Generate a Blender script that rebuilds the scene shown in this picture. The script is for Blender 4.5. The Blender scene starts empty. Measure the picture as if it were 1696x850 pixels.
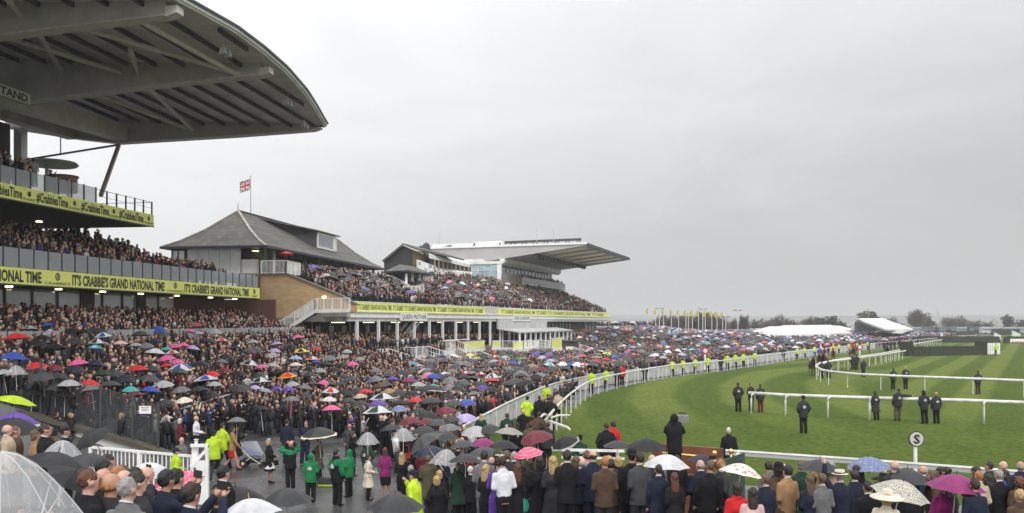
import bpy, math, random
import numpy as np
from mathutils import Vector, Matrix
R=math.radians; rnd=random.Random(7)
sc=bpy.context.scene; C=sc.collection
# ---------------- camera: one photograph pixel (1696 wide) = 1/1500 of the depth ----------------
H=5.5; F=1500.; CX=848.; HY=533.
cam=bpy.data.cameras.new('camera'); co=bpy.data.objects.new('camera',cam); C.objects.link(co)
co.location=(0,0,H); co.rotation_euler=(R(90),0,0)
cam.sensor_width=36; cam.lens=36*F/1696; cam.shift_y=(HY-425)/1696; cam.clip_end=12000; cam.clip_start=.1
sc.camera=co
# ---------------- overcast sky ----------------
w=bpy.data.worlds.new('World'); sc.world=w; w.use_nodes=True
nt=w.node_tree; nd=nt.nodes; lk=nt.links; nd.clear()
def N(t,**k):
    n=nd.new(t)
    for a,b in k.items(): setattr(n,a,b)
    return n
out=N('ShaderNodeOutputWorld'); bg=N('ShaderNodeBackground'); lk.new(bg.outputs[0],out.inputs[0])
SUN_EL,SUN_AZ=R(42),R(150)
sky=N('ShaderNodeTexSky',sky_type='NISHITA',sun_disc=False,sun_elevation=SUN_EL,sun_rotation=SUN_AZ,air_density=1,dust_density=4)
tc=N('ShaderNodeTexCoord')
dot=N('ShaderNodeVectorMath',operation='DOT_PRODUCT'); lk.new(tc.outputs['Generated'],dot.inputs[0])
dot.inputs[1].default_value=(-.45,-.36,1.09)   # brighter overhead and left, as in view; unseen sky behind raised to light walls
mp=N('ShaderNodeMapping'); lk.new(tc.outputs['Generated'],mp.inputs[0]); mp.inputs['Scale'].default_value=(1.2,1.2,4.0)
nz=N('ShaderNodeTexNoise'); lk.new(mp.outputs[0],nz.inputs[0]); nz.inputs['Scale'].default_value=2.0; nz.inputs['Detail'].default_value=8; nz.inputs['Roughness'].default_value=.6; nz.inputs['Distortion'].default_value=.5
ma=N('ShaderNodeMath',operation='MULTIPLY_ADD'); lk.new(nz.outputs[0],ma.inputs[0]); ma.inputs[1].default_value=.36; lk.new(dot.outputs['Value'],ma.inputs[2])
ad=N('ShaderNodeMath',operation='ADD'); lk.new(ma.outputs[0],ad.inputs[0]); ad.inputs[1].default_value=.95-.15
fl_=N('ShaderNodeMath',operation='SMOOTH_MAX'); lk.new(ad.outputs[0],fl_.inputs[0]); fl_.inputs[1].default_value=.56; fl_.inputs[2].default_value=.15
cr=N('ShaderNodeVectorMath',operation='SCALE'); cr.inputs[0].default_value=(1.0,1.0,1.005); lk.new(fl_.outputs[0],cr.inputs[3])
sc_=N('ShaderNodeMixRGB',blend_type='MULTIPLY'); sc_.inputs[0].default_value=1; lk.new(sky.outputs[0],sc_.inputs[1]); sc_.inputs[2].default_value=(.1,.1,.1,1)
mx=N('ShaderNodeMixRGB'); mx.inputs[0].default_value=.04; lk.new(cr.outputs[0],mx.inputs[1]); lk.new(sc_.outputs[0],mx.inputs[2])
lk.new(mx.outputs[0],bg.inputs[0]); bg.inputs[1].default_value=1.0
sl=bpy.data.lights.new('sun','SUN'); sl.energy=1.5; sl.angle=R(35); sl.color=(1,.97,.92)
so=bpy.data.objects.new('sun',sl); C.objects.link(so)
sdir=Vector((math.sin(SUN_AZ)*math.cos(SUN_EL),math.cos(SUN_AZ)*math.cos(SUN_EL),math.sin(SUN_EL)))
so.rotation_euler=sdir.to_track_quat('Z','Y').to_euler(); so.location=(20,-20,60)
sc.view_settings.view_transform='Standard'; sc.view_settings.look='None'; sc.view_settings.exposure=0; sc.view_settings.gamma=1
sc.cycles.max_bounces=6; sc.cycles.transparent_max_bounces=16; sc.cycles.caustics_reflective=False; sc.cycles.caustics_refractive=False
# ---------------- materials ----------------
MATS={}
def mat(name,col,rough=.7,var=.12,scale=3.,bump=0.,bscale=30.,metal=0.,alpha=1.,emit=None,spec=.5,dirt=0.):
    if name in MATS: return MATS[name]
    m=bpy.data.materials.new(name); m.use_nodes=True; n=m.node_tree.nodes; l=m.node_tree.links
    b=n['Principled BSDF']; b.inputs['Roughness'].default_value=rough; b.inputs['Metallic'].default_value=metal
    b.inputs['Specular IOR Level'].default_value=spec
    t=n.new('ShaderNodeTexCoord'); z=n.new('ShaderNodeTexNoise'); z.inputs['Scale'].default_value=scale; z.inputs['Detail'].default_value=5
    l.new(t.outputs['Object'],z.inputs[0])
    r=n.new('ShaderNodeMapRange'); r.inputs[1].default_value=.3; r.inputs[2].default_value=.7; r.inputs[3].default_value=1-var; r.inputs[4].default_value=1+var
    l.new(z.outputs[0],r.inputs[0])
    x=n.new('ShaderNodeMixRGB'); x.blend_type='MULTIPLY'; x.inputs[0].default_value=1; x.inputs[1].default_value=tuple(col)+(1,)
    l.new(r.outputs[0],x.inputs[2]); l.new(x.outputs[0],b.inputs['Base Color'])
    if bump:
        z2=n.new('ShaderNodeTexNoise'); z2.inputs['Scale'].default_value=bscale; z2.inputs['Detail'].default_value=3; l.new(t.outputs['Object'],z2.inputs[0])
        u=n.new('ShaderNodeBump'); u.inputs['Strength'].default_value=bump; u.inputs['Distance'].default_value=.02
        l.new(z2.outputs[0],u.inputs['Height']); l.new(u.outputs[0],b.inputs['Normal'])
    if alpha<1:
        b.inputs['Alpha'].default_value=alpha
    if emit: b.inputs['Emission Color'].default_value=tuple(emit[:3])+(1,); b.inputs['Emission Strength'].default_value=emit[3]
    MATS[name]=m; return m
def nodes_of(m): return m.node_tree.nodes,m.node_tree.links,m.node_tree.nodes['Principled BSDF']
steel=mat('painted_steel_grey',(.48,.45,.445),.55,.14,.6,bump=.1,bscale=4)
steel_lt=mat('pale_steel',(.62,.60,.57),.5,.1)
white=mat('white_paint',(.80,.80,.79),.45,.10,1.3)
railw=mat('rail_plastic',(.60,.60,.58),.5,.22,2.5)
whitew=mat('weathered_white',(.68,.68,.66),.6,.16,.7,bump=.1)
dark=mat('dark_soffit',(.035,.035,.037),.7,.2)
darkm=mat('dark_metal',(.05,.052,.055),.45,.15)
navy=mat('edge_navy',(.03,.035,.05),.5)
conc=mat('concrete',(.33,.32,.30),.85,.2,1.0,bump=.2)
brickred=mat('red_brick',(.13,.055,.042),.85,.2,6)
timber=mat('timber_brown',(.20,.095,.05),.5,.25,3)
brass=mat('brass',(.75,.52,.15),.3,.1,metal=.9)
lamp=mat('lit_lamp',(.9,.8,.6),.5,emit=(1,.80,.50,5))
lampw=mat('lit_lamp_cool',(.9,.9,.7),.5,emit=(1,.95,.6,2.5))
black=mat('black_paint',(.012,.012,.013),.5)
lettering=mat('lettering_dark',(.03,.035,.03),.6)
def glassmat(name,col,alpha,rough=.08):
    m=mat(name,col,rough,.08,.5,alpha=alpha); return m
glass=glassmat('balustrade_glass',(.42,.46,.49),.48,.12)
glass_dk=glassmat('screen_glass',(.10,.11,.12),.20,.05)
win=mat('window_glass',(.17,.21,.24),.04,.25,.35,spec=1.0)
win_lt=mat('window_bright',(.42,.46,.50),.05,.2,.3,spec=1.0)
winteal=mat('teal_glazing',(.32,.46,.50),.06,.2,.3,spec=1.0)
# yellow-green banner
banner=mat('banner_lime',(.74,.78,.19),.5,.05)
# brick with courses
def brickmat(name,c1,c2,mortar,sc_=1.0,bw=.5,rh=.16):
    m=mat(name,c1,.85,.1); n,l,b=nodes_of(m)
    t=n.new('ShaderNodeTexCoord'); mpn=n.new('ShaderNodeMapping'); mpn.inputs['Rotation'].default_value=(R(90),0,0); l.new(t.outputs['Object'],mpn.inputs[0])
    k=n.new('ShaderNodeTexBrick'); k.inputs['Color1'].default_value=c1+(1,); k.inputs['Color2'].default_value=c2+(1,); k.inputs['Mortar'].default_value=mortar+(1,)
    k.inputs['Scale'].default_value=sc_; k.inputs['Mortar Size'].default_value=.012; k.inputs['Brick Width'].default_value=bw; k.inputs['Row Height'].default_value=rh
    l.new(mpn.outputs[0],k.inputs[0])
    z=n.new('ShaderNodeTexNoise'); z.inputs['Scale'].default_value=.7; z.inputs['Detail'].default_value=4; l.new(t.outputs['Object'],z.inputs[0])
    r=n.new('ShaderNodeMapRange'); r.inputs[1].default_value=.3; r.inputs[2].default_value=.7; r.inputs[3].default_value=.84; r.inputs[4].default_value=1.12; l.new(z.outputs[0],r.inputs[0])
    x=n.new('ShaderNodeMixRGB'); x.blend_type='MULTIPLY'; x.inputs[0].default_value=1; l.new(k.outputs[0],x.inputs[1]); l.new(r.outputs[0],x.inputs[2])
    l.new(x.outputs[0],b.inputs['Base Color']); return m
buff=brickmat('buff_brick',(.54,.38,.20),(.46,.31,.155),(.40,.31,.20))
slate=brickmat('roof_slate',(.085,.083,.076),(.125,.12,.105),(.045,.043,.04),1.0,.6,.42)
# mossy variation comes with the noise; deck of the big roof: fine corrugation across the beams
deckm=mat('roof_deck',(.72,.68,.69),.55,.12,.5)
n,l,b=nodes_of(deckm); t=n.new('ShaderNodeTexCoord'); mpn=n.new('ShaderNodeMapping'); mpn.inputs['Rotation'].default_value=(0,0,R(8.8)); l.new(t.outputs['Object'],mpn.inputs[0])
wv=n.new('ShaderNodeTexWave'); wv.inputs['Scale'].default_value=.9; wv.bands_direction='Y'; l.new(mpn.outputs[0],wv.inputs[0])
u=n.new('ShaderNodeBump'); u.inputs['Strength'].default_value=.9; u.inputs['Distance'].default_value=.06; l.new(wv.outputs['Fac'],u.inputs['Height']); l.new(u.outputs[0],b.inputs['Normal'])
corr=mat('corrugated_grey',(.36,.37,.38),.5,.08,.6)
# wet tarmac
tarmac=mat('wet_tarmac',(.085,.085,.088),.35,.25,.5,bump=.35,bscale=60)
n,l,b=nodes_of(tarmac); t=n.new('ShaderNodeTexCoord'); z=n.new('ShaderNodeTexNoise'); z.inputs['Scale'].default_value=.45; z.inputs['Detail'].default_value=6; l.new(t.outputs['Object'],z.inputs[0])
r=n.new('ShaderNodeMapRange'); r.inputs[1].default_value=.4; r.inputs[2].default_value=.6; r.inputs[3].default_value=.06; r.inputs[4].default_value=.42; l.new(z.outputs[0],r.inputs[0]); l.new(r.outputs[0],b.inputs['Roughness'])
# turf: mown bands that follow the bend of the track, blotches, fine nap
turf=mat('turf',(.09,.17,.03),.9); n,l,b=nodes_of(turf); b.inputs['Specular IOR Level'].default_value=.06
t=n.new('ShaderNodeTexCoord'); sp=n.new('ShaderNodeSeparateXYZ'); l.new(t.outputs['Object'],sp.inputs[0])
def M_(op,a,b_=None,c=None):
    q=n.new('ShaderNodeMath'); q.operation=op
    for i,v in enumerate((a,b_,c)):
        if v is None: continue
        if isinstance(v,(int,float)): q.inputs[i].default_value=v
        else: l.new(v,q.inputs[i])
    return q.outputs[0]
X,Y=sp.outputs[0],sp.outputs[1]
wob=n.new('ShaderNodeTexNoise'); wob.inputs['Scale'].default_value=.03; wob.inputs['Detail'].default_value=3; l.new(t.outputs['Object'],wob.inputs[0])
dx=M_('SUBTRACT',X,62.); dy=M_('SUBTRACT',Y,46.); rad=M_('SQRT',M_('ADD',M_('MULTIPLY',dx,dx),M_('MULTIPLY',M_('MULTIPLY',dy,dy),.38)))
rad=M_('MULTIPLY_ADD',wob.outputs[0],3.,rad)
band=M_('SINE',M_('MULTIPLY',rad,.95))
lin=M_('SINE',M_('MULTIPLY',M_('ADD',M_('SUBTRACT',M_('MULTIPLY',X,.87),M_('MULTIPLY',Y,.5)),M_('MULTIPLY',wob.outputs[0],1.)),1.38))
inn=n.new('ShaderNodeMapRange'); l.new(M_('SUBTRACT',X,M_('MULTIPLY',Y,.36)),inn.inputs[0]); inn.inputs[1].default_value=0; inn.inputs[2].default_value=8
# inner area (right of inner rail) uses straight stripes
mixb=n.new('ShaderNodeMix'); l.new(inn.outputs[0],mixb.inputs[0]); l.new(band,mixb.inputs[2]); l.new(lin,mixb.inputs[3])
sharp=n.new('ShaderNodeMapRange'); l.new(mixb.outputs[0],sharp.inputs[0]); sharp.inputs[1].default_value=-.35; sharp.inputs[2].default_value=.35; sharp.inputs[3].default_value=0; sharp.inputs[4].default_value=1
nearf=n.new('ShaderNodeMapRange'); l.new(Y,nearf.inputs[0]); nearf.inputs[1].default_value=44; nearf.inputs[2].default_value=60; nearf.inputs[3].default_value=.16; nearf.inputs[4].default_value=1
sh=M_('MULTIPLY_ADD',M_('MULTIPLY',sharp.outputs[0],nearf.outputs[0]),.74,.10)
c1=n.new('ShaderNodeMixRGB'); c1.inputs[1].default_value=(.051,.085,.011,1); c1.inputs[2].default_value=(.115,.152,.030,1); l.new(sh,c1.inputs[0])
z1=n.new('ShaderNodeTexNoise'); z1.inputs['Scale'].default_value=.55; z1.inputs['Detail'].default_value=8; z1.inputs['Roughness'].default_value=.7
mp1=n.new('ShaderNodeMapping'); mp1.inputs['Scale'].default_value=(1,.45,1); l.new(t.outputs['Object'],mp1.inputs[0]); l.new(mp1.outputs[0],z1.inputs[0])
r1=n.new('ShaderNodeMapRange'); r1.inputs[1].default_value=.3; r1.inputs[2].default_value=.7; r1.inputs[3].default_value=.84; r1.inputs[4].default_value=1.16; l.new(z1.outputs[0],r1.inputs[0])
z3=n.new('ShaderNodeTexNoise'); z3.inputs['Scale'].default_value=3.2; z3.inputs['Detail'].default_value=9; z3.inputs['Roughness'].default_value=.75; l.new(t.outputs['Object'],z3.inputs[0])
r3=n.new('ShaderNodeMapRange'); r3.inputs[1].default_value=.36; r3.inputs[2].default_value=.64; r3.inputs[3].default_value=.55; r3.inputs[4].default_value=1.42; l.new(z3.outputs[0],r3.inputs[0])
x1=n.new('ShaderNodeMixRGB'); x1.blend_type='MULTIPLY'; x1.inputs[0].default_value=1; l.new(c1.outputs[0],x1.inputs[1]); l.new(r1.outputs[0],x1.inputs[2])
x2=n.new('ShaderNodeMixRGB'); x2.blend_type='MULTIPLY'; x2.inputs[0].default_value=1; l.new(x1.outputs[0],x2.inputs[1]); l.new(r3.outputs[0],x2.inputs[2])
z4=n.new('ShaderNodeTexNoise'); z4.inputs['Scale'].default_value=2.6; z4.inputs['Detail'].default_value=5; l.new(t.outputs['Object'],z4.inputs[0])
r4=n.new('ShaderNodeMapRange'); r4.inputs[1].default_value=.50; r4.inputs[2].default_value=.70; r4.inputs[4].default_value=.6; l.new(z4.outputs[0],r4.inputs[0])
x3=n.new('ShaderNodeMixRGB'); l.new(r4.outputs[0],x3.inputs[0]); l.new(x2.outputs[0],x3.inputs[1]); x3.inputs[2].default_value=(.125,.128,.042,1)
l.new(x3.outputs[0],b.inputs['Base Color'])
u=n.new('ShaderNodeBump'); u.inputs['Strength'].default_value=.7; u.inputs['Distance'].default_value=.05; l.new(z3.outputs[0],u.inputs['Height']); l.new(u.outputs[0],b.inputs['Normal'])
# ---------------- mesh builder ----------------
WL={}
class MB:
    def __init__(s): s.v=[]; s.f=[]; s.m=[]
    def add(s,vs,fs,mi=0):
        k=len(s.v); s.v+= [tuple(p) for p in vs]; s.f+=[tuple(i+k for i in q) for q in fs]; s.m+=[mi]*len(fs); return s
    def hexa(s,p,mi=0):   # 8 points: bottom 4, top 4
        return s.add(p,[(3,2,1,0),(4,5,6,7),(0,1,5,4),(1,2,6,5),(2,3,7,6),(3,0,4,7)],mi)
    def box(s,x0,x1,y0,y1,z0,z1,mi=0):
        return s.hexa([(x0,y0,z0),(x1,y0,z0),(x1,y1,z0),(x0,y1,z0),(x0,y0,z1),(x1,y0,z1),(x1,y1,z1),(x0,y1,z1)],mi)
    def bar(s,a,b,w,h,mi=0,up=(0,0,1)):
        a=Vector(a); b=Vector(b); d=(b-a).normalized(); up=Vector(up)
        if abs(d.dot(up))>.98: up=Vector((1,0,0))
        sx=d.cross(up).normalized()*w/2; sz=sx.cross(d).normalized()*h/2
        return s.hexa([a-sx-sz,a+sx-sz,b+sx-sz,b-sx-sz,a-sx+sz,a+sx+sz,b+sx+sz,b-sx+sz],mi)
    def tube(s,a,b,r0,r1=None,n=8,mi=0):
        r1=r0 if r1 is None else r1
        a=Vector(a); b=Vector(b); d=(b-a).normalized(); up=Vector((0,0,1)) if abs(d.z)<.9 else Vector((1,0,0))
        x=d.cross(up).normalized(); y=d.cross(x)
        vs=[a+(x*math.cos(k*2*math.pi/n)+y*math.sin(k*2*math.pi/n))*r0 for k in range(n)]+[b+(x*math.cos(k*2*math.pi/n)+y*math.sin(k*2*math.pi/n))*r1 for k in range(n)]
        return s.add(vs,[(k,(k+1)%n,n+(k+1)%n,n+k) for k in range(n)]+[tuple(range(n-1,-1,-1)),tuple(range(n,2*n))],mi)
    def path(s,ps,r,n=6,mi=0):
        ps=[Vector(p) for p in ps]
        rings=[]
        for i,p in enumerate(ps):
            d=(ps[min(i+1,len(ps)-1)]-ps[max(i-1,0)]).normalized(); up=Vector((0,0,1)) if abs(d.z)<.95 else Vector((1,0,0))
            x=d.cross(up).normalized(); y=d.cross(x)
            rr=r[i] if isinstance(r,(list,tuple)) else r
            rings.append([p+(x*math.cos(k*2*math.pi/n)+y*math.sin(k*2*math.pi/n))*rr for k in range(n)])
        vs=[q for g in rings for q in g]; fs=[]
        for i in range(len(ps)-1):
            fs+=[(i*n+k,i*n+(k+1)%n,(i+1)*n+(k+1)%n,(i+1)*n+k) for k in range(n)]
        fs+=[tuple(range(n-1,-1,-1)),tuple(range((len(ps)-1)*n,len(ps)*n))]
        return s.add(vs,fs,mi)
    def prism(s,poly,vec,mi=0):   # 3D polygon pushed along vec
        n=len(poly); p=[Vector(q) for q in poly]; v=Vector(vec)
        return s.add(p+[q+v for q in p],[tuple(range(n-1,-1,-1)),tuple(range(n,2*n))]+[(i,(i+1)%n,n+(i+1)%n,n+i) for i in range(n)],mi)
    def lathe(s,prof,c=(0,0,0),n=12,mi=0,sy=1.):
        vs=[(c[0]+r*math.cos(k*2*math.pi/n),c[1]+sy*r*math.sin(k*2*math.pi/n),c[2]+z) for r,z in prof for k in range(n)]
        fs=[(i*n+k,i*n+(k+1)%n,(i+1)*n+(k+1)%n,(i+1)*n+k) for i in range(len(prof)-1) for k in range(n)]
        fs+=[tuple(range(n-1,-1,-1)),tuple(range((len(prof)-1)*n,len(prof)*n))]
        return s.add(vs,fs,mi)
    def ell(s,c,r,nu=10,nv=6,mi=0,rot=None):
        prof=[(max(1e-3,math.sin(math.pi*i/nv)),-math.cos(math.pi*i/nv)) for i in range(nv+1)]
        vs=[]
        for q,z in prof:
            for k in range(nu):
                p=Vector((q*math.cos(k*2*math.pi/nu)*r[0],q*math.sin(k*2*math.pi/nu)*r[1],z*r[2]))
                if rot is not None: p=rot@p
                vs.append(p+Vector(c))
        return s.add(vs,[(i*nu+k,i*nu+(k+1)%nu,(i+1)*nu+(k+1)%nu,(i+1)*nu+k) for i in range(nv) for k in range(nu)],mi)
    def mesh(s,name,mats,off=(0,0,0),smooth=False):
        me=bpy.data.meshes.new(name)
        v=[(a-off[0],b-off[1],c-off[2]) for a,b,c in s.v] if any(off) else s.v
        me.from_pydata(v,[],s.f)
        ms=mats if isinstance(mats,(list,tuple)) else [mats]
        for q in ms: me.materials.append(q)
        if len(ms)>1: me.polygons.foreach_set('material_index',s.m)
        if smooth: me.polygons.foreach_set('use_smooth',[True]*len(me.polygons))
        me.update(); return me
    def build(s,name,mats,parent=None,smooth=False,kind=None,label=None):
        off=WL.get(parent.name,(0,0,0)) if parent else (0,0,0)
        o=bpy.data.objects.new(name,s.mesh(name,mats,off,smooth)); C.objects.link(o)
        if parent: o.parent=parent; WL[o.name]=off
        if kind: o['kind']=kind
        if label: o['label']=label
        return o
def thing(name,label,cat,loc=(0,0,0),rz=0,group=None):
    o=bpy.data.objects.new(name,None); C.objects.link(o); o.location=loc; o.rotation_euler=(0,0,rz); o.empty_display_size=.3
    o['label']=label; o['category']=cat
    if group: o['group']=group
    WL[o.name]=tuple(loc); return o
def tag(o,label,cat,group=None,kind=None):
    o['label']=label; o['category']=cat
    if group: o['group']=group
    if kind: o['kind']=kind
    return o
def inst(o,parent,loc=None,rot=None,name=None,scale=None):   # a linked copy of one mesh object
    c=o.copy(); C.objects.link(c)
    if name: c.name=name
    c.parent=parent
    if loc is not None: c.location=loc
    if rot is not None: c.rotation_euler=rot
    if scale is not None: c.scale=scale
    return c
def W(px,py,Y): return Vector(((px-CX)/F*Y,Y,H+(HY-py)/F*Y))
def Yat(py,z): return (H-z)*F/(py-HY)
def G(px,py,z=0.):
    Y=Yat(py,z); return Vector(((px-CX)/F*Y,Y,z))
def text(s,size,width,mi_mat,name='lettering',offset=0.,parent=None,origin=(0,0,0),xd=(1,0,0),yd=(0,0,1),depth=.01,align='LEFT'):
    cu=bpy.data.curves.new('t','FONT'); cu.body=s; cu.size=1; cu.offset=offset; cu.extrude=0; cu.resolution_u=2
    ob=bpy.data.objects.new('t',cu); C.objects.link(ob)
    me=bpy.data.meshes.new_from_object(ob.evaluated_get(bpy.context.evaluated_depsgraph_get()))
    bpy.data.objects.remove(ob); 
    vs=np.array([v.co[:] for v in me.vertices]); 
    x0,x1=vs[:,0].min(),vs[:,0].max(); cap=.70
    sx=width/(x1-x0); sy=size/cap
    xd=Vector(xd).normalized(); yd=Vector(yd).normalized(); nn=xd.cross(yd)
    o0=Vector(origin); off=Vector(WL.get(parent.name,(0,0,0))) if parent else Vector()
    for v in me.vertices:
        v.co=o0-off+xd*((v.co.x-x0)*sx)+yd*(v.co.y*sy)+nn*depth
    me.materials.clear(); me.materials.append(mi_mat); me.update()
    o=bpy.data.objects.new(name,me); C.objects.link(o); me.name=name
    if parent: o.parent=parent; WL[o.name]=tuple(off)
    return o
# ---------------- terrain ----------------
RAILP=[(905,694),(918,678),(930,665),(945,652),(960,641),(975,632),(1000,624.5),(1050,614.5),(1110,605),(1200,597),(1300,584.5),(1400,573.5),(1450,568.5),(1540,561),(1620,554.5)]
RAIL=[G(a,b,1.2) for a,b in RAILP]
PAL=[(768,697),(800,681),(840,662),(881,645),(920,630),(954,621),(1000,613),(1090,603),(1200,590.5),(1300,580),(1400,570.5),(1450,566)]
PALW=[G(a,b,.95) for a,b in PAL]
def interp(y,pts):
    if y<=pts[0].y: return pts[0].x
    for a,b in zip(pts,pts[1:]):
        if y<=b.y: return a.x+(b.x-a.x)*(y-a.y)/(b.y-a.y)
    a,b=pts[-2],pts[-1]; return b.x+(b.x-a.x)*(y-b.y)/(b.y-a.y)
def xt(y): return -22.5+.155*y       # toe of the near stand's steps
def ss(t): t=max(0.,min(1.,t)); return t*t*(3-2*t)
def FL(y): return -16.8+.3317*(y-95)  # front line of the far stands
def ground(x,y):
    if y<34:
        z=-.6+.15*max(0.,27-y)
        edge=30.6 if x<7 else 30.6-(x-7)*.62
        if x>1 and y>edge-2: 
            k=ss((x-1)/3)*ss((y-edge+2)/1.6); z=z*(1-k)
        elif y>=30.6 and x<=1: z=-.6
        z+=.30*ss((x+1.8)/1.2)*(1-.5*ss((x-2)/3))*ss((26-y)/3.5)*ss((y-15.2)/2.2)*(1-ss((y-edge+3)/1.5))
        if x<-2: z+=(.28*ss((-x-2)/2)+.75*ss((-x-5)/4)*ss((y-10)/6))*ss((24-y)/5)
        return z
    b=interp(y,RAIL); p=x-b
    if p>=-.3: return 0.
    if y<41 and x>0: return -.3*ss(-p/4)
    z=-.55*ss((-p)/5)
    if y>=42:
        t=xt(y)-x
        zz=-.6+.3*t
        if y<95 and t>0: z=max(z,min(4.9,zz))
        if y>=88:
            u=FL(y)+13-x
            if u>0 and y>=95: z=max(z,-.55+(min(1.1,-.55+.125*u)+.55)*ss((y-160)/25))
            if y>=95 and x<FL(y)+.3: z=2.0
    if y>150: z+=1.6*ss((-p-10)/40)*ss((y-150)/60)
    return z
def on(px,py,h=0.,y0=7.):   # point of the ground seen at a pixel, for something h above it
    q=(px-CX)/F; Y=y0
    while Y<600:
        z=H-(py-HY)/F*Y; d=z-(ground(q*Y,Y)+h)
        if d<=0: 
            lo,hi=Y-.5,Y
            for _ in range(12):
                m=(lo+hi)/2
                if H-(py-HY)/F*m-(ground(q*m,m)+h)<=0: hi=m
                else: lo=m
            return Vector((q*hi,hi,ground(q*hi,hi)))
        Y+=.25
    return Vector((q*Y,Y,0))
# ground sheets
def grid(name,xs,ys,m,zoff=0,keep=None):
    vs=[];idx={}
    fs=[]
    for j,y in enumerate(ys):
        for i,x in enumerate(xs(y)):
            vs.append((x,y,ground(x,y)+zoff))
    nx=len(xs(ys[0]))
    for j in range(len(ys)-1):
        for i in range(nx-1):
            fs.append((j*nx+i,j*nx+i+1,(j+1)*nx+i+1,(j+1)*nx+i))
    b=MB(); b.add(vs,fs); return b.build(name,m,kind='structure')
# spectator side: from far left to the outer rail line
def xs_plaza(y):
    b=interp(y,RAIL) if y>=41 else None
    r=b-.25 if y>=41 else (1.4 if y>30.9 else 40)
    L=-75 if y<100 else -75
    n=70
    return [L+(r-L)*((i/n)**.8) for i in range(n+1)]
ys=[-6,0,4]+[4+.75*k for k in range(1,36)]
ys=[y for y in ys if y<30.8]
def xs_near(y):
    return [-60+i*2.0 for i in range(23)]+[-14+i*.75 for i in range(1,48)]+[24,28,34]
b=MB()
def edge_y(x): return 31.0 if x<7 else 31.0-(x-7)*.60
XS=xs_near(0); nx=len(XS); rows=44
vs=[]
for j in range(rows+1):
    for x in XS:
        y=-8+(edge_y(x)+8)*j/rows; vs.append((x,y,ground(x,y)))
b.add(vs,[(j*nx+i,j*nx+i+1,(j+1)*nx+i+1,(j+1)*nx+i) for j in range(rows) for i in range(nx-1)])
b.build('terrace_pavement',tarmac,kind='structure')
ys=[31.0,33,34,36,38,40,41,42]+[42+1.*k for k in range(1,60)]+[101+4*k for k in range(1,40)]+[290,340,420,520,700]
def xs_pl(y):
    r=interp(y,RAIL)-.25 if y>=41 else (1.4 if y>31.2 else 1.4)
    L=-75.
    n=90
    return [L+(r-L)*i/n for i in range(n+1)]
grid('spectator_pavement',xs_pl,ys,tarmac)
# turf sheet reaching the horizon, 5 mm below nothing: it starts at the rail
b=MB()
ysT=[31.0,34,38,41]+[p.y for p in RAIL[1:]]+[300,600,1500,5000]
vs=[]
for y in ysT:
    x0=interp(y,RAIL)-.25 if y>=41 else 1.4
    if y<41: x0=1.4
    for k in (0,.02,.1,.3,1): vs.append((x0+k*(4500-x0) if k else x0,y,0.))
b.add(vs,[(j*5+i,j*5+i+1,(j+1)*5+i+1,(j+1)*5+i) for j in range(len(ysT)-1) for i in range(4)])
b.add([(x,edge_y(x),0.) for x in (1.4,7,10,14,20,34)]+[(x,31.0,0.) for x in (1.4,7,10,14,20,34)],[(i,i+1,7+i,6+i) for i in range(0,5)])
b.add([(34,14,0.),(4500,14,0.),(4500,31,0.),(34,31,0.)],[(0,1,2,3)])
b.build('turf',turf,kind='structure')
b=MB(); b.add([(-5000,-200,-1.2),(6000,-200,-1.2),(6000,6000,-1.2),(-5000,6000,-1.2)],[(0,1,2,3)]); b.build('ground',mat('field_ground',(.10,.13,.05),.95,.3,.01),kind='structure')

b=MB(); vs=[]; yy=[34+1.2*i for i in range(22)]
for y in yy:
    a=interp(y,PALW)+.15 if y>=40 else -2.0+(41-y)*.1; c=interp(y,RAIL)-.35 if y>=41 else 1.2
    for k in range(5): x=a+(c-a)*k/4; vs.append((x,y,ground(x,y)+.012))
b.add(vs,[(j*5+i,j*5+i+1,(j+1)*5+i+1,(j+1)*5+i) for j in range(len(yy)-1) for i in range(4)])
b.build('grass_strip',turf,kind='structure')
# ================= near grandstand =================
TH=R(8.8); SN,CS=math.sin(TH),math.cos(TH)
def PR(s,t,z): return Vector((-38.7+s*SN+t*CS, s*CS-t*SN, z))
def sbox(b,fr,s0,s1,t0,t1,z0,z1,mi=0):
    return b.hexa([fr(s0,t0,z0),fr(s0,t1,z0),fr(s1,t1,z0),fr(s1,t0,z0),fr(s0,t0,z1),fr(s0,t1,z1),fr(s1,t1,z1),fr(s1,t0,z1)],mi)
def part(parent,name,m,fn,**k):
    b=MB(); fn(b); return b.build(name,m,parent,**k)
pr=thing('grandstand','large grandstand with a dark curved cantilever roof and two lime bannered balconies','grandstand',tuple(PR(70,-10,0)))
S0,SE1,SE2=34,90.3,71.1
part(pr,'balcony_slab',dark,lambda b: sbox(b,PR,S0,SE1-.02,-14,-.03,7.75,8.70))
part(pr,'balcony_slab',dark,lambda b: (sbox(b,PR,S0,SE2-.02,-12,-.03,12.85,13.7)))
part(pr,'banner',banner,lambda b: sbox(b,PR,S0,SE1,-.03,.03,7.80,8.80))
part(pr,'banner',banner,lambda b: sbox(b,PR,S0,SE2,-.03,.03,12.9,13.78))
part(pr,'edge_trim',darkm,lambda b: (sbox(b,PR,S0,SE2+.05,-.06,.06,12.82,12.897),sbox(b,PR,S0,SE1+.05,-.06,.06,7.72,7.797)))
lc=lettering
def onfront(s): return PR(s,.035,0)
def ban(txt,s0,s1,z,size,fr=PR,tt=.035,parent=pr,off=.02,m=None):
    a=fr(s0,tt,z); xd=fr(s1,tt,z)-a
    return text(txt,size,abs(s1-s0),m or lc,'lettering',off,parent,a,xd,(0,0,1),.012)
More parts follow.
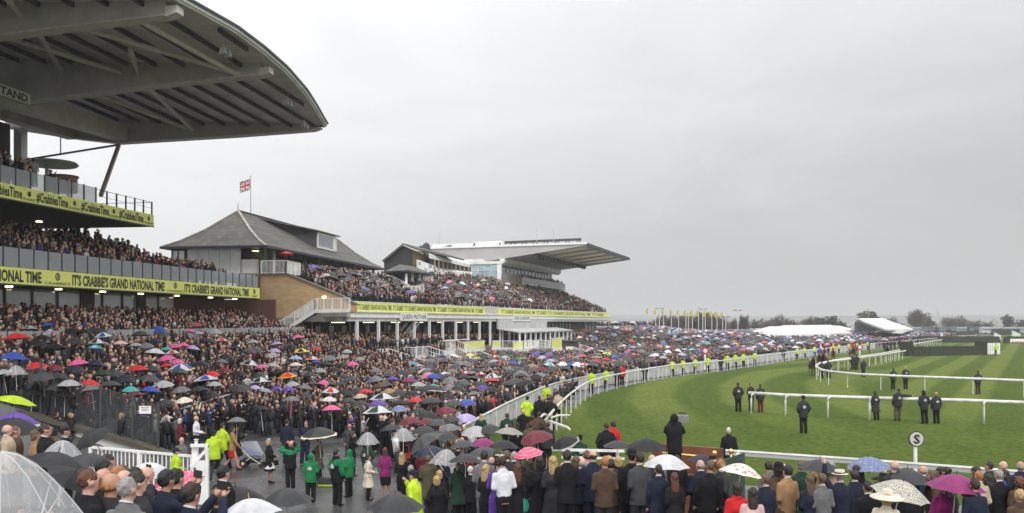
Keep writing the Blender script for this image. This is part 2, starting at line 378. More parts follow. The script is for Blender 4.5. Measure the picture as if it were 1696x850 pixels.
def sat(px,fr=PR):  # where a column of the photograph meets the front line
    q=(px-CX)/F; Y=38.7/(.155-q)*1.0 if False else -38.7/(q-.155); return Y/CS
# "IT'S CRABBIE'S GRAND NATIONAL TIME" panels between bottle-cap roundels
def roundel(s,z,r,parent,word_w):
    b=MB(); n=14
    c=PR(s,.04,z); ex=Vector((SN,CS,0)); ez=Vector((0,0,1)); nn=Vector((CS,-SN,0))
    vs=[c+(ex*math.cos(k*2*math.pi/n)+ez*math.sin(k*2*math.pi/n))*r for k in range(n)]+[c+(ex*math.cos(k*2*math.pi/n)+ez*math.sin(k*2*math.pi/n))*r*.62 for k in range(n)]
    b.add(vs,[(k,(k+1)%n,n+(k+1)%n,n+k) for k in range(n)])
    b.prism([c+ex*-.10+ez*-.1,c+ex*.10+ez*-.1,c+ex*.05+ez*.12,c+ex*-.05+ez*.12],nn*.01)
    b.build('roundel',lc,parent)
    ban("CRABBIE'S",s-word_w/2,s+word_w/2,z-r-.26,.17,parent=parent,tt=.036,off=0)
for a,b_ in ((-90,68),(119,272),(305,412)):
    ban("IT'S CRABBIE'S GRAND NATIONAL TIME" if a>0 else "GRAND NATIONAL TIME",sat(a),sat(b_),7.95,.66,off=.035)
for p in (95,290,421): roundel(sat(p),8.42,.26,pr,2.6 if p<400 else 1.3)
for a,b_ in ((-30,36),(60,112),(134,180),(197,237)):
    ban("#CrabbiesTime",sat(a),sat(b_),13.06,.58,off=.03)
for p in (48,123,188,246): roundel(sat(p),13.42,.17,pr,1.5)
# balustrades: every pane and post a part
def balustrade(parent,fr,s0,s1,t,z0,z1,step,gm,pane=True,toprail=None,pm=darkm):
    n=int(round((s1-s0)/step)); st=(s1-s0)/n
    p0=g0=None
    for i in range(n+1):
        s=s0+i*st
        if p0 is None:
            b=MB(); sbox(b,fr,s-.035,s+.035,t-.05,t+.05,z0,z1+.04); p0=b.build('post',pm,parent); ps=s
        else: inst(p0,parent,loc=p0.location+(fr(s,t,0)-fr(ps,t,0)))
        if i<n and pane:
            if g0 is None:
                b=MB(); sbox(b,fr,s+.06,s+st-.06,t-.012,t+.012,z0+.03,z1); g0=b.build('glass_pane',gm,parent); gs=s
            else: inst(g0,parent,loc=g0.location+(fr(s,t,0)-fr(gs,t,0)))
balustrade(pr,PR,S0+.3,90.2,-.10,8.81,10.0,1.35,glass)
balustrade(pr,PR,S0+.3,63.9,-.10,13.79,14.85,1.35,glass)
balustrade(pr,PR,65.2,71.05,-.10,13.79,14.75,1.17,glass,pane=False)
part(pr,'hand_rail',darkm,lambda b:(b.tube(PR(64,-.1,14.75),PR(71.05,-.1,14.75),.02),b.tube(PR(64,-.1,14.3),PR(71.05,-.1,14.3),.012),b.tube(PR(71.05,-.1,14.75),PR(71.05,-5,14.75),.02)))
# level one: raked terrace behind the lower balcony, glazing behind
part(pr,'terrace_deck',conc,lambda b: b.hexa([PR(S0,-9.5,8.6),PR(S0,-.6,8.6),PR(76.5,-.6,8.6),PR(76.5,-9.5,8.6),PR(S0,-9.5,12.2),PR(S0,-.6,8.75),PR(76.5,-.6,8.75),PR(76.5,-9.5,12.2)]))
for k in range(12):
    s=36+3*k
    part(pr,'window',win_lt,lambda b: sbox(b,PR,s+.1,s+2.9,-12.4,-12.3,10.8,12.84))
    part(pr,'mullion',darkm,lambda b: sbox(b,PR,s-.1,s+.1,-12.5,-12.2,10.8,12.84))
# ground level glazing and the red-brown end wall
for k in range(16):
    s=38+2.65*k
    if s>78: break
    part(pr,'window',win_lt,lambda b: sbox(b,PR,s+.06,s+2.57,-3.6,-3.5,4.9,7.73))
    part(pr,'mullion',darkm,lambda b: sbox(b,PR,s-.07,s+.07,-3.65,-3.4,4.9,7.74))
part(pr,'end_wall',brickred,lambda b: (sbox(b,PR,78.2,90.2,-4.0,-3.6,0,7.74),sbox(b,PR,91.2,91.6,-12,1.2,0,7.7)))
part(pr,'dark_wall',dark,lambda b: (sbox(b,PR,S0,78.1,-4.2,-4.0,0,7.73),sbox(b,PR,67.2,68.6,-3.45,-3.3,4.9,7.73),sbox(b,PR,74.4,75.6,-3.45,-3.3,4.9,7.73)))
b=MB(); b.lathe([(.02,0),(.20,.0),(.24,.05),(.2,.09)],(0,0,0),10); l0=b.build('soffit_light',lamp); l0.parent=pr; l0.location=PR(53,-1.6,7.66)-Vector(WL[pr.name])
for s in (57.2,62,67,72,77.5,83.4,88.3): inst(l0,pr,loc=PR(s,-1.6,7.66)-Vector(WL[pr.name]))
for s in (66,72): inst(l0,pr,loc=PR(s-6,-6,12.77)-Vector(WL[pr.name]))
# --- roof ---
EDGE=[(30,7),(36,8.8),(45,11.0),(53.3,12.0),(58.6,12.6),(62.8,12.5),(67.6,12.1),(73.9,11.1),(79.3,9.9),(85.6,8.4)]
def tf(s):
    for a,b_ in zip(EDGE,EDGE[1:]):
        if s<=b_[0]: return a[1]+(b_[1]-a[1])*(s-a[0])/(b_[0]-a[0])
    return EDGE[-1][1]
BK=-24
def roof_z(t,s): u=tf(s)-t; return 23.5+.035*u+.0012*u*u
b=MB(); ns=60; ntt=12
for lvl in (0,.14):
    vs=[]
    for i in range(ns+1):
        s=30+(85.6-30)*i/ns
        for j in range(ntt+1):
            t=tf(s)+(BK-tf(s))*j/ntt; vs.append(PR(s,t,roof_z(t,s)+lvl))
    fs=[(i*(ntt+1)+j,i*(ntt+1)+j+1,(i+1)*(ntt+1)+j+1,(i+1)*(ntt+1)+j) for i in range(ns) for j in range(ntt)]
    b.add(vs,fs if lvl else [q[::-1] for q in fs])
roof=b.build('roof',deckm,pr)
for k,(o_,w_,h_,z_,m_) in enumerate(((.05,.16,.20,-.02,whitew),(.22,.12,.22,.10,whitew),(.36,.10,.14,.24,navy))):
    b=MB(); pts=[PR(30+(85.7-30)*i/60,tf(30+(85.7-30)*i/60)+o_,roof_z(tf(30),30)+z_) for i in range(61)]
    for a,c in zip(pts,pts[1:]): b.bar(a,c,w_,h_)
    b.build('roof_edge',m_,pr)
part(pr,'roof_end_trim',navy,lambda b:[b.bar(PR(85.65,t,roof_z(t,85.6)+.05),PR(85.65,t-3,roof_z(t-3,85.6)+.05),.12,.3) for t in (8.4,5.4,2.4,-.6,-3.6,-6.6,-9.6,-12.6,-15.6,-18.6)])
# purlins run the length of the roof
for u in range(12):
    tt=12-u*2.15
    ss_=[s for s in [30+i*1.0 for i in range(56)]+[85.5] if tf(s)>tt+.5]
    if len(ss_)<3: continue
    segs=[(ss_[0],ss_[-1])]
    b=MB()
    for a,c in zip(ss_[::4],ss_[4::4]+[ss_[-1]]):
        if c>a: b.bar(PR(a,tt,roof_z(tt,a)-.15),PR(c,tt,roof_z(tt,c)-.15),.14,.28)
    b.build('purlin',dark,pr)
# tapered beams
def beam(s,tt,bots,parent=pr):
    """bots: (t, z_bottom) from tip to root"""
    b=MB()
    for (t0,z0),(t1,z1) in zip(bots,bots[1:]):
        za,zb=roof_z(t0,s)+.05,roof_z(t1,s)+.05
        b.hexa([PR(s-.35,t1,z1),PR(s-.35,t0,z0),PR(s+.35,t0,z0),PR(s+.35,t1,z1),PR(s-.35,t1,zb),PR(s-.35,t0,za),PR(s+.35,t0,za),PR(s+.35,t1,zb)])
    o=b.build('roof_beam',steel,parent)
    b=MB()
    for (t0,z0),(t1,z1) in zip(bots,bots[1:]):
        b.bar(PR(s,t0,z0-.03),PR(s,t1,z1-.03),1.0,.07)
    b.build('beam_flange',steel_lt,parent)
    # stiffener seams
    for k in range(1,8):
        t=bots[0][0]-k*2.6
        if t<bots[-1][0]: break
        zz=np.interp(-t,[-q[0] for q in bots],[q[1] for q in bots])
        b=MB(); sbox(b,PR,s-.37,s+.37,t-.03,t+.03,zz,roof_z(t,s)-.4)
        b.build('stiffener',steel,parent)
    t0,z0=bots[0]
    b=MB(); b.hexa([PR(s-.38,t0,z0-.1),PR(s-.38,t0+.7,z0+.12),PR(s+.38,t0+.7,z0+.12),PR(s+.38,t0,z0-.1),PR(s-.38,t0,roof_z(t0,s)-.3),PR(s-.38,t0+.7,roof_z(t0,s)-.25),PR(s+.38,t0+.7,roof_z(t0,s)-.25),PR(s+.38,t0,roof_z(t0,s)-.3)])
    b.build('beam_tip',whitew,parent)
beam(85.2,0,[(7.6,23.05),(0,22.75),(-6,22.6),(-11.8,22.45),(-16,23.0),(-23.5,24.3)])
beam(66.0,0,[(11.2,22.75),(5,22.45),(-1,22.0),(-6.5,21.6),(-12,21.9),(-23,23.6)])
beam(53.6,0,[(11.2,22.75),(5,22.4),(-1,22.0),(-6.5,21.6),(-12,21.9),(-23,23.6)])
beam(41.0,0,[(9.5,22.75),(5,22.4),(-1,22.0),(-6.5,21.6),(-12,21.9),(-23,23.6)])
part(pr,'longitudinal_girder',steel,lambda b:(b.bar(PR(40,-8.4,21.6),PR(66,-8.4,21.8),1.3,1.5),b.bar(PR(66,-8.4,21.8),PR(85,-11.2,23.2),1.2,1.3)))
part(pr,'rear_girder',steel,lambda b:(b.bar(PR(40,-16.5,23.0),PR(85,-16.5,23.6),1.0,1.4)))
for a,c in (((53.6,9.0),(66,9.4)),((53.6,-3.5),(66,.8)),((53.6,2.5),(66,-4.2)),((66,-6.5),(85.2,-4.2)),((66,1.5),(85.2,-4.2)),((66,9.8),(53.6,3.4)),((60,4.9),(66,1.8)),((41,8),(53.6,2)),((41,-2),(53.6,-4.5))):
    part(pr,'tie_brace',steel_lt,lambda b: b.tube(PR(a[0],a[1],roof_z(a[1],a[0])-.75),PR(c[0],c[1],roof_z(c[1],c[0])-.75),.17,n=8))
# twin floodlights under the front edge
b=MB()
for k in (-.35,.35):
    b.hexa([(k-.16,-.2,-.55),(k+.16,-.2,-.55),(k+.22,.2,-.62),(k-.22,.2,-.62),(k-.12,-.15,-.15),(k+.12,-.15,-.15),(k+.15,.1,-.15),(k-.15,.1,-.15)])
b.box(-.5,.5,-.04,.04,-.1,-.02); b.tube((0,0,-.1),(0,0,.35),.04)
fl=b.build('floodlight',corr); fl.parent=pr
for i,s in enumerate((49.0,60.2,73.5,81.5)):
    o=fl if i==0 else inst(fl,pr)
    o.location=PR(s,tf(s)-1.2,23.05)-Vector(WL[pr.name]); o.rotation_euler=(0,0,-TH+R(90))
# name board, column, rear glazing, ties and the raking strut
bd=part(pr,'name_board',mat('board_grey',(.62,.60,.54),.6),lambda b: sbox(b,PR,46,64.4,-5.6,-5.5,20.92,21.68))
text('STAND',.50,3.2,black,'lettering',.03,bd,PR(60.9,-5.49,21.04),PR(64.1,-5.49,21.04)-PR(60.9,-5.49,21.04),(0,0,1),.012)
text('PRINCESS ROYAL',.50,9.8,black,'lettering',.03,bd,PR(50.4,-5.49,21.04),PR(64.1,-5.49,21.04)-PR(60.9,-5.49,21.04),(0,0,1),.012)
part(pr,'column',steel,lambda b:(sbox(b,PR,84.6,85.5,-22.4,-21.6,9,24.2)))
part(pr,'upper_block',dark,lambda b: sbox(b,PR,36,84.4,-23.6,-22.6,17.9,24.4))
for k in range(10): part(pr,'window',win_lt,lambda b: sbox(b,PR,80.2-4.2*k,84.2-4.2*k,-22.5,-22.4,15.0,19.2))
part(pr,'tie_rod',darkm,lambda b:(b.bar(PR(85,-11.8,22.25),PR(85.2,-24.5,20.8),.16,.16),b.bar(PR(85.1,-17.8,21.55),PR(85.1,-17.8,23.3),.08,.08)))
part(pr,'raking_strut',mat('rust_brown',(.42,.30,.25),.6),lambda b: b.bar(W(197,240,86),W(167,324,80),.30,.30))
# upper terrace (dark crowd stands on it), bar drum and disc canopy
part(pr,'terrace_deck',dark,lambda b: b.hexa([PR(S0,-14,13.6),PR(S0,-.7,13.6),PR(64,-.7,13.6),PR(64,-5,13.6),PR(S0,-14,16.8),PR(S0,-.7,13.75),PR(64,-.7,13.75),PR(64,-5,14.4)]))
c=W(85,272,70)
part(pr,'disc_canopy',mat('canopy_shell',(.30,.33,.29),.5),lambda b:(b.lathe([(1.8,-.12),(1.95,0),(1.8,.16),(.2,.28)],c,28,0),b.tube((c.x-.35,c.y,c.z-.1),(c.x-.35,c.y,c.z-2.4),.14)))
c2=W(104,299,70)
part(pr,'bar_drum',timber,lambda b: b.lathe([(1.05,-.9),(1.05,.22),(1.15,.24),(1.15,.34),(.9,.34)],c2,24))
# ground floor screen: glazed end of the standing terrace, facing the plaza
scr=thing('glass_screen','tall dark glass screen on posts closing the end of the steep standing terrace','glass screen',tuple(G(150,720,-.3)))
base=[(-30,656),(0,668),(60,684),(145,709),(220,730),(262,744),(300,757)]
def scrp(px,py): 
    # the screen stands on a line square to the stand
    q=(px-CX)/F; a=-q; # X=-16-a', Y=41+.155a'
    k=( -16.8-q*41.5)/(1+q*.155)
    return W(px,py,41.5+.155*k)
def scrb(px): return scrp(px,np.interp(px,[p[0] for p in base],[p[1] for p in base]))
pxs=[-30,26,68,118,167,220,262]
for i,p in enumerate(pxs):
    hgt=2.15 if p not in (68,) else 2.5
    q=scrb(p); part(scr,'post',darkm,lambda b: b.box(q.x-.05,q.x+.05,q.y-.05,q.y+.05,q.z,q.z+hgt))
for a,c in zip(pxs,pxs[1:]):
    A,B=scrb(a+2),scrb(c-2); A.y-=.0; up=Vector((0,0,1))
    part(scr,'glass_pane',glass_dk,lambda b: b.prism([A+up*.1,B+up*.1,B+up*2.05,A+up*2.05],(0,.02,0)))
part(scr,'coping',mat('coping_brown',(.085,.075,.055),.85,.3,4),lambda b:[b.bar(scrb(a)+Vector((0,-.15,-.06)),scrb(c)+Vector((0,-.15,-.06)),.7,.22) for a,c in zip([p[0] for p in base],[p[0] for p in base[1:]])])
A,B=scrb(-30),scrb(300)
part(scr,'plinth_wall',whitew,lambda b: b.prism([Vector((A.x,A.y-.3,-.9)),Vector((B.x,B.y-.3,-.9)),Vector((B.x,B.y-.3,B.z-.15)),Vector((A.x,A.y-.3,A.z-.15))],(0,.25,0)))
q=scrb(242); 
sg=thing('notice','small white paper notice fixed inside the dark glass screen','notice',tuple(q))
part(sg,'sheet',white,lambda b: b.box(q.x-.27,q.x+.27,q.y-.12,q.y-.09,q.z+1.45,q.z+1.80))
part(sg,'printed_lines',lettering,lambda b:[b.box(q.x-.2+.03*k,q.x+.2-.04*k,q.y-.125,q.y-.121,q.z+1.72-k*.07,q.z+1.74-k*.07) for k in range(3)])
# handrail that carries on along the toe of the steps
hr=thing('steel_handrail','grey steel handrail with posts running back along the foot of the steps','handrail',tuple(on(330,720)))
pts=[on(298,728),on(330,716),on(362,704),on(400,690),on(432,676)]
part(hr,'hand_rail',corr,lambda b: b.path([p+Vector((0,0,1.5)) for p in pts],.05,8))
for p in pts: part(hr,'post',darkm,lambda b: b.tube(p,p+Vector((0,0,1.5)),.045))
for a,c in zip(pts,pts[1:]): part(hr,'glass_pane',glass_dk,lambda b: b.prism([a+Vector((0,0,.15)),c+Vector((0,0,.15)),c+Vector((0,0,1.4)),a+Vector((0,0,1.4))],(.02,.02,0)))
# mid-terrace glass barrier
mb=thing('terrace_barrier','low glass crowd barrier crossing the standing terrace halfway up','barrier',tuple(on(300,545)))
for k in range(16):
    s=44+k*3; a=PR(s,3.9,ground(*PR(s,3.9,0)[:2])); c=PR(s+2.9,3.9,ground(*PR(s+2.9,3.9,0)[:2]))
    part(mb,'post',darkm,lambda b: b.tube(a,a+Vector((0,0,1.9)),.04,n=6))
    part(mb,'glass_pane',glass,lambda b: b.prism([a+Vector((0,0,1.2)),c+Vector((0,0,1.2)),c+Vector((0,0,1.9)),a+Vector((0,0,1.9))],(.02,0,0)))
# ================= second stand: hipped slate roof =================
C0=Vector((-25.3,93,0))
def HR(s,t,z): return C0+Vector((SN*s+CS*t,CS*s-SN*t,z))
hs=thing('hipped_stand','older grandstand wing with hipped grey slate roof and buff brick end wall','grandstand',tuple(HR(5,-5,0)))
W0=11.6; L0=41.5
rings=[(0,0,13.25),(.13,.0,13.55),(2.2,.25,14.4),(4.6,.0,16.3),(5.8,0,17.75)]
b=MB()
def ringpts(i,inset,z):
    return [HR(inset,-inset,z),HR(L0-inset,-inset,z),HR(L0-inset,-W0+inset,z),HR(inset,-W0+inset,z)]
rr=[ringpts(0,0,13.32),ringpts(0,1.3,14.0),ringpts(0,3.2,15.35),ringpts(0,5.78,17.7)]
for a,c in zip(rr,rr[1:]):
    for k in range(4): b.add([a[k],a[(k+1)%4],c[(k+1)%4],c[k]],[(0,1,2,3)])
b.add(rr[0],[(3,2,1,0)]); b.build('roof',slate,hs)
part(hs,'gutter',navy,lambda b:[b.bar(rr[0][k]+Vector((0,0,-.08)),rr[0][(k+1)%4]+Vector((0,0,-.08)),.28,.22) for k in range(4)])
for k in range(4):
    part(hs,'hip_ridge',mat('hip_lead',(.33,.30,.29),.7,.5,3),lambda b:[b.bar(a[k]+Vector((0,0,.04)),c[k]+Vector((0,0,.04)),.28,.12) for a,c in zip(rr,rr[1:])])
part(hs,'ridge_cap',navy,lambda b: b.bar(rr[3][0],rr[3][1],.3,.18))
part(hs,'finial',darkm,lambda b: b.tube(rr[3][0],rr[3][0]+Vector((0,0,.9)),.05,.02))
# dormer
part(hs,'dormer',mat('dormer_slate',(.045,.045,.05),.8,.15,6),lambda b: b.hexa([HR(13.5,-6,15.0),HR(20.0,-2.3,14.7),HR(27.5,-2.3,14.7),HR(27.5,-6,15.0),HR(13.5,-5.2,17.25),HR(20.0,-2.35,16.75),HR(27.5,-2.35,16.75),HR(27.5,-5.2,17.25)]))
part(hs,'dormer_roof',slate,lambda b: b.hexa([HR(9.6,-5.7,17.35),HR(19.4,-1.9,16.78),HR(27.9,-1.9,16.78),HR(27.9,-5.7,17.35),HR(9.6,-5.7,17.5),HR(19.4,-1.9,16.93),HR(27.9,-1.9,16.93),HR(27.9,-5.7,17.5)]))
wf=part(hs,'dormer_window',whitew,lambda b:[sbox(b,HR,*q) for q in ((20.3,27.2,-2.28,-2.15,14.75,15.0),(20.3,27.2,-2.28,-2.15,16.5,16.72),(20.3,20.6,-2.28,-2.15,15.0,16.5),(26.0,27.2,-2.28,-2.15,15.0,16.5))])
part(wf,'pane',win,lambda b: sbox(b,HR,20.6,26.0,-2.27,-2.2,15.0,16.5))
# end elevation facing the camera
part(hs,'white_wall',white,lambda b: sbox(b,HR,1.3,1.5,-9.3,-3.4,10.55,13.3))
for k in range(1,5): part(hs,'wall_joint',corr,lambda b: sbox(b,HR,1.27,1.3,-9.3+k*1.2,-9.27+k*1.2,10.55,13.3))
part(hs,'parapet_panel',white,lambda b: sbox(b,HR,1.2,1.35,-3.2,-1.2,10.55,12.0))
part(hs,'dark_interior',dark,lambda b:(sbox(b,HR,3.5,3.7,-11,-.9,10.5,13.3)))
part(hs,'window',win_lt,lambda b: sbox(b,HR,1.3,1.38,-11.0,-9.6,11.4,13.0))
part(hs,'window_frame',darkm,lambda b:[sbox(b,HR,1.22,1.29,*q) for q in ((-11.1,-10.95,10.5,13.3),(-9.65,-9.5,10.5,13.3),(-10.4,-10.3,11.4,13.0))])
part(hs,'low_wall',white,lambda b: sbox(b,HR,1.2,1.3,-10.9,-9.7,10.5,11.35))
part(hs,'corner_pier',mat('pier_green',(.045,.075,.03),.7),lambda b: sbox(b,HR,.9,1.5,-1.15,-.55,10.5,13.3))
for k in range(9): part(hs,'front_column',dark if k else corr,lambda b: sbox(b,HR,4+4.4*k,4.35+4.4*k,-1.1,-.8,10.2,13.25))
for k in range(9): part(hs,'window',win_lt,lambda b: sbox(b,HR,4.6+4.4*k,7.6+4.4*k,-4.6,-4.5,11.0,13.0))
part(hs,'rear_wall',brickred,lambda b: sbox(b,HR,3.8,41,-5.0,-4.8,7,13.3))
part(hs,'floor_slab',conc,lambda b:(sbox(b,HR,.6,41,-11.4,-.2,10.2,10.5)))
for s,t in ((3,-2.6),(3,-2.0),(2.6,-2.7)): part(hs,'ceiling_light',lampw,lambda b: sbox(b,HR,s,s+.5,t,t+.45,13.0+.1*(t+2.6),13.05+.1*(t+2.6)))
# buff brick end wall: polygon in the plane facing the camera
def HW(px,z,off=0): 
    q=(px-CX)/F; k=(-25.3-q*93)/(1+q*.155); return Vector((-25.3-k,93+.155*k+off,z))
wallp=[HW(431,0),HW(500,0),HW(500,5.4),HW(528,6.4),HW(590,6.4),HW(590,7.2),HW(566,8.1),HW(478,10.3),HW(431,10.3)]
wl=part(hs,'end_wall',buff,lambda b: b.prism(wallp,(0,.5,0)))
part(hs,'wall_coping',mat('coping_lead',(.16,.14,.11),.8),lambda b:[b.bar(Vector(a)+Vector((0,.2,.06)),Vector(c)+Vector((0,.2,.06)),.7,.14) for a,c in zip(wallp[5:],wallp[6:])])
for px,z in ((450,5.6),(537,8.0)): part(hs,'bulkhead_light',lampw,lambda b: (lambda p: b.box(p.x-.2,p.x+.2,p.y-.12,p.y,p.z-.1,p.z+.1))(HW(px,z)))
part(hs,'downpipe',brickred,lambda b: (lambda p: b.box(p.x-.35,p.x+.0,p.y-.3,p.y+.1,0,10.3))(HW(431,0)))
def railing(parent,a,c,h,step,m,mid=.14,r=.035,name='railing'):
    """posts, top rail and thin balusters between two points"""
    a=Vector(a); c=Vector(c); L=(c-a).length; n=max(1,int(round(L/step)))
    up=Vector((0,0,1))
    part(parent,'top_rail',m,lambda b: b.bar(a+up*h,c+up*h,.09,.08))
    for i in range(n+1):
        p=a.lerp(c,i/n); part(parent,'post',m,lambda b: b.box(p.x-.05,p.x+.05,p.y-.05,p.y+.05,p.z,p.z+h))
    b=MB(); k=max(1,int(L/mid))
    for i in range(1,k):
        p=a.lerp(c,i/k); b.box(p.x-.018,p.x+.018,p.y-.018,p.y+.018,p.z+.12,p.z+h)
    b.bar(a+up*.12,c+up*.12,.05,.05)
    b.build('baluster',m,parent,kind='stuff')
r1=thing('white_railing','white railing on top of the buff brick wall under the slate eaves','railing',tuple(HW(450,10.35,-.1)))
railing(r1,HW(433,10.4,-.05),HW(474,10.4,-.05),1.35,1.4,white); railing(r1,HW(474,10.4,-.05),HW(474,10.4,-.05)+Vector((.6,3.6,-.1)),1.35,1.4,white)
# white outside stair up the brick wall
st=thing('outside_stair','white railed outside stair climbing the buff brick wall to a landing','staircase',tuple(HW(500,4,-1.5)))
A=HW(462,4.0,-1.6); B=HW(527,6.55,-1.6); D=HW(584,6.6,-1.6); off=Vector((0,-.02,0))
part(st,'stringer',white,lambda b:(b.bar(A,B,.12,.35),b.bar(B,D,.12,.35),b.bar(A+Vector((0,1.4,0)),B+Vector((0,1.4,0)),.12,.35)))
for k in range(14):
    p=A.lerp(B,(k+.5)/14); part(st,'step',darkm,lambda b: b.box(p.x-.22,p.x+.22,p.y+.05,p.y+1.35,p.z-.1,p.z-.03))
part(st,'landing',conc,lambda b: b.box(B.x,D.x,B.y,B.y+2.2,B.z-.12,B.z))
railing(st,A,B,1.25,1.1,white); railing(st,B+Vector((.02,0,0)),D,1.25,.95,white); railing(st,A+Vector((0,1.3,0)),B+Vector((0,1.3,0)),1.25,1.1,white)
# flag on the ridge
fp=HR(9.0,-5.8,17.7)
fg=thing('flagpole','white flagpole on the slate ridge flying a red white and blue crossed flag','flagpole',tuple(fp))
ftop=H+(HY-293)/F*fp.y
part(fg,'pole',corr,lambda b:(b.tube(fp,(fp.x,fp.y,ftop),.06,.04),b.ell((fp.x,fp.y,ftop+.05),(.09,.09,.09))))
def flagquad(m,polys,o,parent=fg):
    b=MB()
    for pl in polys:
        # polygon in flag space u 0..1 (from the pole, to the left), v 0..1 up; drooping to the left
        b.add([fp+Vector((-.05-u*1.15,o+.12*math.sin(u*5),ftop-fp.z-.02-1.5+v*1.25-.45*u-.3*(1-v)*u*0+(.5-u*.0)*.2)) for u,v in pl],[tuple(range(len(pl)))])
    return b.build('flag',m,parent)
def rect(u0,v0,u1,v1,n=6): return [[(u0+(u1-u0)*i/n,v0),(u0+(u1-u0)*(i+1)/n,v0),(u0+(u1-u0)*(i+1)/n,v1),(u0+(u1-u0)*i/n,v1)] for i in range(n)]
fblue=mat('flag_blue',(.02,.03,.12),.8); fred=mat('flag_red',(.45,.02,.03),.8); fwh=mat('flag_white',(.7,.7,.7),.8)
def strip(p,q,wd,n=6):
    (x0,y0),(x1,y1)=p,q; L=math.hypot(x1-x0,y1-y0); nx_,ny_=-(y1-y0)/L*wd/2,(x1-x0)/L*wd/2
    return [[(x0+(x1-x0)*i/n+nx_,y0+(y1-y0)*i/n+ny_),(x0+(x1-x0)*i/n-nx_,y0+(y1-y0)*i/n-ny_),(x0+(x1-x0)*(i+1)/n-nx_,y0+(y1-y0)*(i+1)/n-ny_),(x0+(x1-x0)*(i+1)/n+nx_,y0+(y1-y0)*(i+1)/n+ny_)] for i in range(n)]
flagquad(fblue,rect(0,0,1,1),0)
flagquad(fwh,strip((.04,.04),(.96,.96),.16)+strip((.04,.96),(.96,.04),.16),-.004)
flagquad(fred,strip((.04,.04),(.96,.96),.05)+strip((.04,.96),(.96,.04),.05),-.008)
flagquad(fwh,rect(.36,0,.64,1,3)+rect(0,.33,1,.67),-.012)
flagquad(fred,rect(.42,0,.58,1,3)+rect(0,.40,1,.60),-.016)
# ================= long far stand with the lime fascia =================
EX,EY=.3148,.9491
def QM(s,t,z): return Vector((-16.8+EX*s+EY*t,95+EY*s-EX*t,z))
def sq(px,t=0):
    q=(px-CX)/F; return (q*(95-EX*t)+16.8-EY*t)/(EX-EY*q)
qm=thing('long_stand','long white fronted stand with lime fascia above white pillars','grandstand',tuple(QM(20,-4,0)))
part(qm,'lime_fascia',banner,lambda b:(sbox(b,QM,0,sq(803),-.05,.03,6.62,7.58),sbox(b,QM,sq(824),126.5,-.05,.03,6.62,7.58)))
part(qm,'cream_panel',mat('cream_panel',(.52,.49,.42),.6),lambda b: sbox(b,QM,sq(803)+.02,sq(824)-.02,-.05,.08,6.5,7.8))
part(qm,'top_rail',white,lambda b: sbox(b,QM,-.3,126.6,-.08,.06,7.585,7.68))
part(qm,'white_fascia',white,lambda b:(sbox(b,QM,-.4,126.8,-.6,.12,5.95,6.58),sbox(b,QM,-.4,126.8,-.6,-.2,5.55,5.95)))
part(qm,'fascia_lip',whitew,lambda b:(sbox(b,QM,-.5,126.9,-.6,.30,6.5,6.6)))
for a,c in ((592,668),(670,740),(742,800),(830,905),(907,1000)):
    ban("IT'S CRABBIE'S GRAND NATIONAL TIME   IT'S CRABBIE'S",sq(a),sq(c),6.78,.6,fr=QM,parent=qm,tt=.034,off=.005)
for px,wd,tx in ((660,44,'QUEEN MOTHER'),(848,28,'LORD DARESBURY')):
    a,c=sq(px),sq(px+wd)
    bd=part(qm,'name_board',white,lambda b: sbox(b,QM,a,c,.13,.3,5.62,6.55))
    ban(tx,a+.3,c-.3,5.82,.56,fr=QM,parent=bd,tt=.31,off=.0,m=lettering)
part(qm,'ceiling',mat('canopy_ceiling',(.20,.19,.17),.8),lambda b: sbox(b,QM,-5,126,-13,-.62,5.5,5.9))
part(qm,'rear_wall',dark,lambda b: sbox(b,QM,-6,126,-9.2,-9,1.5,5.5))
b=MB(); sbox(b,QM,1.4-.14,1.4+.14,-.3,-.02,-1,5.55); p0=b.build('pillar',white,qm)
ps=[sq(p) for p in (629,660,688,713,735)]+[sq(735)+4.6*k for k in range(1,9)]
for s in ps: inst(p0,qm,loc=p0.location+(QM(s,0,0)-QM(1.4,0,0)))
b=MB(); sbox(b,QM,2-.05,2+.05,-6.0,-5.9,2,5.5); p0=b.build('inner_pillar',whitew,qm)
for k in range(16): inst(p0,qm,loc=p0.location+(QM(4+4.6*k,0,0)-QM(0,0,0)))
b=MB(); sbox(b,QM,1.5,2.6,-8.9,-8.85,2.9,5.0); p0=b.build('window',win_lt,qm)
for k in range(1,30): inst(p0,qm,loc=p0.location+(QM(3.1*k,0,0)-QM(0,0,0)))
b=MB(); sbox(b,QM,1,2.6,-3,-2.7,5.38,5.46); p0=b.build('ceiling_light',lampw,qm)
for k in range(1,14):
    inst(p0,qm,loc=p0.location+(QM(3.6*k,-1.5*(k%2),0)-QM(0,0,0)))
part(qm,'podium',mat('podium_front',(.20,.15,.11),.85,.25,2),lambda b: sbox(b,QM,-5,75,-9,.25,-1,1.95))
part(qm,'dado_wall',timber,lambda b: (sbox(b,QM,22,40,.0,.12,1.95,2.9)))
part(qm,'dado_rail',white,lambda b:(sbox(b,QM,20,34,.12,.2,3.0,3.12),sbox(b,QM,-1,20,-4.6,-4.4,3.3,3.45)))
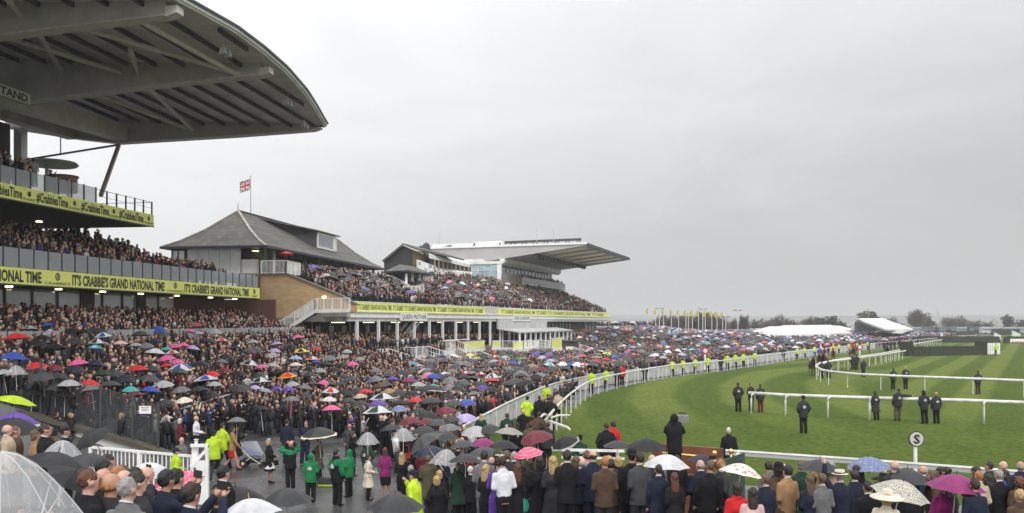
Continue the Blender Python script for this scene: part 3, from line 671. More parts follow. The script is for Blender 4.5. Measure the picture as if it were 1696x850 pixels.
# raked upper terrace
prof=[(0,7.0),(-15,13.4)]
part(qm,'upper_terrace',conc,lambda b:(b.hexa([QM(-1,-9.5,6.0),QM(-1,-.06,6.0),QM(60,-.06,6.0),QM(60,-15,6.0),QM(-1,-9.5,10.8),QM(-1,-.06,6.7),QM(60,-.06,6.7),QM(60,-15,13.0)]),
    b.hexa([QM(60,-15,6.0),QM(60,-.06,6.0),QM(126.3,-.06,6.0),QM(126.3,-12,6.0),QM(60,-15,13.0),QM(60,-.06,6.7),QM(126.3,-.06,6.7),QM(126.3,-12,11.4)])))
# stair with white railings under the fascia, behind the pillars
s3=thing('inner_stair','white railed stair rising behind the pillars beyond the queen mother sign','staircase',tuple(QM(sq(690),-4,2)))
A=QM(sq(683),-1.5,2.4); B=QM(sq(712),-1.5,5.4)
part(s3,'stringer',white,lambda b:(b.bar(A,B,.15,.4),b.bar(A+Vector((-1.6,.5,0)),B+Vector((-1.6,.5,0)),.15,.4)))
railing(s3,A,B,1.1,1.6,white,mid=.3)
# lean-to canopy with its own pillars and a corrugated wall above
lt=thing('lean_to','white lean-to canopy on slim posts below the second name board','canopy',tuple(QM(60,1,0)))
a,c=sq(824),sq(905)
part(lt,'corrugated_wall',corr,lambda b: sbox(b,QM,a,c,-.15,.14,4.35,5.9))
part(lt,'wall_rib',whitew,lambda b:[sbox(b,QM,a+(c-a)*k/40,a+(c-a)*k/40+.12,.14,.2,4.35,5.9) for k in range(40)])
a2,c2_=a-2,sq(905)+6
part(lt,'canopy_roof',mat('lean_to_grey',(.42,.42,.42),.6,.2,.8),lambda b: b.hexa([QM(a,.15,4.3),QM(a+1,3.4,3.75),QM(c2_,3.4,3.75),QM(c2_,.15,4.3),QM(a,.15,4.45),QM(a+1,3.4,3.95),QM(c2_,3.4,3.95),QM(c2_,.15,4.45)]))
for k in range(12):
    s=a+1.2+(c2_-a-1.6)*k/11
    part(lt,'post',white,lambda b: sbox(b,QM,s-.11,s+.11,3.1,3.3,-1,3.76))
    part(lt,'post',white,lambda b: sbox(b,QM,s+1,s+1.15,.0,.14,-1,4.3))
part(qm,'far_end_wall',mat('end_brown',(.10,.08,.07),.8),lambda b: sbox(b,QM,100,112,-2.6,-2.4,2,5.5))
b=MB(); sbox(b,QM,78,78.8,-2.5,-2.4,3,5.2); p0=b.build('window',win_lt,qm)
for k in range(1,9): inst(p0,qm,loc=p0.location+(QM(2.6*k,0,0)-QM(0,0,0)))
part(qm,'dark_wall',dark,lambda b: sbox(b,QM,76,100,-2.7,-2.5,2,5.5))
part(qm,'end_lattice',steel,lambda b:[sbox(b,QM,113+3.5*k,113.6+3.5*k,-3,-2.4,1,5.5) for k in range(4)])
# white stair platforms in front of the pillars
def stairblock(px,s_len,t0,lab,zt=1.35,L=5):
    s=sq(px); o=thing('stair_platform',lab,'steps',tuple(QM(s,t0,0)))
    part(o,'platform',whitew,lambda b: sbox(b,QM,s,s+s_len,.3,t0,-.6,zt))
    railing(o,QM(s,t0,zt),QM(s+s_len,t0,zt),1.15,1.6,white,mid=.25)
    railing(o,QM(s,.4,zt),QM(s,t0,zt),1.15,1.6,white,mid=.25)
    A=QM(s+s_len,t0,zt); B=QM(s+s_len+1.2,t0+L,-.3)
    railing(o,A,B,1.15,1.5,white,mid=.3); railing(o,A+Vector((-1.9,.6,0)),B+Vector((-1.9,.6,0)),1.15,1.5,white,mid=.3)
    for k in range(8):
        p=A.lerp(B,(k+.5)/8); part(o,'step',conc,lambda b: b.box(p.x-2.0,p.x+.2,p.y-.3,p.y+.9,p.z-.2,p.z))
    return o
stairblock(600,3.4,1.6,'white railed steps below the first two pillars of the long stand')
stairblock(658,5.5,1.6,'white railed steps directly below the queen mother name board')
stairblock(722,4,1.2,'white railed steps in front of the brown dado wall',1.9)
stairblock(812,9,5.2,'broad white steps at the near end of the lean-to canopy',1.5,8)
stairblock(872,5,5.5,'white railed steps beneath the middle of the lean-to canopy',1.2)
def limeboard(px,py0,py1,wpx,t,lab):
    s=sq(px,t); s2=sq(px+wpx,t); Y=QM(s,t,0).y
    z0=H+(HY-py1)/F*Y; z1=H+(HY-py0)/F*Y
    o=thing('lime_hoarding',lab,'hoarding',tuple(QM(s,t,z0)))
    part(o,'board',banner,lambda b: sbox(b,QM,s,s2,t,t+.06,z0,z1))
    part(o,'frame',white,lambda b:(sbox(b,QM,s-.2,s2+.2,t-.05,t+.1,z0-.5,z0-.02),sbox(b,QM,s-.2,s2+.2,t-.05,t+.1,z1+.02,z1+.14)))
limeboard(768,568,578,34,.4,'lime advertising board on the front of the podium beyond the brown wall')
limeboard(816,567,574,12,2.5,'small lime board beside the broad white steps')
limeboard(850,568,576,20,4,'lime board under the lean-to canopy beside the white parasol')
limeboard(914,562,577,16,9,'lime board at the end of the lean-to next to a dark kiosk')
k=QM(sq(935,9),9,0); kk=thing('kiosk','small dark kiosk with a pale notice beside the lime board','kiosk',(k.x,k.y,0))
part(kk,'cabin',mat('kiosk_brown',(.06,.055,.045),.8),lambda b: b.box(k.x-1.6,k.x+2.2,k.y,k.y+3,0,2.5)); part(kk,'roof',dark,lambda b: b.hexa([(k.x-1.9,k.y-.3,2.5),(k.x+2.5,k.y-.3,2.3),(k.x+2.5,k.y+3.3,2.3),(k.x-1.9,k.y+3.3,2.5),(k.x-1.9,k.y-.3,2.75),(k.x+2.5,k.y-.3,2.4),(k.x+2.5,k.y+3.3,2.4),(k.x-1.9,k.y+3.3,2.75)]))
part(kk,'notice',white,lambda b: b.box(k.x+.2,k.x+1.4,k.y-.04,k.y-.01,1.1,1.6))
for i in range(7):
    p=W(955+i*17,570+i*1.5,190); o=thing('white_barrier','pale crowd barrier panel %s on the steps past the dark kiosk'%('nearest the kiosk','beside the first one','third along','in the middle','just right of the middle','last but one','farthest right')[i] ,'barrier',(p.x,p.y,p.z-2),group='pale barriers past the kiosk')
    part(o,'panel',corr,lambda b: b.box(p.x-.95,p.x+.85,p.y,p.y+.1,p.z-1.3,p.z+.1)); part(o,'top_rail',white,lambda b: b.box(p.x-1,p.x+.9,p.y-.03,p.y+.13,p.z+.1,p.z+.2))
# ---------------- press box and small pavilion between the stands ----------------
pb=thing('press_box','dark gabled building with white cladding bands above the packed terrace','building',tuple(W(690,450,140)))
YA=140
g=[W(636,452,YA),W(682,452,YA),W(683,416,YA),W(668,407,YA),W(636,431,YA)]
part(pb,'gable_wall',mat('black_cladding',(.028,.028,.032),.7,.1,2),lambda b: b.prism(g,(1.2,14,0)))
part(pb,'roof',slate,lambda b:(b.hexa([W(666,405.2,YA-.6),W(690,414,YA-.6),W(690,414,YA-.6)+Vector((6.5,16,-.6)),W(666,405.2,YA-.6)+Vector((5,18,-.2))]+[p+Vector((0,0,.25)) for p in (W(666,405.2,YA-.6),W(690,414,YA-.6),W(690,414,YA-.6)+Vector((6.5,16,-.6)),W(666,405.2,YA-.6)+Vector((5,18,-.2)))]),
   b.bar(W(634,433,YA-.4),W(667,406,YA-.4),1.0,.25)))
part(pb,'brown_wall',brickmat('tan_brick',(.24,.17,.09),(.2,.14,.075),(.16,.12,.08)),lambda b: b.prism([W(683.4,447,YA-.1),W(710,447,YA+6),W(710,424,YA+6),W(683.4,416,YA-.1)],(.5,3,0)))
part(pb,'white_wall',white,lambda b: b.prism([W(690,447,YA-.8),W(718,450,YA+4),W(718,440,YA+4),W(690,430,YA-.8)],(.3,2,0)))
for a,c in (((693,434),(697,439)),((710,438),(716,444))): part(pb,'window',win,lambda b: b.prism([W(a[0],c[1],YA-1.2),W(c[0],c[1],YA-1.2),W(c[0],a[1],YA-1.2),W(a[0],a[1],YA-1.2)],(0,.1,0)))
part(pb,'cladding_band',white,lambda b:(b.prism([W(711,421,YA+2),W(711,428,YA+2),W(778,443,YA+31),W(778,437.5,YA+31)],(-1,4,1.0))))
part(pb,'cladding_band',white,lambda b:(b.prism([W(706,443,YA+1),W(706,452,YA+1),W(783,463,YA+31),W(783,454,YA+31)],(-1,4,1.0))))
part(pb,'window_band',dark,lambda b: b.prism([W(712,428,YA+4),W(712,446,YA+4),W(780,458,YA+34),W(780,442,YA+34)],(-1,3,0)))
for k in range(9):
    a=W(720+7*k,433+1.3*k,YA+4+3.2*k); part(pb,'window_post',mat('post_tan',(.30,.24,.17),.7),lambda b: b.box(a.x-.1,a.x+.1,a.y,a.y+.3,a.z-1.4,a.z+.2))
part(pb,'floor_slab',dark,lambda b: b.prism([W(700,452,YA+3),W(700,458,YA+3),W(782,468,YA+34),W(782,464,YA+34)],(-3,4,0)))
pv=thing('pavilion','small open pavilion with hipped slate roof in front of the dark gable','pavilion',tuple(W(665,470,122)))
e0=[W(633,451,122),W(676,449,119),W(720,455,135),W(690,457,140)]
ap=W(662,438,124); ap2=W(684,441,131)
part(pv,'roof',slate,lambda b: b.add(e0+[ap,ap2],[(0,1,4),(1,2,5,4),(2,3,5),(3,0,4,5),(3,2,1,0)]))
part(pv,'gutter',navy,lambda b:[b.bar(e0[k],e0[(k+1)%4],.2,.2) for k in range(4)])
for px,py,Y in ((673,465,120),(683,466,124),(695,467,128),(714,468,134)):
    p=W(px,py+5,Y); part(pv,'column',white,lambda b: b.box(p.x-.14,p.x+.14,p.y-.1,p.y+.1,p.z,W(px,453,Y).z))
part(pv,'side_wall',dark,lambda b: b.prism([W(640,462,123),W(672,470,120.5),W(672,451,120.5),W(640,452,123)],(.2,1,0)))
part(pv,'window_bay',whitew,lambda b: b.prism([W(700,468,131),W(716,469,134),W(716,457,134),W(700,456,131)],(.1,.5,0)))
# diagonal white aisle walls on the upper terrace
for (a,c,lab) in (((648,455),(684,477),'white stepped aisle wall running down past the small pavilion'),((702,485),(768,520),'white stepped aisle wall running down towards the lime fascia')):
    A=W(a[0],a[1],122); B=W(c[0],c[1],118 if a[0]<700 else 128)
    if a[0]>700: A=W(a[0],a[1],124)
    o=thing('aisle_wall',lab,'wall',tuple(B)); part(o,'parapet',whitew,lambda b: b.prism([A,B,B-Vector((0,0,1.0)),A-Vector((0,0,1.0))],(.1,.35,0)))
o=thing('upper_platform','white railed platform among the umbrellas halfway up the upper terrace','platform',tuple(W(685,490,115)))
A,B=W(668,490,113),W(702,488,119); part(o,'deck',whitew,lambda b: b.prism([A,B,B+Vector((0,0,-.8)),A+Vector((0,0,-.8))],(-.2,2,0))); railing(o,A,B,1.15,1.4,white,mid=.28)
o=thing('upper_platform','pale solid fronted barrier on the terrace below the end of the slate eaves','platform',tuple(W(625,470,115)))
A,B=W(606,466,108),W(648,470,118); part(o,'panel',corr,lambda b: b.prism([A,B,B+Vector((0,0,-1.1)),A+Vector((0,0,-1.1))],(-.05,.1,0))); railing(o,A,B,.2,2,white,mid=1)
# ---------------- far stand with the upswept wedge roof ----------------
fs=thing('wedge_roof_stand','modern far stand with upswept white edged wedge roof and teal glazing','grandstand',tuple(QM(90,-16,0)))
sA,sB=84.3,126.2
tip=4.9; zt=20.35
def wd(s,t,z): return QM(s,t,z)
rsf=mat('roof_soffit',(.42,.41,.41),.6,.1,.3); uz=lambda t: 17.6+(t+15)*2.55/19.9
def wpiece(s0,s1,pts): part(fs,'wedge_roof',rsf,lambda b: b.prism([wd(s0,t,z) for t,z in pts],wd(s1,0,0)-wd(s0,0,0)))
wpiece(sA,sB,[(-15,17.6),(-5,uz(-5)),(-5,20.4),(-30,20.3),(-30,18.2)]); wpiece(sA,sB,[(3.9,uz(3.9)),(tip,20.15),(tip,20.45),(3.9,20.44)])
ss0=sA
for k in range(5):
    wpiece(ss0,sA+2.4+k*8.1,[(-5,uz(-5)),(3.9,uz(3.9)),(3.9,20.44),(-5,20.4)]); ss0=sA+2.4+k*8.1+5.6
wpiece(ss0,sB,[(-5,uz(-5)),(3.9,uz(3.9)),(3.9,20.44),(-5,20.4)])
sky_l=mat('skylight_cream',(.75,.73,.60),.5); n,l,b_=nodes_of(sky_l); tr=n.new('ShaderNodeBsdfTranslucent'); tr.inputs[0].default_value=(.55,.53,.42,1); mm=n.new('ShaderNodeMixShader'); mm.inputs[0].default_value=.45; l.new(b_.outputs[0],mm.inputs[1]); l.new(tr.outputs[0],mm.inputs[2]); l.new(mm.outputs[0],n['Material Output'].inputs[0])
part(fs,'roof_edge',white,lambda b:(b.bar(wd(sA-.1,-31,20.4),wd(sA-.1,tip,20.55),.3,.35),))
part(fs,'front_edge',navy,lambda b: (b.bar(wd(sA,tip+.05,20.3),wd(sB,tip+.05,20.3),.3,.55),b.bar(wd(sB,tip,20.2),wd(sB,-15,17.7),.3,.3)))
for k in range(5):
    s=sA+2.4+k*8.1; part(fs,'roof_light',sky_l,lambda b: b.hexa([wd(s,-5.0,19.2),wd(s,3.9,uz(3.9)+.1),wd(s+5.6,3.9,uz(3.9)+.1),wd(s+5.6,-5.0,19.2),wd(s,-5.0,19.24),wd(s,3.9,uz(3.9)+.14),wd(s+5.6,3.9,uz(3.9)+.14),wd(s+5.6,-5.0,19.24)]))
for k in range(16): part(fs,'floodlight',darkm,lambda b:b.ell(wd(sA+1+k*2.6,-5.5,18.35),(.5,.5,.45),6,4))
part(fs,'ring_beam',whitew,lambda b:(b.hexa([wd(sA-.4,-12.4,16.7),wd(sA-.4,-11.7,17.2),wd(sB,-11.7,17.2),wd(sB,-12.4,16.7),wd(sA-.4,-12.7,17.85),wd(sA-.4,-11.7,17.98),wd(sB,-11.7,17.98),wd(sB,-12.7,17.85)]),sbox(b,QM,sA-.6,sA-.1,-22,-12.4,16.9,17.5)))
part(fs,'corner_column',white,lambda b: sbox(b,QM,sA-.5,sA+.3,-13.2,-12.4,12.0,16.9))
part(fs,'facade',win,lambda b: sbox(b,QM,sA+.4,sB-1,-13.8,-13.6,12,17.75))
for k in range(16): part(fs,'facade_mullion',whitew,lambda b: sbox(b,QM,sA+1+k*2.55,sA+1.25+k*2.55,-13.58,-13.45,13.5,17.5))
for i in range(6):
    for j in range(4):
        part(fs,'glazed_panel',winteal,lambda b: sbox(b,QM,sA-.3,sA-.2,-13.2-1.35*i-1.25,-13.2-1.35*i,12.2+j*1.18,12.2+j*1.18+1.08))
part(fs,'glazing_frame',whitew,lambda b:([sbox(b,QM,sA-.38,sA-.31,-13.23-1.35*i,-13.13-1.35*i,12,17) for i in range(7)],[sbox(b,QM,sA-.38,sA-.31,-21.5,-13.1,12.1+j*1.18,12.18+j*1.18) for j in range(5)]))
part(fs,'rear_block',whitew,lambda b:(sbox(b,QM,sA-.1,sB-2,-32,-16.3,2,18),b.prism([wd(sA-.2,-15.6,17.6),wd(sA-.2,-30,18.4),wd(sA-.2,-30,17.0),wd(sA-.2,-15.6,17.0)],(-.05,-.1,0))))
part(fs,'balcony_front',mat('balcony_glass',(.13,.16,.155),.15,.15,.5),lambda b: sbox(b,QM,sA+9,sB+2,-11.4,-11.2,13.5,14.75))
part(fs,'balcony_slab',whitew,lambda b:(sbox(b,QM,sA+9,sB+2.2,-15,-11.1,13.2,13.48)))
part(fs,'balcony_end',mat('brown_cladding',(.17,.14,.12),.7),lambda b: sbox(b,QM,sA-.2,sA+9,-12.3,-11.1,13.0,15.0))
part(fs,'under_slab',dark,lambda b: sbox(b,QM,sA,sB+1.5,-15.5,-12.6,11.2,13.2))
part(fs,'roof_plant',white,lambda b:(b.prism([W(716,417,190),W(787,413,190),W(787,403,190),W(716,405,190)],(2,6,0)),b.prism([W(787.2,412,190.5),W(831,410,190.5),W(831,399,190.5),W(787.2,401,190.5)],(2,6,0))))
part(fs,'roof_bracket',darkm,lambda b:(b.bar(W(724,415,189.5),W(746,407,189.5),.3,.4),b.bar(W(745,412,189.3),W(748,406,189.3),.2,.2),b.bar(W(783,409,189.3),W(787,403,189.3),.3,.3),b.bar(W(826,408,189.3),W(829,402,189.3),.3,.3)))
part(fs,'roof_gantry',darkm,lambda b:(b.bar(W(832,402,192),W(962,396.5,205),.3,.55),[b.bar(W(x,401.8-(x-832)*.042,195),W(x+d,406,195),.2,.2) for x in range(850,962,18) for d in (-5,6)]))
for px,y0,y1 in ((727,384,406),(889,378,400),(917,378,398)): part(fs,'mast',corr,lambda b: b.tube(W(px,y1+4,195),W(px,y0,195),.10,.05,6))
part(fs,'camera_platform',dark,lambda b:(b.ell(W(706,413,165),(.8,.8,1.3),6,4),b.ell(W(698,411,165),(.6,.6,.5),6,4),b.bar(W(690,417,165),W(725,419,165),.3,.2)))
# ================= rails, fences and the course =================
up=Vector((0,0,1))
def rail_line(name,label,pts,h,step,parent_cat='rail',r=.075,curved=True,posts=True,lean=None,m=railw,start_hook=False):
    o=thing(name,label,parent_cat,(pts[0][0],pts[0][1],0))
    P=[Vector((p[0],p[1],0)) for p in pts]
    # resample
    out_=[P[0]]; 
    for a,c in zip(P,P[1:]):
        n=max(1,int((c-a).length/1.2))
        out_+= [a.lerp(c,k/n) for k in range(1,n+1)]
    part(o,'top_rail',m,lambda b: b.path([p+up*h for p in out_],[r*1.0]*len(out_),8),smooth=True)
    d=0; nxt=0; cnt=0
    for a,c in zip(out_,out_[1:]):
        L=(c-a).length
        while nxt<=d+L:
            p=a.lerp(c,(nxt-d)/L); dr=(c-a).normalized(); side=Vector((dr.y,-dr.x,0))*(lean or 0)
            def f(b):
                if lean: b.path([p+side*1.0,p+side*1.0+up*(h-.28),p+side*.75+up*(h-.08),p+side*.3+up*(h+.0),p+up*h],[.055]*5,7)
                else: b.tube(p+up*-.3,p+up*h,.04,n=6)
            part(o,'post',m,f,smooth=bool(lean)); cnt+=1
            nxt+=step
        d+=L
    return o
rp=[(p.x,p.y) for p in RAIL]
rail_line('running_rail','long white running rail curving round the edge of the packed enclosure',rp,1.2,2.9,r=.062)
# paling fence behind it
def smooth_pts(pts,n=1.0):
    out_=[Vector((pts[0][0],pts[0][1],0))]
    for a,c in zip(pts,pts[1:]):
        a=Vector((a[0],a[1],0)); c=Vector((c[0],c[1],0)); k=max(1,int((c-a).length/n)); out_+=[a.lerp(c,i/k) for i in range(1,k+1)]
    return out_
pf=thing('paling_fence','white paling fence holding back the umbrella crowd behind the running rail','fence',tuple(PALW[0]))
pp=smooth_pts([(p.x,p.y) for p in PALW],2.4)
for a,c in zip(pp,pp[1:]):
    za,zc=ground(a.x,a.y),ground(c.x,c.y)
    b=MB(); L=(c-a).length; n=max(2,int(L/(.17 if a.y<100 else .4)))
    ww=.03 if a.y<100 else .07
    for i in range(n):
        p=a.lerp(c,(i+.5)/n); z=za+(zc-za)*(i+.5)/n; b.box(p.x-ww,p.x+ww,p.y-.012,p.y+.012,z+.08,z+1.15)
    b.bar(a+up*(za+.35),c+up*(zc+.35),.03,.07); b.bar(a+up*(za+.95),c+up*(zc+.95),.03,.07)
    b.build('paling_panel',mat('paling_grey_white',(.47,.47,.46),.7,.25,2),pf)
    part(pf,'post',white,lambda b: b.box(a.x-.05,a.x+.05,a.y-.05,a.y+.05,za,za+1.25))
part(pf,'top_rail',railw,lambda b:[b.bar(a+up*(ground(a.x,a.y)+1.2),c+up*(ground(c.x,c.y)+1.2),.12,.06) for a,c in zip(pp,pp[1:])])
# tall white posts in the crowd by the fence
for i,(px,pb_,pt_,lab) in enumerate(((793,672,641,'tall white post in the crowd by the fence, nearer one'),(812,665,636,'tall white post in the crowd by the fence, farther one'))):
    p=on(px,pb_); o=MB().tube(p,p+up*((pb_-pt_)/F*p.y+.6),.07).build('white_post',white); tag(o,lab,'post')
# broken rail end and gate at the near corner
nr=[Vector((1.9,30.6,0)),Vector((7.1,30.1,0)),Vector((10.5,28.3,0)),Vector((14.8,25.7,0)),Vector((21,22.0,0)),Vector((30,16.8,0))]
near=thing('near_rail','thick white plastic rail with bent post tops in front of the nearest crowd','rail',tuple(nr[1]))
def slab(b,pts,z0,z1,w_):
    for a,c in zip(pts,pts[1:]): 
        d=(c-a).normalized(); s_=Vector((d.y,-d.x,0))*w_/2
        b.hexa([a-s_+up*z0,a+s_+up*z0,c+s_+up*z0,c-s_+up*z0,a-s_*.6+up*z1,a+s_*.6+up*z1,c+s_*.6+up*z1,c-s_*.6+up*z1])
part(near,'top_rail',railw,lambda b: slab(b,nr[1:],1.21,1.26,.10))
part(near,'lower_rail',corr,lambda b: slab(b,nr[1:],1.08,1.20,.08))
for px,py in ((1222,757),(1462,790),(1650,806)):
    p=None
    for k in range(400):
        s=k/400*4; i=min(3,int(s)); q=nr[1+i].lerp(nr[2+i],s-i); x=CX+F*q.x/q.y
        if x>=px: p=q; break
    part(near,'bent_post',mat('cream_plastic',(.62,.58,.48),.4,.1),lambda b: b.path([p+Vector((-.45,-.95,-.1)),p+Vector((-.42,-.9,.75)),p+Vector((-.3,-.68,1.0)),p+Vector((-.1,-.3,1.12)),p+up*1.12],[.085]*5,10),smooth=True)
o=thing('short_rail','short white rail section behind the dark umbrellas at the rostrum','rail',tuple(nr[0]))
part(o,'top_rail',railw,lambda b: slab(b,[Vector((1.6,29.3,0)),Vector((3.6,29.0,0))],1.32,1.40,.09)); part(o,'lower_rail',whitew,lambda b: slab(b,[Vector((1.6,29.3,0)),Vector((3.6,29.0,0))],1.08,1.15,.06))
for x in (1.8,3.4): part(o,'post',white,lambda b: b.tube((x,29.2,-.4),(x,29.2,1.33),.05))
ge=thing('rail_gate','bent white rail end with a loose bar at the corner of the course','gate',tuple(G(905,700,0)))
A=RAIL[0]*1.0; A.z=0
part(ge,'curved_end',mat('cream_plastic',(.62,.58,.48),.4,.1),lambda b:(b.path([A+up*1.2,A+Vector((-.25,-1.2,1.15)),A+Vector((-.35,-1.7,.9)),A+Vector((-.35,-1.8,.0))],[.055]*4,8),b.path([A+Vector((.1,.2,1.3)),A+Vector((-.1,-.3,1.45)),A+Vector((-.35,-1.0,1.35)),A+Vector((-.4,-1.3,.5))],[.05]*4,8)),smooth=True)
q0,q1=G(908,697,1.1),G(940,708,.95)
part(ge,'loose_bar',white,lambda b:(b.bar(q0,q1,.08,.08),b.bar(q1,q1+Vector((.05,-.8,.0)),.06,.06)))
q=G(932,735,.0); part(ge,'curved_end',mat('cream_plastic',(.6,.6,.5),.4),lambda b: b.path([q+Vector((-.6,0,-.3)),q+Vector((-.6,0,.9)),q+Vector((-.5,.1,1.15)),q+Vector((-.2,.2,1.25)),q+Vector((.35,.3,1.25))],[.05]*5,8),smooth=True)
# inner rails on the course
a=[G(1240,651,1.2),G(1300,654.5,1.2),G(1400,658,1.2),G(1500,661,1.2),G(1600,663.5,1.2),G(1696,667,1.2),G(1800,671,1.2)]
o=thing('inner_rail','white inner rail with gooseneck posts in front of the standing stewards','rail',tuple(a[0]*1))
aa=[Vector((p.x,p.y,0)) for p in a]
part(o,'top_rail',railw,lambda b: b.path([p+up*1.2 for p in aa],.10,8),smooth=True)
for px in (1240,1296,1366,1434,1520,1621,1735):
    for p,q in zip(aa,aa[1:]):
        x0,x1=CX+F*p.x/p.y,CX+F*q.x/q.y
        if x0-.6<=px<=x1:
            m_=p.lerp(q,(px-x0)/(x1-x0)); part(o,'gooseneck_post',railw,lambda b: b.path([m_+Vector((0,-.55,-.1)),m_+Vector((0,-.55,.9)),m_+Vector((.08,-.45,1.12)),m_+Vector((.3,-.15,1.2)),m_+Vector((.5,0,1.2))],[.065]*5,7),smooth=True); break
def bez(p): return [G(x,y,1.2) for x,y in p]
a=bez([(1696,630.5),(1600,627),(1500,623.5),(1420,620),(1380,616),(1362,613),(1352,608),(1352,605),(1358,601.5),(1375,598.5),(1400,596),(1430,592),(1460,588),(1500,581)])
rail_line('inner_rail','far white inner rail rounding the bend behind the stewards',[(p.x,p.y) for p in a],1.2,3.4,r=.10)
a=bez([(1364,602),(1380,597),(1420,591),(1460,585.5),(1490,580)])
rail_line('inner_rail','second white rail running beside the bend towards the big fence',[(p.x,p.y) for p in a],1.2,3.4,r=.09)
a=bez([(1505,572),(1530,568),(1560,563.5)])
rail_line('inner_rail','short white rail on the far side of the nearest steeplechase fence',[(p.x,p.y) for p in a],1.3,4,r=.11)
a=[G(1480,574,1.2),G(1560,565,1.2),G(1600,560.5,1.2),G(1640,556,1.2)]
# S sign
p=Vector(((1517-CX)/F*28.6,28.6,0)); sgn=thing('course_sign','round white course sign with black letter S on a white post','sign',tuple(p))
zc=H-(727-HY)/F*28.6
part(sgn,'post',white,lambda b: b.box(p.x-.045,p.x+.045,p.y,p.y+.08,-.1,zc-.22))
def disc(b,r,y,z,n=28): b.prism([(p.x+r*math.cos(k*2*math.pi/n),y,z+r*math.sin(k*2*math.pi/n)) for k in range(n)],(0,.03,0))
part(sgn,'rim',black,lambda b: disc(b,.245,p.y-.035,zc)); dd=part(sgn,'disc',mat('sign_face',(.50,.49,.46),.5),lambda b: disc(b,.215,p.y-.06,zc))
text('S',.27,.20,black,'lettering',.035,sgn,(p.x-.10,p.y-.06,zc-.135),(1,0,0),(0,0,1),.004)
# distance discs (red with white face)
for px,py,Y,rr,lab in ((1168,581,104,.40,'round red marker disc with white centre standing at the edge of the crowd'),(1424,575,150,.52,'round red marker disc on a post where the horses pass')):
    p=Vector(((px-CX)/F*Y,Y,0)); zc=H-(py-HY)/F*Y
    o=thing('marker_disc',lab,'sign',tuple(p)); part(o,'post',white,lambda b: b.box(p.x-.09,p.x+.09,p.y,p.y+.1,0,zc))
    part(o,'rim',fred,lambda b: disc(b,rr,p.y-.04,zc)); part(o,'disc',fwh,lambda b: disc(b,rr*.6,p.y-.07,zc))
    if Y>140: part(o,'frame_posts',mat('post_green',(.05,.09,.07),.6),lambda b:(b.box(p.x-.7,p.x-.5,p.y+.2,p.y+.4,0,zc+.4),b.box(p.x+1.6,p.x+1.8,p.y+.2,p.y+.4,0,zc+1.4)))
# steeplechase fences: dark birch rows
birch=mat('birch_brush',(.022,.028,.015),.95,.5,3,bump=1.,bscale=8)
spruce=mat('spruce_dressing',(.03,.06,.02),.95,.5,3,bump=1.,bscale=8)
def brush(name,label,p0,p1,h,depth,wings=True,seed=1,top=spruce):
    r_=random.Random(seed); a=Vector(p0); c=Vector(p1); a.z=c.z=0; L=(c-a).length; d=(c-a).normalized(); nrm=Vector((-d.y,d.x,0))
    o=thing(name,label,'jump',tuple(a))
    b=MB(); n=int(L/.35)
    for i in range(n):
        p=a+d*(L*(i+.5)/n); hh=h*(1+r_.uniform(-.06,.06)); w2=L/n*.62; q=nrm*depth/2
        e1=p-d*w2; e2=p+d*w2
        b.hexa([e1-q,e2-q,e2+q,e1+q,e1-q*.5+up*hh,e2-q*.5+up*hh*(1+r_.uniform(-.03,.03)),e2+q*.5+up*hh,e1+q*.5+up*hh])
    b.build('birch_body',birch,o)
    b=MB()
    for i in range(int(L*9)):
        p=a+d*r_.uniform(0,L)+nrm*r_.uniform(-depth*.3,depth*.3)+up*h*r_.uniform(.8,1.0); t_=p+Vector((r_.uniform(-.12,.12),r_.uniform(-.12,.12),r_.uniform(.1,.3)))
        b.bar(p,t_,.06,.06)
    b.build('twigs',top,o,kind='stuff')
    if wings:
        for q in (a,c): part(o,'side_wing',birch,lambda b: b.box(q.x-.9,q.x+.9,q.y-.3,q.y+.3,0,h*1.55))
    return o
f1a,f1b=G(1502,590,0),G(1625,588,0)
brush('steeplechase_fence','nearest dark birch steeplechase fence with raised dark ends',f1a,f1b,1.45,1.2,seed=2)
p=G(1630,587,0); wg=thing('fence_wing','white slatted wing panel at the right end of the nearest fence','panel',tuple(p))
for k in range(8): part(wg,'slat',white,lambda b: b.box(p.x+k*.38,p.x+k*.38+.24,p.y-.3+.1*k,p.y-.25+.1*k,0,1.9))
part(wg,'crossbar',white,lambda b:(b.bar(p+Vector((0,-.2,.4)),p+Vector((3,.55,.4)),.08,.12),b.bar(p+Vector((0,-.2,1.6)),p+Vector((3,.55,1.6)),.08,.12)))
part(wg,'end_post',mat('pale_blue',(.35,.50,.55),.6),lambda b: b.box(p.x-.3,p.x-.05,p.y-.4,p.y-.2,0,2.1))
for i,(x0,x1,yb,h,lab) in enumerate(((1522,1654,567.5,1.6,'second birch fence farther down the course'),(1572,1617,555,1.5,'low dark fence seen far off between the white wings'),(1643,1688,555,2.4,'far green topped fence on the right of the course'),(1664,1720,568.5,1.7,'dark fence at the right edge with a white banner'),(1530,1560,566,1.0,'small low brush hurdle in front of the second fence'))):
    Yy=Yat(yb,0); brush('steeplechase_fence',lab,G(x0,yb,0),G(x1,yb,0),h,1.8,seed=5+i,wings=i in (1,))
p=G(1668,569,0); o=MB(); o.box(p.x,p.x+4,p.y-1.5,p.y-1.4,.2,1.2); o=o.build('white_banner',white); tag(o,'red and white banner lying against the right edge fence','banner')
b=MB(); b.box(p.x+.2,p.x+3.8,p.y-1.52,p.y-1.505,.25,.5); b.build('red_strip',fred,o)
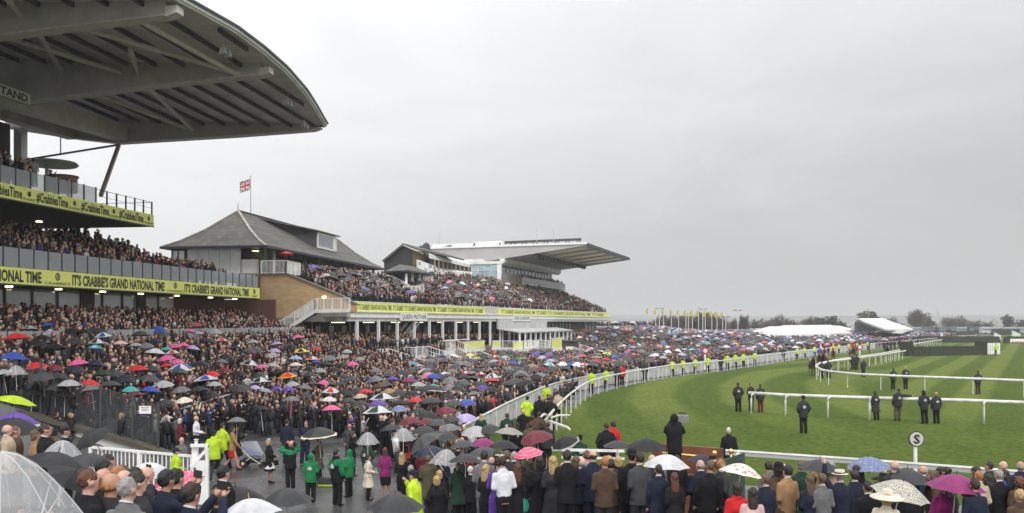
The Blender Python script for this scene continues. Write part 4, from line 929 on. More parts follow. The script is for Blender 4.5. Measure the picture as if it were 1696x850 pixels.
for i,(px,pb_,w_,h_,lab) in enumerate(((1652,563,2.2,2.4,'pale blue and white fence wing behind the second fence'),(1683,560,3.0,2.6,'white angled wing frame beside the far right fence'),(1602,553,2.4,3.2,'white wing frame at the far fence'),(1560,561,1.0,2.2,'narrow white wing at the left end of the second fence'))):
    p=G(px,pb_,0); o=thing('fence_wing',lab,'panel',tuple(p))
    for k in range(6): part(o,'slat',white if k else mat('pale_blue',(.35,.50,.55),.6),lambda b: b.box(p.x-w_/2+k*w_/6,p.x-w_/2+k*w_/6+w_/6*.7,p.y,p.y+.05,0,h_*(1-.08*k)))
    part(o,'crossbar',white,lambda b: b.box(p.x-w_/2,p.x+w_/2,p.y-.05,p.y-.005,h_*.45,h_*.52))
# marquees
def tent(px0,px1,pyb,pyr,Y,ratio,label,open_=False,seed=0):
    A=W(px0,pyb,Y); B=W(px1,pyb,Y+ratio); h=W(px0,pyr,Y).z
    o=thing('marquee',label,'marquee',(A.x,A.y,0)); d=(B-A); d.z=0; n=Vector((-d.y,d.x,0)).normalized()*8
    z0=A.z
    part(o,'side_wall',white,lambda b:(b.hexa([Vector((A.x,A.y,0)),Vector((B.x,B.y,0)),Vector((B.x,B.y,0))+n,Vector((A.x,A.y,0))+n,Vector((A.x,A.y,z0)),Vector((B.x,B.y,z0)),Vector((B.x,B.y,z0))+n,Vector((A.x,A.y,z0))+n])))
    e=1.0; dn=d.normalized()*6
    part(o,'roof',mat('marquee_white',(.58,.58,.59),.5,.08,.2),lambda b: b.add([Vector((A.x,A.y,z0)),Vector((B.x,B.y,z0)),Vector((B.x,B.y,z0))+n,Vector((A.x,A.y,z0))+n,Vector((A.x,A.y,h))+n*.5+dn,Vector((B.x,B.y,h))+n*.5-dn],[(0,1,5,4),(2,3,4,5),(0,4,3),(1,2,5)]))
    return o
tent(1286,1345,552,541,230,25,'long low white marquee roof rising above the umbrellas, left one')
tent(1310,1412,554.5,539,215,40,'large white marquee roof in front of the bare trees')
tent(1345,1420,548,540,270,30,'white marquee roof half hidden behind the larger one')
o=thing('hospitality_canopy','dark framed open canopy with a tilted white roof beyond the marquees','canopy',tuple(W(1450,550,260)))
part(o,'roof',white,lambda b: b.hexa([W(1420,531,260),W(1466,548,235),W(1512,548,300),W(1462,530,330)]+[q+up*.6 for q in (W(1420,531,260),W(1466,548,235),W(1512,548,300),W(1462,530,330))]))
part(o,'side_wall',dark,lambda b: b.prism([W(1421,550,262),W(1466,551,242),W(1466,546,242),W(1421,533,262)],(2,8,0)))
part(o,'mast',steel,lambda b:(b.bar(W(1412,548,255),W(1414,527,255),.5,.5),b.bar(W(1414,527,255),W(1425,531,258),.5,.5),b.bar(W(1404,541,255),W(1414,533,255),.3,.3)))
part(o,'roof_frame',darkm,lambda b:(b.bar(W(1466,549,235),W(1512,549,300),.5,.5),b.bar(W(1420,532,259),W(1467,549,234),.4,.4)))
o=thing('tiered_seating','white seating tier beneath the tilted canopy roof','seating',tuple(W(1480,552,240)))
for k in range(6): part(o,'bench_row',whitew,lambda b: b.prism([W(1452+3*k,550-1.1*k,238+3*k),W(1496+2*k,553-1.0*k,252+3*k),W(1496+2*k,552-1.0*k,252+3*k),W(1452+3*k,549-1.1*k,238+3*k)],(0,1.2,0)))
# flagpoles with lime pennants
flw=mat('pennant_lime',(.50,.46,.04),.8)
words=('first','second','third','fourth','fifth','sixth','seventh','eighth','ninth','tenth','eleventh','twelfth')
pxs=(1073,1086,1099,1112,1124,1136,1147,1157,1168,1179,1187.5,1197)
r_=random.Random(4)
for i,px in enumerate(pxs):
    Y=260; p=W(px,548,Y); zt=W(px,509+i*.55,Y).z
    o=thing('pennant_pole','tall pole with a lime pennant, %s from the left in the row beyond the crowd'%words[i],'flagpole',(p.x,p.y,0),group='row of lime pennant poles')
    part(o,'pole',whitew,lambda b: b.tube((p.x,p.y,0),(p.x,p.y,zt),.11,.07,6))
    k=r_.uniform(.7,1.2); part(o,'pennant',flw,lambda b:(b.prism([(p.x,p.y-.1,zt-.1),(p.x-.35*k,p.y-.1,zt-.5),(p.x-.75*k,p.y+.1,zt-1.0),(p.x-.6*k,p.y+.1,zt-1.9),(p.x,p.y-.1,zt-2.1)],(0,.05,0))))
for i,(px,py,py2,lab) in enumerate(((1092,512,548,'tall twin headed lamp post among the lime pennants'),(1140,526,548,'twin headed lamp post in front of the bare hedge'),(1164,513,548,'lamp post standing between two pennants'),(1222,515,545,'tall lamp post right of the pennant row'),(1202,526,548,'short lamp post right of the last pennant'))):
    p=W(px,py2,255); zt=W(px,py,255).z; o=thing('lamp_post',lab,'lamp post',(p.x,p.y,0))
    part(o,'pole',steel_lt,lambda b: b.tube((p.x,p.y,0),(p.x,p.y,zt),.14,.09,6)); 
    for s_ in (-1,1): part(o,'lamp_head',darkm,lambda b:(b.bar((p.x,p.y,zt-.1),(p.x+s_*.5,p.y,zt+.15),.08,.08),b.box(p.x+s_*.8-.35,p.x+s_*.8+.35,p.y-.2,p.y+.2,zt+.08,zt+.28)))
# ================= trees =================
bark=mat('bark',(.07,.055,.045),.9,.3,2); twig=mat('bare_twigs',(.13,.11,.095),.95,.3,.5); everg=mat('evergreen_leaf',(.035,.052,.025),.9,.35,1.5); buds=mat('budding_leaf',(.075,.08,.03),.9,.35,1.0)
def tree(px,pb_,Y,hpx,wpx,label,leaf=None,seed=0,ntw=420,th=.008):
    r_=random.Random(seed); p=W(px,pb_,Y); p.z=0; hh=H+(HY-(pb_-hpx))/F*Y; ww=wpx/F*Y*1.15
    o=thing('tree' if not leaf else 'leafy_tree',label,'tree',tuple(p))
    b=MB(); b.tube(p,p+up*hh*.45,hh*.032,hh*.018,7)
    tips=[]
    for k in range(9):
        a=r_.uniform(0,6.28); s_=p+up*hh*r_.uniform(.22,.45); t_=p+Vector((math.cos(a)*ww*.38*r_.uniform(.4,1),math.sin(a)*ww*.38,hh*r_.uniform(.5,.85))); b.tube(s_,t_,hh*.014,hh*.004,5); tips.append((s_,t_))
    b.build('trunk',bark,o)
    b=MB()
    for k in range(ntw):
        # volume of an uneven egg
        while True:
            x,y,z=r_.uniform(-1,1),r_.uniform(-1,1),r_.uniform(-1,1)
            if x*x+y*y+z*z<1: break
        lump=.78+.3*math.sin(x*5+seed)*math.cos(z*4+seed*2)
        c=p+Vector((x*ww/2*lump,y*ww/2*lump,hh*.58+z*hh*.42*lump))
        if leaf:
            s_=hh*r_.uniform(.02,.05); v=[c+Vector((r_.uniform(-1,1),r_.uniform(-1,1),r_.uniform(-1,1)))*s_ for _ in range(4)]; b.add(v,[(0,1,2),(0,2,3),(1,2,3)])
        else:
            d=Vector((x,y,abs(z)*.6+.5)).normalized()*hh*r_.uniform(.06,.16); b.bar(c-d*.5,c+d*.5,hh*th,hh*th)
            e_=(d+Vector((r_.uniform(-1,1),r_.uniform(-1,1),r_.uniform(0,1)))*hh*.05); b.bar(c,c+e_,hh*th*.75,hh*th*.75)
    b.build('crown',leaf or twig,o,kind='stuff')
    return o
for i in range(15):
    tree(1092+i*7.4+r_.uniform(-1.5,1.5),547,290+r_.uniform(-12,12),22+r_.uniform(-2,4)+(7 if 9<=i<=12 else 0),18,'bare thin tree %s of the hedge line behind the pennants'%(words+('thirteenth','fourteenth','last'))[i],seed=20+i,ntw=420,th=.013)
for j,(px,pb_,Y,h,w_,lf,lab) in enumerate((
 (1215,546,300,17,14,None,'bare young tree by the tall lamp post'),(1232,546,300,24,16,None,'tall bare tree right of the lamp post'),(1250,546,330,16,22,None,'low bare tree in the gap before the marquees'),(1270,546,320,15,20,None,'bare scrubby tree above the left end of the marquee'),(1290,543,340,20,34,None,'spreading bare tree above the left marquee'),(1312,543,340,12,22,None,'small bare tree over the marquee ridge'),
 (1340,543,360,18,24,None,'bare tree above the middle of the large marquee'),(1357,542,360,20,26,everg,'dark rounded tree above the marquee'),(1376,542,360,22,22,everg,'dark evergreen right of the rounded tree'),(1392,541,370,12,24,everg,'low dark tree beside the canopy mast'),
 (1434,533,380,22,30,buds,'brown budding tree behind the canopy roof'),(1447,533,380,19,24,buds,'brownish tree right behind the canopy ridge'),(1475,546,420,20,26,None,'bare grey tree right of the tilted canopy'),
 (1517,545,420,33,26,None,'tall bare tree beyond the canopy'),(1530,545,430,30,26,buds,'green tinged tree beside the tall bare one'),(1541,545,440,18,18,buds,'short bushy tree right of the green tinged one'),
 (1572,545,480,20,28,None,'grey bare tree left of the distant pair'),(1590,545,480,21,32,None,'wide bare grey tree on the skyline'),(1608,545,500,14,22,None,'low bare tree in the distance'),(1619,543,480,13,16,everg,'small dark bush on the skyline'),(1636,544,500,12,20,everg,'dark scrub right of the small bush'),
 (1669,543,430,24,20,everg,'pointed dark evergreen standing alone at right'),(1692,542,470,14,22,everg,'low brown trees at the right edge of the picture'),(1706,542,470,16,26,everg,'dark tree just at the picture edge'))):
    tree(px,pb_,Y,h,w_,lab,lf,seed=60+j,ntw=620 if not lf else 1100,th=.010)
# distant scrub belt, hills, pylon
b=MB(); r2=random.Random(9)
for i in range(1700):
    x=-60+r2.random()*760; Y=520+r2.uniform(-20,60); s_=r2.uniform(.8,2.6); c=Vector((x,Y,r2.uniform(0,4.2+2*math.sin(x*.05)))); v=[c+Vector((r2.uniform(-1,1),r2.uniform(-1,1),r2.uniform(-.8,.8)))*s_ for _ in range(4)]; b.add(v,[(0,1,2),(0,2,3),(1,2,3),(0,1,3)])
tag(b.build('far_hedgerow',twig),'far belt of grey brown scrub along the horizon','hedgerow',kind='stuff')
def hills(name,Y,hpx,amp,colr,seed):
    b=MB(); n=90; r_=random.Random(seed); ph=[r_.uniform(0,6) for _ in range(4)]
    pts=[]
    for i in range(n+1):
        x=(-1300+3600*i/n)/F*Y; u=i/n*9
        z=H+(hpx+amp*(math.sin(u+ph[0])+.5*math.sin(2.3*u+ph[1])+.25*math.sin(5.1*u+ph[2])))/F*Y; pts.append((x,z))
    vs=[(x,Y,-2) for x,z in pts]+[(x,Y+Y*.12,z) for x,z in pts]+[(x,Y+Y*.6,z*.5) for x,z in pts]; m=n+1
    b.add(vs,[(i,i+1,m+i+1,m+i) for i in range(n)]+[(m+i,m+i+1,2*m+i+1,2*m+i) for i in range(n)])
    b.build(name,colr,kind='structure',smooth=True)
hm=mat('hill_green',(.09,.10,.07),.95,.3,.004)
hills('hills',2600,9,3,hm,3); hills('hills_beyond',3900,13,3.5,hm,8)
p=W(1553,545,1500); o=thing('pylon','faint electricity pylon on the hazy skyline','pylon',(p.x,p.y,0)); ht=W(1553,513,1500).z
part(o,'tower',steel,lambda b:([b.bar((p.x+sx*3,p.y+sy*3,0),(p.x,p.y,ht),.5,.5) for sx in (-1,1) for sy in (-1,1)],[b.bar((p.x-6+k,p.y,ht*(.7+.12*k)),(p.x+6-k,p.y,ht*(.7+.12*k)),.5,.5) for k in range(3)]))
# parked coaches and vans along the far side
bodyc=[white,mat('van_grey',(.35,.36,.38),.4),mat('van_dark',(.05,.055,.065),.4),mat('van_silver',(.5,.51,.53),.3)]
b=MB(); b.hexa([(-4.2,-1.2,.5),(4.2,-1.2,.5),(4.2,1.2,.5),(-4.2,1.2,.5),(-4.1,-1.15,3.1),(4.0,-1.15,3.1),(4.0,1.15,3.1),(-4.1,1.15,3.1)]); bodyme=b.mesh('coach_body',[white])
b=MB(); b.box(-4,4.0,-1.23,-1.16,1.7,2.6); b.box(4.05,4.15,-1,1,1.5,2.6); wme=b.mesh('coach_window',[win]); b=MB()
for x in (-2.6,2.7): b.tube((x,-1.25,.5),(x,1.25,.5),.5,n=12)
whme=b.mesh('coach_wheels',[black]); wn=0
SP=[]
for i in range(34):
    px=1500+i*6.6+r2.uniform(-1,1); SP.append((px,546.5-max(0,(px-1560))*.02,400+r2.uniform(-8,8)))
for i,(px,py,Y) in enumerate(SP):
    p=W(px,py+3,Y); z=max(0,0); o=thing('parked_coach','%s vehicle in the distant parked line beyond the fences'%(('white','grey','dark','silver')[i*7%4]),'coach',(p.x,p.y,0),rz=r2.uniform(-.15,.15),group='vehicles parked beyond the far fences')
    for nm,me in (('body',bodyme),('window_strip',wme),('wheels',whme)):
        c=bpy.data.objects.new(nm,me); C.objects.link(c); c.parent=o
        if nm=='body': c.material_slots[0].link='OBJECT'; c.material_slots[0].material=bodyc[i*7%4]
# ================= rostrum and the white gate of the plaza =================
ro=thing('rostrum','brown timber rostrum with brass knobs and a dark green cloth beside the near rail','rostrum',(3.9,25.2,.1))
ww=mat('mahogany',(.16,.06,.035),.4,.25,2)
z1=H-205/F*25.4
part(ro,'front_board',ww,lambda b:(b.hexa([(4.1,26.4,0),(6.1,26.1,0),(6.1,26.2,0),(4.1,26.5,0),(4.1,26.4,1.96),(6.1,26.1,1.84),(6.1,26.2,1.84),(4.1,26.5,1.96)])))
part(ro,'back_board',ww,lambda b:(b.box(3.4,4.9,24.0,24.08,0,1.45)))
[part(ro,'side_board',ww,lambda b:b.box(*q)) for q in ((3.4,3.48,24.0,26.4,0,1.45),(5.5,5.58,24.0,26.2,0,1.5))]
part(ro,'floor',timber,lambda b:(b.box(3.5,5.5,24.1,26.1,.95,1.1)))
part(ro,'brass_rail',brass,lambda b:b.tube((4.3,25.9,1.75),(5.4,25.7,1.68),.03)); part(ro,'brass_rail',brass,lambda b:b.tube((3.0,23.95,1.62),(4.4,23.95,1.78),.03))
for x,y,z in ((5.33,24.6,1.70),(5.5,24.6,1.93),(5.95,24.6,1.98),(2.2,19.8,2.62)):
    if y>20: part(ro,'knob',brass,lambda b:(b.ell((x,y,z),(.075,.075,.075)),b.tube((x,y,z-.6),(x,y,z-.05),.025)),smooth=True)
part(ro,'green_cloth',mat('green_cloth',(.035,.06,.045),.8,.2,2),lambda b: b.hexa([(5.55,24.5,.6),(6.3,24.5,.6),(6.3,24.6,.6),(5.55,24.6,.6),(5.55,24.5,1.70),(6.3,24.5,1.95),(6.3,24.6,1.95),(5.55,24.6,1.70)]))
gt=thing('white_gate','white timber gate and post at the corner of the plaza','gate',tuple(on(335,800)))
g0=G(320,800,-.55); 
Yg=30.0
def GW(px,z,dy=0): return Vector(((px-CX)/F*(Yg+dy),Yg+dy,z))
ztop=H-(738-HY)/F*Yg
for k in range(7):
    a=318+k*3.2; part(gt,'plank',white,lambda b: b.box(GW(a,0).x,GW(a+2.9,0).x,Yg-.03-.004*(k%2),Yg+.03,-.55,H-(763-HY)/F*Yg))
part(gt,'post',white,lambda b:(b.box(GW(318,0).x-.05,GW(325,0).x,Yg+.1,Yg+.25,-.6,ztop+.0),b.box(GW(341,0).x,GW(345,0).x,Yg-.06,Yg+.1,-.6,ztop)))
part(gt,'crossbar',white,lambda b:(b.bar(GW(316,ztop),GW(345,ztop),.1,.1),b.bar(GW(316,.7),GW(344,ztop-.1),.08,.1)))
part(gt,'latch',darkm,lambda b: b.box(GW(322,0).x,GW(325,0).x,Yg-.08,Yg-.05,.62,.68))
wr=thing('white_railing','white slatted railing running left from the plaza gate','railing',tuple(GW(250,-.55)))
railing(wr,GW(150,-.35,2.5),GW(318,-.35,.3),1.35,2.2,white,mid=.19)
part(wr,'lower_rail',whitew,lambda b:(b.bar(GW(150,.0,-1.5),GW(318,.0,-1.5),.1,.1)))
ci=on(322,733); ci=Vector(((325-CX)/F*31.2,31.2,-.4)); o=MB(); o.lathe([(.1,0),(.1,1.35),(.06,1.4),(.06,1.8),(.09,1.85)],ci,10); tag(o.build('white_post',white,smooth=False),'short stacked white post behind the plaza gate','post')

# ---------------- damp air ----------------
b=MB(); b.box(-9000,9500,-400,7600,-2.5,80); hz=b.build('haze',None)
hz.data.materials.clear(); hm=bpy.data.materials.new('damp_air'); hm.use_nodes=True; hn=hm.node_tree.nodes; hn.clear(); ho=hn.new('ShaderNodeOutputMaterial'); hv=hn.new('ShaderNodeVolumePrincipled'); hv.inputs['Color'].default_value=(.93,.94,.96,1); hv.inputs['Density'].default_value=.00042; hv.inputs['Anisotropy'].default_value=.3; hm.node_tree.links.new(hv.outputs[0],ho.inputs['Volume']); hz.data.materials.append(hm)
tag(hz,'damp grey haze over the whole racecourse','haze',kind='stuff')
# ================= people =================
from mathutils import noise
def hash_(s_): return sum(ord(c)*(i+1) for i,c in enumerate(s_))%17
def remesh(b,voxel,ratio,sm=2):
    me=bpy.data.meshes.new('t'); me.from_pydata(b.v,[],b.f); me.update()
    o=bpy.data.objects.new('t',me); C.objects.link(o)
    m=o.modifiers.new('r','REMESH'); m.mode='VOXEL'; m.voxel_size=voxel; m.use_smooth_shade=True
    s=o.modifiers.new('s','SMOOTH'); s.iterations=sm; s.factor=.5
    d=o.modifiers.new('d','DECIMATE'); d.ratio=ratio
    r=bpy.data.meshes.new_from_object(o.evaluated_get(bpy.context.evaluated_depsgraph_get()))
    bpy.data.objects.remove(o); bpy.data.meshes.remove(me)
    r.polygons.foreach_set('use_smooth',[True]*len(r.polygons)); r.materials.clear(); return r
def loft(b,rings,n=12):   # (z,rx,ry,yoff,xoff)
    vs=[]
    for q in rings:
        z,rx,ry=q[:3]; yo=q[3] if len(q)>3 else 0; xo=q[4] if len(q)>4 else 0
        vs+=[(xo+rx*math.cos(k*2*math.pi/n),yo+ry*math.sin(k*2*math.pi/n),z) for k in range(n)]
    m=len(rings)
    b.add(vs,[(i*n+k,i*n+(k+1)%n,(i+1)*n+(k+1)%n,(i+1)*n+k) for i in range(m-1) for k in range(n)]+[tuple(range(n-1,-1,-1)),tuple(range((m-1)*n,m*n))])
def limb(b,p,q,r0,r1):
    b.tube(p,q,r0,r1,10); b.ell(p,(r0,)*3,8,6); b.ell(q,(r1,)*3,8,6)
def skeleton(sex,pose):
    w=.170 if sex=='m' else .146; hw=.088 if sex=='m' else .092
    J=dict(sh=[Vector((w,-.01,1.39)),Vector((-w,-.01,1.39))],drop=0.)
    d=lambda s,x,y,z: Vector((s*x,y,z))
    e=[d(s,w+.055,-.025,1.14) for s in (1,-1)]; h=[d(s,w+.05,.05,.90) for s in (1,-1)]
    if pose=='front': e=[d(s,w+.05,-.03,1.14) for s in (1,-1)]; h=[d(s,.06,.22,1.06) for s in (1,-1)]
    if pose=='brolly': e[0]=d(1,w+.05,.04,1.16); h[0]=d(1,.12,.26,1.30); 
    if pose=='phone': e=[d(s,w+.04,.20,1.28) for s in (1,-1)]; h=[d(s,.07,.36,1.56) for s in (1,-1)]
    if pose=='ear': e[0]=d(1,w+.12,.10,1.24); h[0]=d(1,.13,.07,1.57)
    if pose=='head': e=[d(s,w+.16,.06,1.42) for s in (1,-1)]; h=[d(s,.13,.05,1.66) for s in (1,-1)]
    if pose=='raise': e[1]=d(-1,w+.10,.08,1.62); h[1]=d(-1,w+.07,.12,1.87)
    if pose=='pocket': e=[d(s,w+.11,-.07,1.17) for s in (1,-1)]; h=[d(s,w+.01,.05,.96) for s in (1,-1)]
    if pose=='walk': e=[d(1,w+.05,.10,1.15),d(-1,w+.05,-.12,1.15)]; h=[d(1,w+.04,.26,.95),d(-1,w+.04,-.16,.91)]
    if pose=='point': e[0]=d(1,w+.27,.05,1.38); h[0]=d(1,w+.50,.10,1.37)
    if pose=='mouth': e[0]=d(1,w+.06,.14,1.22); h[0]=d(1,.06,.20,1.50)
    J['el'],J['wr']=e,h
    hip=[d(s,hw,0,.92) for s in (1,-1)]; kn=[d(s,hw+.005,.02,.49) for s in (1,-1)]; an=[d(s,hw+.01,-.01,.085) for s in (1,-1)]
    if pose=='walk': kn=[d(1,hw,.16,.50),d(-1,hw,.0,.48)]; an=[d(1,hw,.26,.09),d(-1,hw,-.28,.14)]
    if pose=='crouch':
        J['drop']=.52
        for L in (J['sh'],J['el'],J['wr']): 
            for v in L: v.z-=.52; v.y+=.05
        J['el']=[d(s,w+.04,.25,.78) for s in (1,-1)]; J['wr']=[d(s,.07,.40,1.02) for s in (1,-1)]
        hip=[d(s,hw,-.10,.40) for s in (1,-1)]; kn=[d(1,hw+.06,.32,.46),d(-1,hw+.06,.22,.10)]; an=[d(1,hw+.02,.18,.085),d(-1,hw,-.18,.10)]
    J['hip'],J['kn'],J['an']=hip,kn,an
    return J
def torso(b,sex,J,inf=0.,hem=.80,flare=0.,top=1.50,neck=True):
    dz=-J['drop']; y0=.05 if dz else 0
    if sex=='m': R_=[(.86,.160,.115),(.95,.155,.112),(1.05,.150,.108),(1.16,.160,.112),(1.28,.176,.122),(1.36,.178,.115),(1.41,.150,.100),(1.45,.105,.082),(1.50,.068,.068)]
    else: R_=[(.84,.170,.122),(.93,.165,.120),(1.05,.128,.095),(1.14,.135,.100),(1.26,.150,.128),(1.34,.150,.105),(1.39,.128,.088),(1.43,.085,.068),(1.48,.055,.058)]
    rr=[]
    if hem<R_[0][0]: rr.append((hem,R_[0][1]+inf+flare,R_[0][2]+inf+flare*.9))
    rr+=[(z,rx+inf,ry+inf) for z,rx,ry in R_ if z>=hem]
    loft(b,[(z+dz,rx,ry,y0*ss((z-.8)/.6)-(.10*(1-ss((z-.8)/.6)) if dz else 0)) for z,rx,ry in rr])
def arms(b,J,inf,upto=1.,r=(.052,.042,.033)):
    for s in (0,1):
        a,e,w_=J['sh'][s],J['el'][s],J['wr'][s]
        limb(b,a,e,r[0]+inf,r[1]+inf)
        if upto>0: limb(b,e,e.lerp(w_,upto),r[1]+inf,(r[1]+(r[2]-r[1])*upto)+inf)
def legs(b,J,inf,zmin=None,r=(.085,.058,.042)):
    for s in (0,1):
        limb(b,J['hip'][s],J['kn'][s],r[0]+inf,r[1]+inf); 
        q=J['an'][s]; limb(b,J['kn'][s],q,r[1]+inf,r[2]+inf)
HEADZ=1.645
MC={}
def hand(b,w_,e,side):
    """palm, four unequal curled fingers and a thumb"""
    d=(w_-e).normalized(); x=d.cross(Vector((0,1,0)) if abs(d.y)<.9 else Vector((0,0,1))).normalized(); n=x.cross(d)
    P=w_+d*.055
    b.ell(w_+d*.05,(.030,.030,.045),8,6,rot=Matrix((x,n,d)).transposed())
    for k,(o_,L) in enumerate(((-.026,.062),(-.009,.072),(.009,.068),(.025,.053))):
        p0=P+x*o_+d*.02; p1=p0+d*L*.55+n*.012; p2=p1+d*L*.3+n*.030
        b.path([p0,p1,p2],[.0095,.0085,.0065],5)
    t0=w_+d*.03+x*(-.028)*side; t1=t0+x*(-.022)*side+d*.03+n*.01; b.path([t0,t1,t1+d*.022+n*.012],[.011,.010,.007],5)
def body_mesh(sex,pose):
    k=('body',sex,pose)
    if k in MC: return MC[k]
    J=skeleton(sex,pose); b=MB(); dz=-J['drop']; y=.05 if dz else 0
    torso(b,sex,J); arms(b,J,0,1.); legs(b,J,0)
    c=Vector((0,y,HEADZ+dz))
    b.tube(c+Vector((0,-.02,-.20)),c+Vector((0,-.005,-.06)),.060 if sex=='m' else .048,.052 if sex=='m' else .045,10)
    b.ell(c+Vector((0,-.006,.012)),(.074,.094,.098),14,10)
    b.ell(c+Vector((0,.026,-.058)),(.054,.060,.058),12,8)
    b.ell(c+Vector((0,.090,-.018)),(.013,.020,.026),6,5); b.ell(c+Vector((0,.062,.028)),(.05,.032,.018),8,5)
    for s in (1,-1): b.ell(c+Vector((s*.076,-.002,-.008)),(.013,.022,.033),6,5)
    for s in (0,1):
        a=J['an'][s]; b.ell(a+Vector((0,.05,-.035)),(.04,.11,.04),8,6)
    me=remesh(b,.0135,.16,2)
    hb=MB()
    for s in (0,1): hand(hb,J['wr'][s],J['el'][s],1 if s==0 else -1)
    # merge hands
    vs=[v.co[:] for v in me.vertices]; fs=[tuple(p.vertices) for p in me.polygons]; kk=len(vs)
    m2=bpy.data.meshes.new('person_body'); m2.from_pydata(vs+hb.v,[],fs+[tuple(i+kk for i in f) for f in hb.f])
    m2.polygons.foreach_set('use_smooth',[True]*len(m2.polygons)); bpy.data.meshes.remove(me); m2.materials.append(steel); m2.update()
    MC[k]=m2; return m2
def garment(kind,sex,pose):
    k=(kind,sex,pose)
    if k in MC: return MC[k]
    J=skeleton(sex,pose); b=MB(); dz=-J['drop']; y=.05 if dz else 0
    c=Vector((0,y,HEADZ+dz)); vox,rat=.017,.22
    if kind=='jacket':
        torso(b,sex,J,.024,.78,.018); arms(b,J,.016,.97); b.tube(c+Vector((0,-.022,-.19)),c+Vector((0,-.012,-.115)),.080,.064,12)
    elif kind=='coat':
        torso(b,sex,J,.034,.50 if not dz else .80,.07); arms(b,J,.022,.98); b.tube(c+Vector((0,-.022,-.19)),c+Vector((0,-.012,-.10)),.088,.072,12)
    elif kind=='puffer':
        torso(b,sex,J,.045,.76,.012); arms(b,J,.032,.98); b.tube(c+Vector((0,-.022,-.19)),c+Vector((0,-.012,-.085)),.092,.080,12)
    elif kind=='hoodup':
        torso(b,sex,J,.045,.74,.012); arms(b,J,.032,.98); b.ell(c+Vector((0,-.035,.01)),(.106,.118,.128),14,10); b.tube(c+Vector((0,-.03,-.22)),c+Vector((0,-.03,-.06)),.10,.088,12)
    elif kind=='yoke':
        b.hexa([(-.25,-.2,1.28+dz),(.25,-.2,1.28+dz),(.25,.2,1.28+dz),(-.25,.2,1.28+dz)]+[(-.25,-.2,1.29+dz),(.25,-.2,1.29+dz),(.25,.2,1.29+dz),(-.25,.2,1.29+dz)]) if False else None
        rs=[(1.27,.232,.172),(1.36,.236,.165),(1.43,.212,.140),(1.475,.14,.11)] if sex=='m' else [(1.27,.205,.176),(1.36,.205,.155),(1.42,.188,.135),(1.465,.12,.105)]
        loft(b,[(z+dz,rx,ry,y) for z,rx,ry in rs]); arms(b,J,.036,.6)
    elif kind=='shirt':
        torso(b,sex,J,.012,.90,.0); arms(b,J,.010,.97); b.tube(c+Vector((0,-.022,-.19)),c+Vector((0,-.012,-.115)),.070,.060,12)
    elif kind=='top':
        torso(b,sex,J,.010,.90,.0); arms(b,J,.008,0)
    elif kind=='dress':
        torso(b,sex,J,.011,.88,0); loft(b,[(.50,.175,.135),(.62,.188,.145),(.80,.192,.140),(.92,.178,.130),(1.0,.15,.11)])
    elif kind=='flared':
        loft(b,[(.58,.26,.215),(.72,.22,.175),(.88,.188,.140),(1.0,.142,.108),(1.05,.135,.10)])
    elif kind=='skirt':
        loft(b,[(.50,.170,.130),(.70,.192,.145),(.88,.184,.135),(1.02,.145,.108)])
    elif kind=='trousers':
        if not dz: loft(b,[(.82,.172,.128),(.92,.170,.126),(1.02,.160,.116)])
        else: loft(b,[(.33,.16,.14,-.1),(.45,.165,.13,-.08),(.52,.155,.12,-.04)])
        legs(b,J,.014,r=(.088,.066,.062)); 
    elif kind=='shoes':
        for s in (0,1): a=J['an'][s]; b.ell(a+Vector((0,.055,-.045)),(.046,.130,.042),10,6); b.tube(a+Vector((0,0,-.05)),a+Vector((0,0,.02)),.046,.044,8)
        vox,rat=.013,.3
    elif kind=='collar':
        b.tube(c+Vector((0,-.020,-.122)),c+Vector((0,-.014,-.104)),.0655,.0605,14); me=b.mesh('collar',[steel],smooth=True); MC[k]=me; return me
    elif kind=='back_print':
        yy=-.172 if sex=='m' else -.176
        b.box(-.085,.085,yy-.012,yy,1.25+dz,1.275+dz); b.box(-.06,.06,yy-.012,yy,1.20+dz,1.235+dz); b.box(-.03,.03,yy-.012,yy,1.285+dz,1.32+dz); me=b.mesh('back_print',[white]); MC[k]=me; return me
    elif kind=='phone_in_hands':
        z=J['wr'][0].z+.10; yq=J['wr'][0].y+.04; b.box(-.075,.075,yq-.006,yq+.006,z-.02,z+.065); me=b.mesh('phone',[black]); MC[k]=me; return me
    me=remesh(b,vox,rat,3)
    if kind in('jacket','coat','puffer','hoodup','shirt','trousers','flared','dress'):   # folds and creases in the cloth
        am={'puffer':.011,'coat':.012,'trousers':.010,'flared':.014}.get(kind,.009); sd=Vector((len(kind)*3.1,hash_(pose),0)); nn=[v.normal.copy() for v in me.vertices]
        for v,n_ in zip(me.vertices,nn):
            q=v.co; w_=noise.noise(Vector((q.x*9,q.y*9,q.z*(5 if kind!='flared' else 1)))+sd)+.5*noise.noise(Vector((q.x*22,q.y*22,q.z*26))+sd)
            v.co+=n_*am*w_
        me.update()
    me.name=kind; me.materials.append(steel); MC[k]=me; return me
